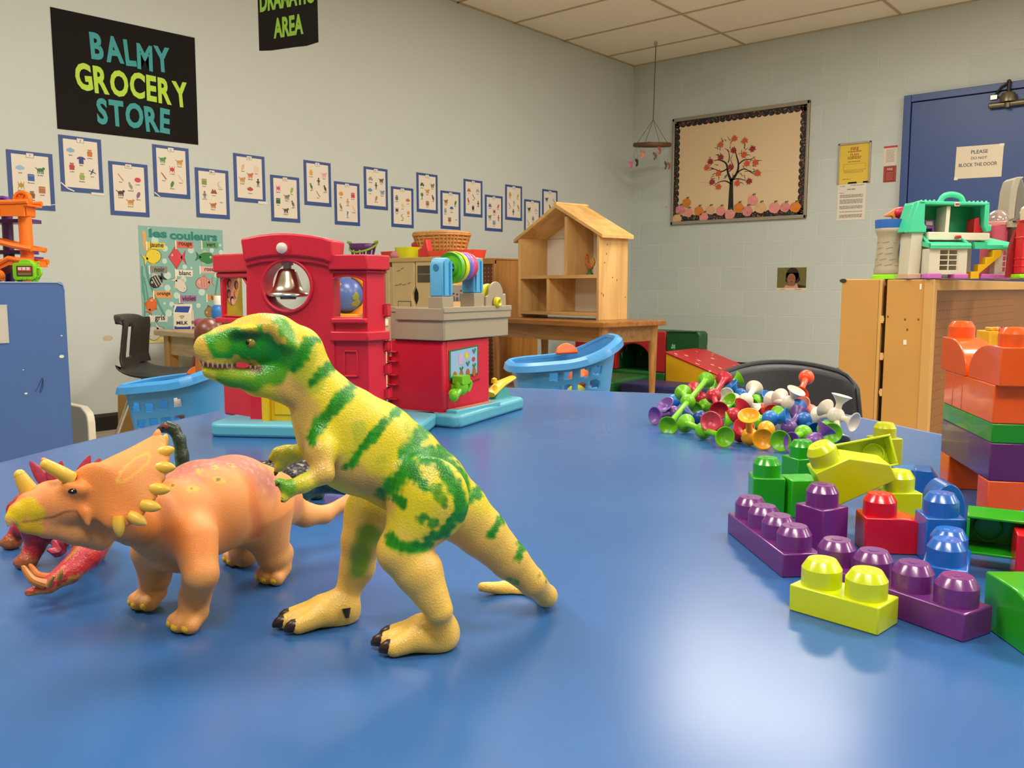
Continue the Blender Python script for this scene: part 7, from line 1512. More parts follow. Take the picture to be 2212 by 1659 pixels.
    def build(s, name, mt, parent, paint, floor=True, relax=2):
        V, Fc = s.mesh(floor)
        # a little relaxation so the skin is even
        for _ in range(relax):
            acc = np.zeros_like(V); cnt = np.zeros(len(V))
            for i in range(4):
                a, b = Fc[:, i], Fc[:, (i + 1) % 4]; np.add.at(acc, a, V[b]); np.add.at(cnt, a, 1); np.add.at(acc, b, V[a]); np.add.at(cnt, b, 1)
            Vn = acc / np.maximum(cnt, 1)[:, None]; V = V * .5 + Vn * .5
        if floor: V[:, 2] = np.maximum(V[:, 2], 0.0003)
        me = bpy.data.meshes.new(name); me.vertices.add(len(V)); me.vertices.foreach_set('co', V.astype(np.float32).ravel())
        me.loops.add(len(Fc) * 4); me.loops.foreach_set('vertex_index', Fc.astype(np.int32).ravel()); me.polygons.add(len(Fc)); me.polygons.foreach_set('loop_start', np.arange(0, len(Fc) * 4, 4, dtype=np.int32))
        me.update(calc_edges=True); me.validate()
        at_ = me.color_attributes.new('paint', 'FLOAT_COLOR', 'POINT'); C_ = np.ones((len(V), 4), np.float32); C_[:, :3] = paint(V); at_.data.foreach_set('color', C_.ravel())
        me.materials.append(mt); me.shade_smooth()
        o = bpy.data.objects.new(name, me); COL.objects.link(o); o.parent = parent; return o
def surf(o, x, y):      # point of a figure's skin seen at a photo pixel, in its own frame
    bpy.context.view_layer.update(); W = o.matrix_world.inverted(); a = W @ CAM; ok, p, n, f = o.ray_cast(a, (W @ at(x, y, 2.0) - a).normalized()); return p if ok else None
def lc(c): return np.array(lin(c)[:3])
def noise3(V, f, seed=0):
    r = np.random.RandomState(seed); out = np.zeros(len(V))
    for _ in range(7):
        k = r.normal(size=3) * f; out += np.sin(V @ k + r.uniform(0, 6.28))
    return out / 3.0
def sst(x, a, b): t = np.clip((x - a) / (b - a), 0, 1); return t * t * (3 - 2 * t)
def pdist(V, P):      # distance in the x-z plane to a polyline (both flanks are painted alike)
    d = np.full(len(V), 9.); X = V[:, [0, 2]]
    P = [np.array((p[0], p[2])) for p in P]
    if len(P) == 1: return np.hypot(*(X - P[0]).T)
    for a, b in zip(P, P[1:]):
        ab = b - a; t = np.clip(((X - a) @ ab) / (ab @ ab + 1e-12), 0, 1); d = np.minimum(d, np.hypot(*(X - a - t[:, None] * ab).T))
    return d
def mix(C, c, w): return C * (1 - w[:, None]) + c * w[:, None]

# ------------------------------------------------------------------ green and yellow tyrannosaur
tx_o = onz(900, 1400, TZ); tyr = thing('tyrannosaur_figure', 'yellow and green striped standing tyrannosaur toy in the centre foreground', 'dinosaur toy', tx_o, (0, 0, YAW))
T = Sculpt(tx_o, YAW, .0011)
def dm(x): return .553 + (x - 900) * .00013
def t(x, y, dd=0.): return T.L(x, y, dm(x) + dd)
def r_(px, x=700): return px * dm(x) / FPX
# torso and neck
T.chain([(t(640, 765), r_(60)), (t(668, 820), r_(55)), (t(700, 870), r_(70)), (t(752, 925), r_(90)), (t(805, 965), r_(103)), (t(860, 1005), r_(100)), (t(925, 1055), r_(92)), (t(985, 1100), r_(72)), (t(1040, 1150), r_(58)), (t(1100, 1210), r_(45)), (t(1150, 1258), r_(33)), (t(1180, 1288, .01), r_(25))], .010, .82)
# curled tail tip
g = lambda x, y, d, r: (T.L(x, y, d), r_(r))
T.chain([g(1180, 1285, .60, 25), g(1176, 1288, .625, 23), g(1140, 1279, .640, 20), g(1090, 1271, .640, 18), g(1042, 1268, .632, 13)], .004)
# chest and belly
T.ell(t(705, 935), (r_(62), r_(52), r_(75)), .012); T.ell(t(770, 1000), (r_(85), r_(70), r_(62)), .012)
# head: upper jaw, brow, jaw muscle, lower jaw
T.chain([(t(448, 748), r_(26)), (t(490, 742), r_(37)), (t(545, 738), r_(45)), (t(598, 738), r_(50)), (t(640, 760), r_(54))], .008, .72)
T.cone(t(447, 762), t(470, 770), r_(17), r_(20), .006, .8); T.cone(t(520, 700), t(560, 699), r_(9), r_(13), .006, .9); T.ell(t(578, 712), (r_(44), r_(36), r_(27)), .008)
for sd in (-1, 1):
    T.cone(t(515, 716, sd * .0095), t(585, 706, sd * .0125), r_(9), r_(11), .005); T.cone(t(585, 706, sd * .0125), t(625, 745, sd * .013), r_(11), r_(12), .006)
    T.ell(t(538, 741, sd * .0135), (r_(19), r_(7), r_(15)), .004, neg=True)
T.chain([(t(452, 803), r_(14)), (t(500, 816), r_(19)), (t(550, 820), r_(24)), (t(596, 806), r_(32)), (t(630, 790), r_(38))], .007, .74)
T.chain([(t(560, 832), r_(18)), (t(600, 838), r_(26)), (t(640, 850), r_(34))], .01, .8)
# mouth slit
for (x0, y0), (x1, y1) in (((420, 784), (470, 791)), ((470, 791), (520, 792)), ((520, 792), (568, 796))): [T.pr.append(('c', np.array(t(x0, y0, sd * (.0082 + (x0 - 420) * .00007))), np.array(t(x1, y1, sd * (.0082 + (x1 - 420) * .00007))), r_(6), r_(5.5), .002, 1.6, True)) for sd in (-1, 1)]
T.cone(t(436, 744, -.006), t(438, 744, -.02), r_(3), r_(4), .002, neg=True)
# near and far leg
def leg(d, hip, knee, calf, ank, heel, toe, sd):
    T.ell(T.L(*hip[:2], d), (r_(hip[2]), r_(hip[2]) * .46, r_(hip[3])), .012)
    T.chain([(T.L(*hip[:2], d), r_(hip[2] * .62)), (T.L(knee[0], knee[1], d), r_(knee[2])), (T.L(calf[0], calf[1], d + sd * .001), r_(calf[2])), (T.L(ank[0], ank[1], d + sd * .002), r_(ank[2]))], .010)
leg(.524, (925, 1080, 88, 95), (868, 1190, 52), (905, 1235, 50), (948, 1318, 31), 0, 0, -1)
leg(.585, (800, 1110, 62, 75), (780, 1170, 46), (772, 1225, 41), (742, 1302, 25), 0, 0, 1)
def foot(anp, and_, ra, hx, hy, tx, ty, ht, wd, yaw_toes):
    A = T.L(anp[0], anp[1], and_); H = T.G(hx, hy); Tn = T.G(tx, ty); f = Tn - H; f.z = 0; sdv = Vector((f.y, -f.x, 0)).normalized()
    Hc = H + Vector((0, 0, ht * .8)); T.chain([(A, ra), (Hc, ht * 1.02)], .008); T.ell(H + Vector((0, 0, ht * .6)), (ht * .9, ht * .9, ht * .7), .006)
    ends = []
    for q, ln in ((-1, .88), (0, 1.06), (1, .92)):
        e = H + f * ln + sdv * q * wd * .62; b = H + f * .35 + sdv * q * wd * .36
        T.chain([(Hc, ht * .8), (b + Vector((0, 0, ht * .78)), ht * .66), (e + Vector((0, 0, ht * .44)), ht * .46)], .006); ends.append((e, f.normalized(), ht))
    return ends
claws = []
claws += foot((950, 1328), .536, r_(29), 945, 1398, 842, 1402, .0128, .018, 0)
claws += foot((742, 1306), .582, r_(24), 738, 1342, 628, 1358, .0120, .017, 0)
# arms
na = .512
T.chain([(T.L(690, 925, .522), r_(34)), (T.L(692, 975, .508), r_(30)), (T.L(698, 1022, .503), r_(22)), (T.L(655, 1045, .497), r_(17)), (T.L(622, 1056, .494), r_(16))], .008)
T.chain([(T.L(625, 1052, .494), r_(13)), (T.L(602, 1041, .492), r_(9))], .002); T.chain([(T.L(628, 1058, .494), r_(13)), (T.L(614, 1078, .491), r_(8))], .002)
fa = .548
T.chain([(T.L(672, 965, .54), r_(26)), (T.L(645, 978, fa), r_(17)), (T.L(620, 980, fa), r_(19))], .006); T.chain([(T.L(620, 978, fa), r_(13)), (T.L(600, 978, fa), r_(11)), (T.L(587, 990, fa), r_(8))], .004); T.chain([(T.L(622, 990, fa), r_(13)), (T.L(606, 1006, fa), r_(10)), (T.L(597, 1017, fa), r_(6))], .004)
def ts(P): return [t(x, y, -.03 if x < 1000 else -.012) for x, y in P]
STR = [([(655, 742), (640, 772), (615, 800)], 11, 1), ([(692, 802), (672, 822), (660, 836)], 12, 1), ([(748, 838), (728, 872), (700, 905), (678, 925), (662, 955)], 12, 1), ([(858, 888), (825, 920), (790, 955), (755, 1000), (738, 1018)], 8, 1),
       ([(908, 938), (890, 970), (872, 1010), (848, 1050), (818, 1080)], 15, 1), ([(872, 985), (900, 978), (945, 985), (985, 1025), (1005, 1060), (992, 1095), (962, 1140), (930, 1150)], 11, 1), ([(884, 1002), (905, 1022), (920, 1035)], 12, 1), ([(852, 1072), (872, 1082)], 11, 1), ([(1030, 1062), (1005, 1082), (985, 1105)], 12, 1), ([(845, 1160), (880, 1170), (930, 1163)], 12, 1),
       ([(945, 1040), (968, 1075)], 8, .8), ([(920, 1098), (915, 1105)], 6, .9), ([(950, 1108), (940, 1116)], 7, .9), ([(1080, 1125), (1062, 1150)], 12, 1), ([(1128, 1178), (1120, 1202)], 11, 1), ([(1172, 1240), (1182, 1256)], 6, .9), ([(1058, 1258), (1058, 1266)], 6, .9), ([(1095, 1260), (1120, 1263)], 5, .6), ([(1200, 1265), (1212, 1290)], 3, .8)]
def paint_t(V):
    n1 = noise3(V, 220, 1); n2 = noise3(V, 700, 2); n3 = noise3(V, 90, 3)
    ye, tan, gr, dg, br = lc('#d2c31a'), lc('#dcb452'), lc('#148a0a'), lc('#085f0a'), lc('#b08050')
    C = np.tile(ye, (len(V), 1)); z = V[:, 2]
    C = mix(C, lc('#d9c23a'), .5 * sst(n3, -.2, .8)); C = mix(C, lc('#e0c860'), .6 * sst(noise3(V, 1500, 4) + .6 * n1, .5, 1.1))
    C = mix(C, tan, sst(.092 - z + .004 * n1, 0, .03)); C = mix(C, lc('#8fae1c'), .55 * sst(n1 + n3, .5, 1.2) * sst(z, .09, .13))
    # belly, throat
    TB = ts([(600, 850), (640, 895), (645, 960), (700, 1010), (770, 1055), (830, 1085)]); C = mix(C, lc('#c59a55'), .8 * (1 - sst(pdist(V, TB) + .002 * n1, .004, .012)))
    TT_ = ts([(960, 1180), (1050, 1230), (1140, 1290)]); C = mix(C, lc('#cfa653'), .85 * (1 - sst(pdist(V, TT_) + .002 * n1, .006, .013)))
    for P, w_, a in STR:
        w = w_ * .0003; C = mix(C, gr, a * (1 - sst(pdist(V, ts(P)) + .0007 * n2 + .0012 * n1, w * .6, w * 1.5))); C = mix(C, dg, .6 * a * (1 - sst(pdist(V, ts(P)) + .002 * n2, 0, w)))
    # far-leg flash, arm marks
    P = [T.L(795, 1150, .58), T.L(772, 1225, .58)]; C = mix(C, lc('#5f9a14'), .9 * (1 - sst(pdist(V, P) + .002 * n1, .003, .009)) * (V[:, 1] > T.L(800, 1100, .56)[1]))
    for q, rr_ in ((T.L(690, 930, .52), .011), (T.L(640, 1046, .5), .006), (T.L(612, 1048, .49), .007), (T.L(675, 980, .51), .005), (T.L(668, 1030, .5), .005)): C = mix(C, gr, .85 * (1 - sst(np.linalg.norm(V - np.array(q), axis=1) + .003 * n1, rr_ * .6, rr_ * 1.2)))
    # head mask
    hd = pdist(V, [t(462, 755), t(500, 752), t(545, 752), (t(590, 760))]); C = mix(C, gr, 1 - sst(hd + .0018 * n1, .0092, .0125)); hb = pdist(V, [t(600, 700), t(628, 750), t(600, 800), t(560, 815), t(510, 812)]); C = mix(C, gr, .92 * (1 - sst(hb + .0018 * n1, .0058, .0095)))
    lip = pdist(V, [t(440, 776), t(480, 782), t(520, 775), t(560, 788)]); C = mix(C, lc('#c0a93a'), .85 * (1 - sst(lip + .0012 * n2, .0012, .0026))); sn = pdist(V, [t(434, 742), t(440, 775)]); C = mix(C, lc('#d9b24a'), .9 * (1 - sst(sn + .001 * n1, .003, .006))); br_ = pdist(V, [t(480, 705), t(545, 686), t(590, 690), t(620, 730)]); C = mix(C, lc('#d2aa3e'), .85 * (1 - sst(br_ + .0012 * n2, .0016, .004)))
    ey = pdist(V, [t(520, 722), t(560, 722)]); C = mix(C, lc('#063d0c'), .75 * (1 - sst(ey, .002, .0055))); C = mix(C, lc('#8fb51c'), .4 * (1 - sst(pdist(V, [t(490, 745)]), .002, .006)))
    mo = pdist(V, [t(425, 785), t(470, 791), t(520, 792), t(566, 796)]); C = mix(C, lc('#5a2d22'), 1 - sst(mo, .0012, .0022)); ja = pdist(V, [t(450, 806), t(500, 806), t(550, 808)]); C = mix(C, lc('#a0b01e'), .5 * (1 - sst(ja, .001, .004)))
    return np.clip(C, 0, 1)
TM = vcol_mat('painted_rubber_tyrannosaur', .36, .22, 900)
tb = T.build('body', TM, tyr, paint_t)
CLW = mat('#2a1712', .35)
for e, f, ht in claws:
    m = MB(); b = e + Vector((0, 0, ht * .5)); m.tube([b - f * .003, b, b + f * .004, b + f * .0068 - Vector((0, 0, ht * .08)), b + f * .0088 - Vector((0, 0, ht * .2)), b + f * .0096 - Vector((0, 0, ht * .28))], [ht * .26, ht * .36, ht * .36, ht * .28, ht * .15, ht * .03], 10); m.build('claw', CLW, tyr)
m = MB(); q = T.L(748, 1314, .572); m.tube([q, q + Vector((.001, -.002, -.006))], [.003, .0012], 8); m.build('claw', CLW, tyr)
for p_ in ((T.L(604, 1044, .491), (-.004, -.001, -.002)), (T.L(613, 1076, .4905), (-.002, -.001, -.004)), (T.L(585, 993, fa), (-.001, 0, -.004)), (T.L(596, 1020, fa), (-.001, 0, -.004))): m = MB(); m.tube([p_[0], Vector(p_[0]) + Vector(p_[1]) * .55], [.0016, .0006], 6); m.build('claw', mat('#5a3320', .4), tyr)
for sd in (-1, 1):
    q = surf(tb, 539, 741); q.y = q.y + .0022 if sd < 0 else 2 * t(539, 741)[1] - q.y - .0022; m = MB(); m.ball(q, r_(12.5), 16, 10); m.cur = 1; m.ball(Vector(q) + Vector((-.0007, sd * r_(9.4), .0002)), (r_(5), r_(4), r_(5)), 12, 8); m.build('eye', [mat('#8f7a1e', .15, coat=.6), mat('#160d08', .1)], tyr)
m = MB()
for sd in (-1, 1):
    for i in range(12):
        f = i / 11; x = 440 + 112 * f; y = 786 + 8 * f; b = surf(tb, x, y); 
        if b is None: continue
        b = Vector(b); b.y = b.y if sd < 0 else b.y + 2 * (t(x, y)[1] - b.y); b.y -= sd * -.0006; m.tube([b + Vector((0, 0, .0012)), b + Vector((0, 0, -.0016))], [.0008, .0003], 6)
m.build('teeth', mat('#b99a84', .4), tyr)

# ------------------------------------------------------------------ orange horned dinosaur
to = onz(450, 1300, TZ); tri = thing('horned_dinosaur_figure', 'orange horned dinosaur toy with yellow frill spikes at the left foreground', 'dinosaur toy', to, (0, 0, YAW))
H = Sculpt(to, YAW, .0012)
def rp(px, d): return px * d / FPX
def c(x, y, d, r): return (H.L(x, y, d), rp(r, d))
# trunk, tail
H.chain([c(290, 1130, .552, 46), c(340, 1128, .572, 72), c(385, 1122, .588, 90), c(440, 1098, .612, 104), c(505, 1082, .645, 98), c(548, 1085, .668, 84), c(590, 1085, .69, 62)], .014, .9)
H.ell(H.L(390, 1165, .59), (rp(72, .58), rp(66, .58), rp(70, .58)), .014)
H.chain([c(585, 1080, .69, 55), c(620, 1095, .705, 34), c(660, 1112, .715, 26), (H.L(700, 1112, .725), rp(19, .72)), (H.L(735, 1092, .735), rp(13, .73)), (H.L(768, 1062, .745), rp(8, .74))], .010)
# legs
def pil(hip, kn, foot_px, rh, rk, ra, fl=.019, dirx=-.5):
    f = H.G(*foot_px); n = Vector((dirx, -.87, 0)).normalized(); A = f - n * .012 + Vector((0, 0, .021))
    H.chain([(H.L(*hip), rh), (H.L(*kn), rk), (A, ra), (f - n * .010 + Vector((0, 0, .012)), ra * .98)], .010)
    s_ = Vector((-n.y, n.x, 0)); toes = []
    for q, ln in ((-1.05, .85), (-.1, 1.05), (.95, .9)):
        e = f + s_ * q * ra * .78 + n * (ln - 1) * .012; H.cone(f - n * .012 + s_ * q * ra * .42 + Vector((0, 0, .010)), e + Vector((0, 0, .0054)), ra * .56, .0056, .0025); toes.append((e, n))
    return toes
nails = []
nails += pil((420, 1165, .566), (434, 1240, .556), (392, 1366), rp(52, .55), rp(37, .55), rp(33, .56))
nails += pil((335, 1190, .60), (335, 1245, .61), (305, 1318), rp(50, .6), rp(33, .6), rp(30, .6))
nails += pil((565, 1110, .652), (590, 1200, .66), (580, 1262), rp(66, .65), rp(34, .66), rp(29, .66))
nails += pil((530, 1130, .70), (530, 1185, .70), (508, 1223), rp(48, .7), rp(34, .7), rp(29, .7))
# head
hd = lambda x: .508 + (x - 150) * .00016
def hc(x, y, r, dd=0): d = hd(x) + dd; return (H.L(x, y, d), rp(r, d))
H.chain([hc(72, 1092, 34), hc(110, 1086, 46), hc(160, 1082, 54), hc(205, 1090, 56), hc(250, 1115, 50), (H.L(290, 1132, .55), rp(48, .55))], .010, .74)
H.chain([hc(56, 1104, 24), hc(34, 1106, 15), hc(20, 1120, 8), hc(16, 1136, 3)], .006, .62)
H.chain([hc(52, 1140, 11), hc(100, 1144, 17), hc(160, 1152, 24), hc(215, 1162, 28)], .009, .75)
for sd in (-1, 1): H.cone(H.L(150, 1052, hd(150) + sd * .010), H.L(178, 1056, hd(175) + sd * .012), rp(14, .5), rp(16, .5), .006); H.cone(H.L(186, 1108, hd(188) + sd * .0125), H.L(190, 1132, hd(190) + sd * .0135), rp(12, .5), rp(6, .5), .005)
for (x0, y0), (x1, y1) in (((36, 1128), (80, 1123)), ((80, 1123), (112, 1118)), ((112, 1118), (140, 1106)), ((140, 1106), (166, 1104)), ((166, 1104), (174, 1118))):
    w_ = 7.5 if x0 < 80 else 2.4
    [H.pr.append(('c', np.array(H.L(x0, y0, hd(x0) + sd * (.007 + (x0 - 36) * .00006))), np.array(H.L(x1, y1, hd(x1) + sd * (.007 + (x1 - 36) * .00006))), rp(w_, .5), rp(w_ * .8, .5), .0015, 2.6, True)) for sd in (-1, 1)]
# frill: a saddle of flattened lobes on either side of the neck, meeting at the raised tip
FR = [(343, 950, .532), (352, 978, .526), (350, 1010, .520), (337, 1052, .514), (314, 1086, .509), (288, 1112, .506), (258, 1126, .503), (236, 1122, .501)]
FR = [tuple(p) for p in crom(FR, 2)]
for i_, (x, y, d) in enumerate(FR):
    a = H.L(212, 1058, hd(212) - .0125); b = H.L(x, y, d); ym = H.L(x, y, hd(x) + .012)[1]
    H.cone(a, b, rp(42, .52), rp(15, .52), .006, .30)
    H.cone(H.L(222, 1062, 2 * hd(222) + .013 - hd(212)), H.L(x - 14, y + 4, 2 * (hd(x) + .010) - d), rp(30, .52), rp(12, .52), .006, .30)
H.chain([(H.L(195, 1040, hd(195)), rp(20, .52)), (H.L(240, 1020, hd(240)), rp(20, .52)), (H.L(292, 985, .532), rp(19, .52)), (H.L(340, 950, .540), rp(13, .53))], .014, .8)
for dd in (0,): H.pr.append(('c', np.array(H.L(262, 1030, .494)), np.array(H.L(318, 992, .503)), rp(15, .5), rp(13, .5), .006, 1.0, True))
def repaint(o, fn):
    V = np.empty(len(o.data.vertices) * 3, np.float32); o.data.vertices.foreach_get('co', V); V = V.reshape(-1, 3).astype(float); C_ = np.ones((len(V), 4), np.float32); C_[:, :3] = fn(V); o.data.color_attributes['paint'].data.foreach_set('color', C_.ravel())
def pd3(V, P):
    P = [np.array(p) for p in P]; d = np.full(len(V), 9.)
    for a, b in zip(P, P[1:] if len(P) > 1 else P):
        ab = b - a; q = np.clip(((V - a) @ ab) / (ab @ ab + 1e-12), 0, 1); d = np.minimum(d, np.linalg.norm(V - a - q[:, None] * ab, axis=1))
    return d
HM = vcol_mat('painted_rubber_horned', .5, .3, 1300, kind='noise'); hb_ = H.build('body', HM, tri, lambda V: np.full((len(V), 3), .5))
def sp(*pts): return [q for q in (surf(hb_, x, y) for x, y in pts) if q is not None]
def paint_h(V):
    n1 = noise3(V, 260, 5); n2 = noise3(V, 800, 6); n3 = noise3(V, 70, 7); z = V[:, 2]
    C = np.tile(lc('#e2873f'), (len(V), 1)); C = mix(C, lc('#e6a060'), .5 * sst(n3, -.3, .9))
    bk = pd3(V, sp((395, 1015), (440, 998), (490, 992), (540, 1008), (575, 1035))); nf = V[:, 1] > H.L(345, 1030, .548)[1]; C = mix(C, lc('#a4605a'), .9 * nf * (1 - sst(bk + .003 * n1, .004, .024)))
    C = mix(C, lc('#cf9a84'), .5 * nf * (1 - sst(bk, .01, .03)) * sst(n2, .6, 1.1))
    tl_ = pd3(V, sp((640, 1088), (700, 1098), (755, 1068))); C = mix(C, lc('#cf7f66'), .75 * (1 - sst(tl_, .002, .009)))
    C = mix(C, lc('#d79a56'), .8 * sst(.062 - z + .003 * n1, 0, .02))
    C = mix(C, lc('#a98050'), .65 * (1 - sst(pd3(V, sp((150, 1168), (230, 1165), (300, 1190), (350, 1205))) + .003 * n1, .006, .020)))
    C = mix(C, lc('#cb6526'), .65 * (1 - sst(pd3(V, sp((538, 1035), (548, 1095), (556, 1150))), .002, .010)))
    for p in ((372, 1047), (415, 1055), (432, 1018), (463, 1010), (498, 1004), (472, 1035)):
        for q in sp(p): dd = np.linalg.norm(V - np.array(q), axis=1); C = mix(C, lc('#c9aa3c'), .9 * (1 - sst(dd + .0016 * n2, .0014, .0038))); C = mix(C, lc('#6a4526'), .8 * (1 - sst(dd + .0008 * n2, .0005, .0014)))
    be = pd3(V, sp((22, 1125), (38, 1108), (56, 1096), (75, 1112))); C = mix(C, lc('#dfba0c'), 1 - sst(be + .0008 * n1, .0046, .0062)); C = mix(C, lc('#d2a80a'), 1 - sst(pd3(V, sp((50, 1141), (72, 1146))) + .0008 * n1, .0035, .0055))
    bx = V[:, 0] < H.L(48, 1110, .5)[0]; C = mix(C, lc('#dfba0c'), 1.0 * bx); C = mix(C, lc('#dca86a'), .8 * (1 - sst(pd3(V, sp((18, 1128), (22, 1134))), .001, .0045)))
    C = mix(C, lc('#8a5527'), .85 * (1 - sst(pd3(V, sp((50, 1127), (80, 1123), (112, 1118), (140, 1106), (166, 1104), (174, 1118))), .0003, .0013)))
    rg = sp((252, 1040), (262, 1018), (292, 990), (318, 978), (325, 986), (318, 1002), (292, 1024), (266, 1040), (252, 1040)); C = mix(C, lc('#e6ac48'), .95 * (1 - sst(pd3(V, rg) + .0002 * n2, .0004, .0011)))
    return np.clip(C, 0, 1)
repaint(hb_, paint_h)
HO = mat('#dcae10', .35, var=.7, vscale=120, var2='#dcb458')
def horn(P, R, nm='horn', mt=None): m = MB(); m.ball(P[-1], R[1] * 1.02, 12, 8); m.tube(crom(P, 4), [R[0] + (R[1] - R[0]) * i / (len(P) * 4 - 4) for i in range(len(P) * 4 - 3)], 12); return m.build(nm, mt or HO, tri)
horn([H.L(66, 1066, .500), H.L(54, 1046, .498), H.L(43, 1026, .497)], (rp(21, .5), rp(12, .5)), 'nose_horn')
horn([H.L(152, 1034, .5), H.L(130, 1020, .495), H.L(100, 1004, .492)], (rp(17, .5), rp(12, .5)), 'brow_horn'); horn([H.L(150, 1032, .53), H.L(125, 1015, .53), H.L(94, 994, .53)], (rp(13, .5), rp(6, .5)), 'brow_horn', mat('#d98e46', .4))
SP = [((338, 950), (341, 934), .533), ((351, 962), (357, 945), .542), ((350, 978), (368, 972), .525), ((350, 1010), (370, 1010), .519), ((338, 1056), (358, 1058), .513), ((318, 1092), (338, 1096), .508), ((290, 1118), (308, 1128), .505), ((256, 1128), (258, 1150), .502)]
for i, (a, b, d) in enumerate(SP):
    m = MB(); w_ = 13.5 if i > 1 else 10; fs = (-.6, 0, .5, .9, 1.2, 1.4, 1.5); m.tube([H.L(a[0] + (b[0] - a[0]) * f, a[1] + (b[1] - a[1]) * f, d - .001) for f in fs], [rp(w_ * q, d) for q in (.8, 1, .96, .78, .52, .26, .05)], 12); m.build('frill_spike', mat('#df8f50', .4) if i < 1 else HO, tri)
for sd in (-1, 1):
    q = surf(hb_, 155, 1061); q = Vector((q.x, q.y + .0008 if sd < 0 else 2 * H.L(155, 1061, hd(155))[1] - q.y - .0008, q.z)); m = MB(); m.ball(q, (rp(11, .5), rp(6, .5), rp(7, .5)), 16, 10); m.cur = 1; m.ball(Vector(q) + Vector((.0006, sd * rp(5.5, .5), .0003)), rp(1.8, .5), 8, 6); m.build('eye', [mat('#1a0f0b', .08), mat('#efe6dc', .2)], tri)
for e, n in nails:
    m = MB(); m.ball(e + Vector((0, 0, .0048)) + n * .0026, (.0038, .0038, .0032), 10, 8); m.build('toenail', mat('#d9b01c', .35), tri)

# ------------------------------------------------------------------ red plated dinosaur behind it
ro = onz(120, 1215, TZ); red = thing('red_plated_dinosaur_figure', 'red spiky-tailed plated dinosaur toy behind the orange horned dinosaur', 'dinosaur toy', ro, (0, 0, YAW))
Rr = Sculpt(ro, YAW, .0013)
def cR(x, y, d, r): return (Rr.L(x, y, d), r * d / FPX)
Rr.chain([cR(95, 1110, .70, 55), cR(140, 1105, .72, 62), cR(185, 1120, .70, 48), cR(205, 1160, .665, 34), cR(190, 1200, .64, 28), cR(150, 1238, .622, 22), cR(105, 1265, .61, 16), cR(62, 1280, .602, 9)], .012)
Rr.chain([cR(90, 1110, .70, 40), cR(60, 1090, .70, 26), cR(35, 1100, .70, 20)], .010)
for fx, fy, hx, hy, hd_, rr_ in ((78, 1222, 80, 1160, .70, 26), (45, 1180, 50, 1140, .745, 22), (225, 1205, 205, 1160, .73, 26), (150, 1175, 150, 1140, .76, 22)):
    f = Rr.G(fx, fy); Rr.chain([(Rr.L(hx, hy, hd_), rr_ * hd_ / FPX), (f + Vector((0, 0, .016)), rr_ * .78 * hd_ / FPX), (f + Vector((-.003, -.006, .006)), .0075)], .008); Rr.cone(f + Vector((-.004, -.008, .006)), f + Vector((-.011, -.006, .005)), .006, .004, .004)
Rr.cone(Rr.L(200, 1150, .66), Rr.L(105, 1250, .615), 5 * .63 / FPX, 5 * .63 / FPX, .006)
def paint_r(V):
    n1 = noise3(V, 300, 9); n2 = noise3(V, 900, 10); C = np.tile(lc('#a3202c'), (len(V), 1)); C = mix(C, lc('#c93a36'), .6 * sst(n1, -.2, .9)); C = mix(C, lc('#a06a28'), .7 * sst(.018 - V[:, 2] + .003 * n1, 0, .012)); C = mix(C, lc('#b0803a'), .8 * (1 - sst(pdist(V, [Rr.L(205, 1150, .66), Rr.L(150, 1205, .63)]) + .001 * n2, .0008, .002)))
    C = mix(C, lc('#b98a3a'), .85 * (1 - sst(pdist(V, [Rr.L(60, 1290, .6), Rr.L(120, 1275, .61), Rr.L(165, 1245, .62)]) + .001 * n2, .001, .003))); return np.clip(C, 0, 1)
Rr.build('body', vcol_mat('painted_rubber_red', .4, .8, 380, kind='noise'), red, paint_r)
PLT = mat('#9c1f3c', .38, var=.5, vscale=60, var2='#c94a5c', bump=.4, bscale=240)
def plate(P, wd, thk, mt=PLT, nm='back_plate'):
    m = MB(); Q = crom(P, 4); n = len(Q); m.tube(Q, [wd * max(.12, math.sin(PI * (.22 + .75 * i / (n - 1)))) for i in range(n)], 10, flat=thk, upv=(0, 1, 0)); m.build(nm, mt, red)
for P, w_ in (([(95, 1045, .70), (82, 1020, .70), (64, 997, .70)], 13), ([(118, 1050, .72), (126, 1020, .72), (134, 996, .72)], 12), ([(112, 1040, .70), (108, 1018, .70), (106, 1012, .70)], 11), ([(165, 1045, .72), (180, 1015, .72), (195, 984, .72)], 14), ([(185, 1045, .715), (205, 1015, .715), (216, 990, .715)], 14), ([(135, 1178, .68), (120, 1186, .665), (112, 1195, .66)], 20), ([(150, 1160, .69), (135, 1165, .685), (128, 1168, .68)], 20), ([(172, 1185, .65), (168, 1175, .65), (172, 1168, .65)], 14)):
    plate([Rr.L(*p) for p in P], w_ * .7 / FPX, .35)
SPK = mat('#b52f2f', .35, var=.5, vscale=70, var2='#c79a3a')
def spike(P, R0, R1, mt=SPK): m = MB(); Q = crom([Rr.L(*p) for p in P], 5); n = len(Q); m.tube(Q, [(R0 + (R1 - R0) * i / (n - 1)) * .62 / FPX for i in range(n)], 10); m.build('tail_spike', mt, red)
spike([(95, 1262, .605), (70, 1252, .60), (52, 1228, .60), (48, 1226, .60)], 11, 3); spike([(108, 1248, .615), (82, 1242, .615), (68, 1225, .617), (62, 1220, .617)], 10, 3); spike([(105, 1265, .598), (112, 1252, .595), (117, 1244, .594)], 7, 2, mat('#b5872c', .35)); spike([(128, 1250, .607), (132, 1238, .604), (133, 1228, .604)], 7, 2, mat('#b5872c', .35))

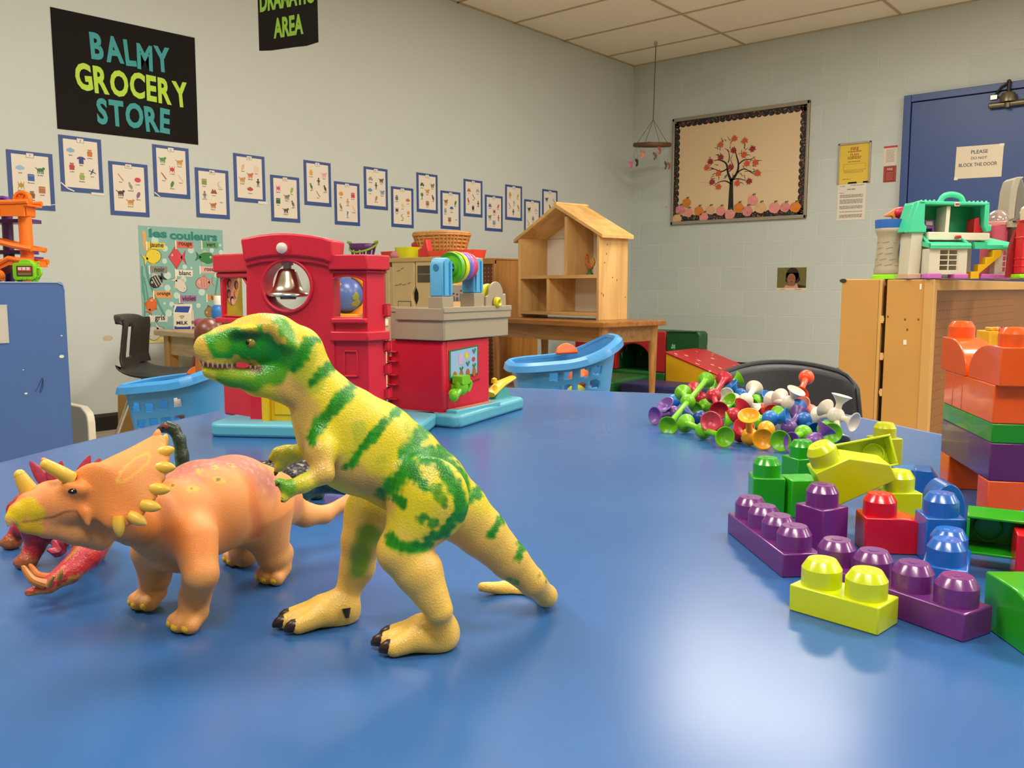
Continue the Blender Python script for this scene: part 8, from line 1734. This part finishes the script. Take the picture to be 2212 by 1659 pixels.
# ------------------------------------------------------------------ dark long-necked dinosaur
lo_ = onz(650, 1092, TZ); lon = thing('long_necked_dinosaur_figure', 'black and green long-necked dinosaur toy behind the orange horned dinosaur', 'dinosaur toy', lo_, (0, 0, YAW))
G_ = Sculpt(lo_, YAW, .0015)
def cG(x, y, d, r): return (G_.L(x, y, d), r * d / FPX)
G_.chain([cG(560, 1030, .87, 30), cG(605, 1030, .87, 40), cG(655, 1030, .88, 48), cG(700, 1025, .885, 40), cG(760, 1045, .89, 26), cG(820, 1075, .90, 18), cG(900, 1100, .92, 12), cG(980, 1090, .95, 6)], .014)
G_.chain([cG(560, 1030, .87, 30), cG(500, 1045, .865, 22), cG(430, 1055, .86, 19), cG(396, 1030, .86, 16), cG(393, 985, .86, 14), cG(388, 950, .86, 12.5), cG(376, 928, .86, 12), cG(362, 922, .86, 12), cG(346, 928, .858, 8)], .008)
for fx, fy, hx, hy, d, r in ((652, 1092, 655, 1050, .86, 17), (560, 1095, 575, 1050, .855, 17), (690, 1075, 690, 1045, .92, 15), (590, 1080, 590, 1050, .91, 15)):
    f = G_.G(fx, fy); G_.chain([(G_.L(hx, hy, d), r * 1.3 * d / FPX), (f + Vector((0, 0, .012)), r * .8 * d / FPX), (f + Vector((-.002, -.004, .005)), .009)], .008)
def paint_g(V):
    n1 = noise3(V, 300, 12); n2 = noise3(V, 900, 13); C = np.tile(lc('#1e4a45'), (len(V), 1)); top_ = pdist(V, [G_.L(540, 1012, .87), G_.L(605, 1002, .87), G_.L(660, 995, .88), G_.L(715, 1005, .885)]); C = mix(C, lc('#1b1a1c'), 1 - sst(top_ + .003 * n1, .012, .022)); C = mix(C, lc('#b5ada0'), .85 * sst(n2, .55, 1.0) * (1 - sst(top_ + .002 * n1, .004, .014)))
    nk = pdist(V, [G_.L(430, 1050, .86), G_.L(400, 1020, .86), G_.L(396, 980, .86), G_.L(380, 926, .86), G_.L(350, 918, .86)]); C = mix(C, lc('#23301f'), 1 - sst(nk, .004, .007)); un = pdist(V, [G_.L(384, 1000, .86), G_.L(378, 955, .86), G_.L(362, 934, .86)]); C = mix(C, lc('#3f6b35'), .8 * (1 - sst(un, .001, .004))); C = mix(C, lc('#8a2f22'), .8 * (1 - sst(pdist(V, [G_.L(354, 920, .86), G_.L(364, 919, .86)]), .0012, .0028))); C = mix(C, lc('#6f8f5c'), .7 * (1 - sst(pdist(V, [G_.L(660, 1075, .86), G_.L(655, 1095, .86)]), .003, .008))); return np.clip(C, 0, 1)
G_.build('body', vcol_mat('painted_rubber_dark', .35, .8, 300, kind='noise'), lon, paint_g)
for sd in (-1, 1): m = MB(); m.ball(Vector(G_.L(357, 921, .86)) + Vector((0, sd * .0052, 0)), .0018, 10, 8); m.build('eye', mat('#120a08', .1), lon)
# ------------------------------------------------------------------ silicone suction toys in a heap
SUC = {}
def suction(label, col, ball, cups, r=.0128, rough=.33, nm='suction_toy'):
    """ball = (px, py, height above table) or None; cups = list of (px, py, height, [facing override])"""
    def P(q): return onz(q[0], q[1], TZ + q[2]) if len(q) < 4 else at(q[0], q[1], q[3])
    B = P(ball); t = thing(nm, label, 'suction toy', B, 0, 'silicone suction toys heaped on the table'); M_ = mat(col, rough, sss=.0)
    m = MB(); m.ball((0, 0, 0), r, 22, 14); m.build('ball', M_, t)
    for q in cups:
        v = P(q) - B; L = v.length; d = v.normalized(); m = MB(); R = .0148; L = max(L, r + .012)
        prof = [(.0052, r * .7), (.0046, r + .3 * (L - r - .01)), (.0050, L - .0115), (.0075, L - .0075), (.0118, L - .0025), (R, L), (R + .0004, L + .0008), (R - .0008, L + .0012), (.0105, L - .0022), (.006, L - .0055), (.0005, L - .0068)]
        m.lathe(prof, frame_to(d), 28, caps=False); m.build('suction_cup', M_, t)
    return t
GRN_, PUR_, YEL_, RED2, WHI, BLU2, ORA = '#6cba10', '#7a4fa0', '#eda40f', '#b5152f', '#d8d0c2', '#2176c7', '#e8512a'
def z1(x, y, h): return (1400 + x / 7.54, 780 + y / 7.54, h)
def z2(x, y, h): return (1620 + x / 7.54, 780 + y / 7.54, h)
suction('lime green suction barbell standing up at the left end of the heap', GRN_, z1(650, 660, .034), [z1(330, 1050, .012), z1(945, 310, .060), z1(570, 520, .040)])
suction('lime green suction barbell lying at the front left of the heap', GRN_, z1(905, 1130, .0135), [z1(620, 1015, .0155), z1(1245, 1235, .0155)])
suction('purple suction toy at the far left end of the heap', PUR_, z1(410, 850, .016), [z1(115, 890, .0155), z1(350, 780, .024)])
suction('lime green suction toy whose cup faces left at the middle of the heap front', GRN_, z1(1800, 1000, .017), [z1(1260, 975, .018), z1(2120, 880, .024)])
suction('yellow-orange suction toy standing on its ball at the front', YEL_, z1(1655, 1230, .0135), [z1(1640, 890, .047)])
suction('yellow-orange suction toy with its cup facing the camera', YEL_, z1(1925, 1110, .016), [z1(1880, 1270, .0155)])
suction('dark red suction toy high on the left of the heap, cup pointing up right', RED2, z1(1065, 570, .044), [z1(1240, 300, .062), z1(1150, 800, .030)])
suction('dark red suction toy behind the tall lime barbell', RED2, z1(870, 620, .030), [z1(745, 470, .036), z1(820, 720, .018)])
suction('crimson suction toy with open cup above the yellow-orange one', RED2, z1(1390, 890, .026), [z1(1540, 730, .040)])
suction('dark red suction toy lying behind the standing yellow-orange toy', RED2, z1(1500, 1180, .0135), [z1(1560, 1080, .026)])
suction('pinkish red suction toy low between the lime barbells', '#c43a52', z1(1100, 1030, .0135), [z1(1020, 980, .030)])
suction('lime green suction toy at the top of the heap, cup facing right', GRN_, z1(1250, 400, .050), [z1(1500, 290, .062)])
suction('white suction toy with an open cup behind the dark red ball', WHI, z1(1400, 640, .030), [z1(1270, 570, .040)])
suction('white suction toy with a cup turned up behind the lime rings', WHI, z1(1590, 640, .036), [z1(1730, 450, .050), z1(1720, 740, .026)])
suction('sky blue suction toy at the back top of the heap', BLU2, z1(1500, 560, .036), [z1(1400, 450, .048)])
suction('lime green suction toy with ring-like open cup in the middle of the heap', GRN_, z1(1480, 760, .026), [z1(1380, 690, .034)])
suction('lime green suction toy inside the heap under the dark red one', GRN_, z1(930, 730, .020), [z1(760, 800, .018), z1(1060, 420, .046)])
suction('sky blue suction ball at the far left back of the heap', BLU2, z1(415, 650, .014), [z1(560, 660, .014)])
suction('navy blue suction toy deep inside the left of the heap', '#123d86', z1(850, 930, .014), [z1(960, 900, .018), z1(730, 900, .016)])
suction('bright blue suction toy with open cup facing the camera in the middle', BLU2, z2(330, 940, .026), [z2(580, 915, .030)])
suction('blue suction toy right of the bright blue open cup', '#2068b5', z2(880, 960, .022), [z2(770, 760, .034), z2(950, 1040, .016)])
suction('white suction jack with four cups on top of the heap', WHI, z2(640, 690, .040), [z2(345, 635, .040), z2(490, 590, .046), z2(745, 500, .060), z2(850, 740, .032)])
suction('orange suction toy standing on the white jack, ball uppermost', ORA, z2(920, 265, .074), [z2(805, 545, .052)])
suction('white suction jack with five cups at the right end of the heap', WHI, z2(1400, 890, .034), [z2(1110, 900, .028), z2(1230, 770, .042), z2(1495, 570, .064), z2(1690, 995, .028), z2(1465, 1290, .002)])
suction('purple suction toy at the front right of the heap', PUR_, z2(1060, 1310, .0135), [z2(690, 1330, .0155), z2(1140, 1210, .022)])
suction('lime green suction toy with cup facing the camera at the front right', GRN_, z2(870, 1180, .0145), [z2(500, 1300, .0155)])
suction('lime green suction toy under the five-cupped white jack', GRN_, z2(1230, 1110, .0145), [z2(1330, 1170, .016)])
suction('dark purple suction toy in the middle of the heap under the blue cup', '#5f3d86', z2(640, 1090, .014), [z2(800, 860, .030)])
suction('orange-red suction toy half hidden behind the bright blue cup', '#d83f26', z2(260, 790, .022), [z2(360, 850, .024)])
suction('lime green suction ball behind the white jack at the heap\'s centre', GRN_, z2(90, 660, .030), [z2(30, 720, .026)])
suction('pale orange suction toy behind the white jacks', '#e58a72', z2(980, 830, .024), [z2(900, 760, .032)])
suction('blue suction toy at the back between the two white toys', BLU2, z2(190, 740, .020), [z2(230, 690, .026)])

# ------------------------------------------------------------------ building bricks
PIT_ = .03175; HF, HH = .0375, .0190; ST_R, ST_H = .0137, .0185
def stud(m, x, y, z):
    m.lathe([(ST_R, 0), (ST_R, ST_H * .66), (ST_R * .74, ST_H * .97), (ST_R * .70, ST_H), (.0005, ST_H)], Matrix.Translation((x, y, z)) @ Matrix.Rotation(PI / 12, 4, 'Z'), 20, caps=False)
    m.lathe([(ST_R * .3, 0), (ST_R * .28, .0004), (.0003, .0004)], Matrix.Translation((x, y, z + ST_H)), 8, caps=False)
PLAS = dict(rough=.22, coat=.3)
def bm_(c): return mat(c, .24, coat=.25, sss=.0)
def brick(label, col, loc, rot, nx=1, ny=1, h=HH, kind='box', nm='building_brick', z=0.0, studs=None, grp='chunky plastic building bricks'):
    """local frame: x along the brick, y its width, origin at the near left bottom corner"""
    t = thing(nm, label, 'brick', (loc.x, loc.y, TZ + z) if z is not None else loc, rot, grp); M_ = bm_(col); L, W = nx * PIT_ - .0002, ny * PIT_ - .0002; g = .0003
    m = MB()
    if kind == 'box': m.box(g, L, g, W, 0, h)
    elif kind == 'curve':     # quarter-round top falling to the right, stud at the left
        pts = [(g, 0), (L, 0), (L, h * .15)] + [(PIT_ * .95 + (L - PIT_ * .95) * math.sin(a), h * .15 + (h * .85) * math.cos(a)) for a in [PI / 2 - i * PI / 20 for i in range(1, 11)]] + [(g, h)]
        m.prism(pts, g, W, 'y')
    elif kind == 'slope': m.prism([(g, 0), (L, 0), (L, h * .42), (L * .52, h), (g, h)], g, W, 'y')
    elif kind == 'arch':
        pts = [(g, 0), (PIT_ * .25, 0)] + [(L / 2 - (L / 2 - PIT_ * .25) * math.cos(a), h * .62 * math.sin(a)) for a in [i * PI / 12 for i in range(13)]] + [(L - PIT_ * .25, 0), (L, 0), (L, h), (g, h)]; m.prism(pts, g, W, 'y')
    elif kind == 'hump':      # half-round top
        pts = [(g, 0), (L, 0)] + [(L / 2 + L / 2 * math.cos(a), h * .25 + h * .75 * math.sin(a)) for a in [i * PI / 16 for i in range(17)]]; m.prism(pts, g, W, 'y')
    elif kind == 'tub':       # hollow shell, open towards +z
        th = .0022; m.box(g, L, g, W, 0, th); m.box(g, L, g, g + th, th, h); m.box(g, L, W - th, W, th, h); m.box(g, g + th, g + th, W - th, th, h); m.box(L - th, L, g + th, W - th, th, h)
        for i in range(nx): m.lathe([(ST_R * .8, th), (ST_R * .8, h * .3), (ST_R * .7, h * .3), (ST_R * .7, th)], Matrix.Translation(((i + .5) * PIT_, W / 2, 0)), 20, caps=False)
    m.build('block', M_, t, bevel=.0011, seg=2)
    for i in range(int(nx)):
        for j in range(int(ny)):
            if studs is not None and (i, j) not in studs: continue
            m = MB(); stud(m, (i + .5) * PIT_, (j + .5) * PIT_, h - .0002); m.build('stud', M_, t, ang=28)
    return t
LIME, PURP, REDB, BLUB, GREB, ORAB = '#c6d40c', '#6a2a78', '#d01224', '#1f63bd', '#1c9a12', '#ee5a14'
def two(p, q): a = onz(*p, TZ); b = onz(*q, TZ); return a, math.atan2(b.y - a.y, b.x - a.x)
a, r = two((1702, 1318), (1895, 1375)); brick('lime yellow two-stud brick nearest the camera', LIME, a, (0, 0, r), 2, 1)
b2 = onz(2080, 1390, TZ); e = onz(2152, 1365, TZ); ra = math.atan2(e.y - b2.y, e.x - b2.x) - PI / 2; ra += PI   # long side runs back-left
# near purple 4-stud bar: near corner b2, long axis u
u = Vector((math.cos(ra - PI / 2 + PI / 2), math.sin(ra - PI / 2 + PI / 2), 0))
v_end = (e - b2); v_end.z = 0; v_end.normalize(); u = Vector((-v_end.y, v_end.x, 0))
L4 = 4 * PIT_; st = b2 + u * L4; brick('purple four-stud bar on the table behind the lime brick', PURP, st, (0, 0, math.atan2(-u.y, -u.x)), 4, 1)
a, r = two((1570, 1150), (1690, 1250)); brick('purple four-stud bar at the far left of the bricks', PURP, a, (0, 0, r), 4, 1)
dirv = Vector((math.cos(r), math.sin(r), 0)); nrm = Vector((-dirv.y, dirv.x, 0))
p = onz(1775, 1197, TZ); brick('tall single purple brick between the two purple bars', PURP, p, (0, 0, YAW + .5), 1, 1, HF)
p = onz(1624, 1113, TZ); brick('dark green single brick behind the purple bar', GREB, p, (0, 0, YAW - .12), 1, 1, HF)
p = onz(1708, 1120, TZ); brick('bright green brick wedged between the dark green and tilted lime bricks', '#27ad1a', p, (0, 0, YAW + .1), 1, 1, HF, studs=[])
p = onz(1722, 1066, TZ); brick('green brick half hidden behind the tilted lime slope', GREB, p, (0, 0, YAW + .3), 1, 1, HF)
p = onz(1866, 1196, TZ); brick('glossy red curved brick with a single stud', REDB, p, (0, 0, YAW - .12), 2, 1, .031, 'curve', studs=[(0, 0)])
# bricks lying on top of the others
p = at(1797, 1100, .79); brick('lime yellow sloped brick lying tilted on the heap', LIME, p, (math.radians(6), math.radians(-27), YAW - .1), 2, 1, HF, 'slope', z=None, studs=[(0, 0)])
p = at(1790, 1034, .86); brick('translucent lime hollow brick lying on its side, open towards the camera', '#c9dc22', p, (math.radians(74), math.radians(-11), YAW), 2, 1, HH, 'tub', z=None, studs=[])
p = onz(1898, 1013, TZ); brick('upright lime yellow brick at the back of the bricks', '#b9bf0a', p, (0, 0, YAW + .15), 1, 1, HF)
p = onz(1916, 1152, TZ); brick('lime yellow brick standing behind the red curved brick', LIME, p, (0, 0, YAW), 1, 1, HF)
p = onz(1996, 1216, TZ); brick('tall blue single brick behind the blue pair of studs', BLUB, p, (0, 0, YAW - .15), 1, 1, HF)
rb = YAW + 1.05; uu = Vector((math.cos(rb) - math.sin(rb), math.sin(rb) + math.cos(rb), 0)); p = onz(2040, 1268, TZ) - uu * (PIT_ / 2); brick('blue two-stud brick behind the purple bar', BLUB, p, (0, 0, rb), 2, 1, HH)
p = onz(1972, 1092, TZ); brick('blue sloped brick lying behind the lime bricks', BLUB, p, (0, 0, YAW - .4), 1, 1, HF, 'slope', studs=[])
p = onz(1948, 1052, TZ); brick('blue brick at the back left of the orange tower', '#2a6cc4', p, (0, 0, YAW + .1), 1, 1, HH, studs=[])
p = onz(2012, 1128, TZ); brick('blue rounded brick between the lime bricks and the orange tower', BLUB, p, (0, 0, YAW - .1), 1, 1, HF, 'hump', studs=[])
p = onz(2084, 1200, TZ); brick('green hollow brick lying on its side beside the orange tower', GREB, p, (PI / 2, 0, YAW - .5), 2, 1, HF, 'tub', z=.012, studs=[])
p = onz(2150, 1172, TZ); brick('small green brick resting behind the green hollow brick', '#229f16', p, (0, 0, YAW - .3), 1, 1, HH, studs=[])
p = onz(2190, 1258, TZ); brick('red brick at the right edge beside the green hollow brick', REDB, p, (0, 0, YAW - .42), 2, 1, HF, studs=[])
a, r = two((2120, 1350), (2212, 1417)); brick('large green curved brick cut off by the right edge of the photo', GREB, a, (0, 0, r), 2, 1, HF, 'curve', studs=[])
p = onz(2200, 1200, TZ); brick('blue two-stud brick at the right edge beside the orange tower', BLUB, p, (0, 0, YAW - .3), 2, 1, HH)
# ---- tower
tp0 = onz(2135, 1039, TZ + HF); tq = onz(2031, 974, TZ + HF); fv = (tq - tp0); fv.z = 0; fl = fv.length; fv.normalize(); sv_ = Vector((fv.y, -fv.x, 0))   # fv runs back along the left face, sv_ to the right
ang_t = math.atan2(sv_.y, sv_.x); print('tower face', fl / PIT_, math.degrees(ang_t))
def tw(lab, col, back, right, z, nx, ny, h, kind='box', rot=0, studs=None):
    p = tp0 + fv * back * PIT_ + sv_ * right * PIT_; return brick(lab, col, p, (0, 0, ang_t + rot), nx, ny, h, kind, z=z, studs=studs)
tw('orange brick at the near foot of the brick tower', ORAB, 0, 0, 0, 2, 1, HF, studs=[])
tw('orange brick at the far foot of the brick tower', ORAB, 4, 0, 0, 2, 1, HF, studs=[])
z_ = HF
tw('purple double-height layer of the brick tower', '#5d2163', 0, 0, z_, 2, 5, HF, studs=[]); z_ += HF
tw('thin green layer of the brick tower', '#1c8c10', 0, 0, z_, 2, 5, HH, studs=[]); z_ += HH
tw('orange brick of the upper tower layer, nearest', ORAB, 0, 0, z_, 2, 3, HF, studs=[]); tw('orange brick of the upper tower layer, middle', ORAB, 3, 0, z_, 2, 1, HF, studs=[]); tw('orange brick of the upper tower layer, farthest', ORAB, 4, 0, z_, 2, 1, HF, studs=[]); z_ += HF
# two curved orange bricks on top, facing each other
p = tp0 + fv * 5.5 * PIT_ + sv_ * (-.02) * PIT_; brick('orange curved brick with a stud on the far top of the tower', ORAB, p, (0, 0, ang_t - PI / 2), 2.8, 1, HF, 'curve', z=z_, studs=[(0, 0)])
p = tp0 + fv * (-.35) * PIT_ + sv_ * 1.02 * PIT_; brick('orange curved brick with a stud on the near top of the tower', ORAB, p, (0, 0, ang_t + PI / 2), 2.9, 1, HF, 'curve', z=z_, studs=[(0, 0)])
# yellow toy behind the tower
yp = at(2155, 745, 1.9); t = thing('yellow_toy', 'yellow toy with a red slot showing behind the brick tower', 'toy', (yp.x, yp.y, .0), (0, 0, YAW)); k = 1.9 / FPX
zc = at(2155, 722, 1.9).z
m = MB(); m.box(-26 * k, 60 * k, -.02, .03, zc - .03, zc + 2 * k); m.box(-32 * k, -10 * k, -.02, .03, zc - .03, zc + 8 * k); m.box(-30 * k, -22 * k, -.02, .0, zc + 8 * k, zc + 16 * k); m.box(-16 * k, -10 * k, -.02, .0, zc + 8 * k, zc + 16 * k); m.build('yellow_body', mat('#e0a01a', .4), t, bevel=.002)
m = MB(); m.box(6 * k, 22 * k, -.021, -.0195, zc - 5 * k, zc - 2 * k); m.build('red_slot', mat('#a03020', .4), t, smooth=False)
m = MB(); m.ball((-4 * k, -.005, zc + 11 * k), 6 * k, 12, 8); m.build('pink_knob', mat('#d5375a', .35), t)
m = MB(); m.box(-20 * k, 40 * k, -.015, .025, 0, zc - .03); m.build('stand', mat('#c7913a', .5), t)
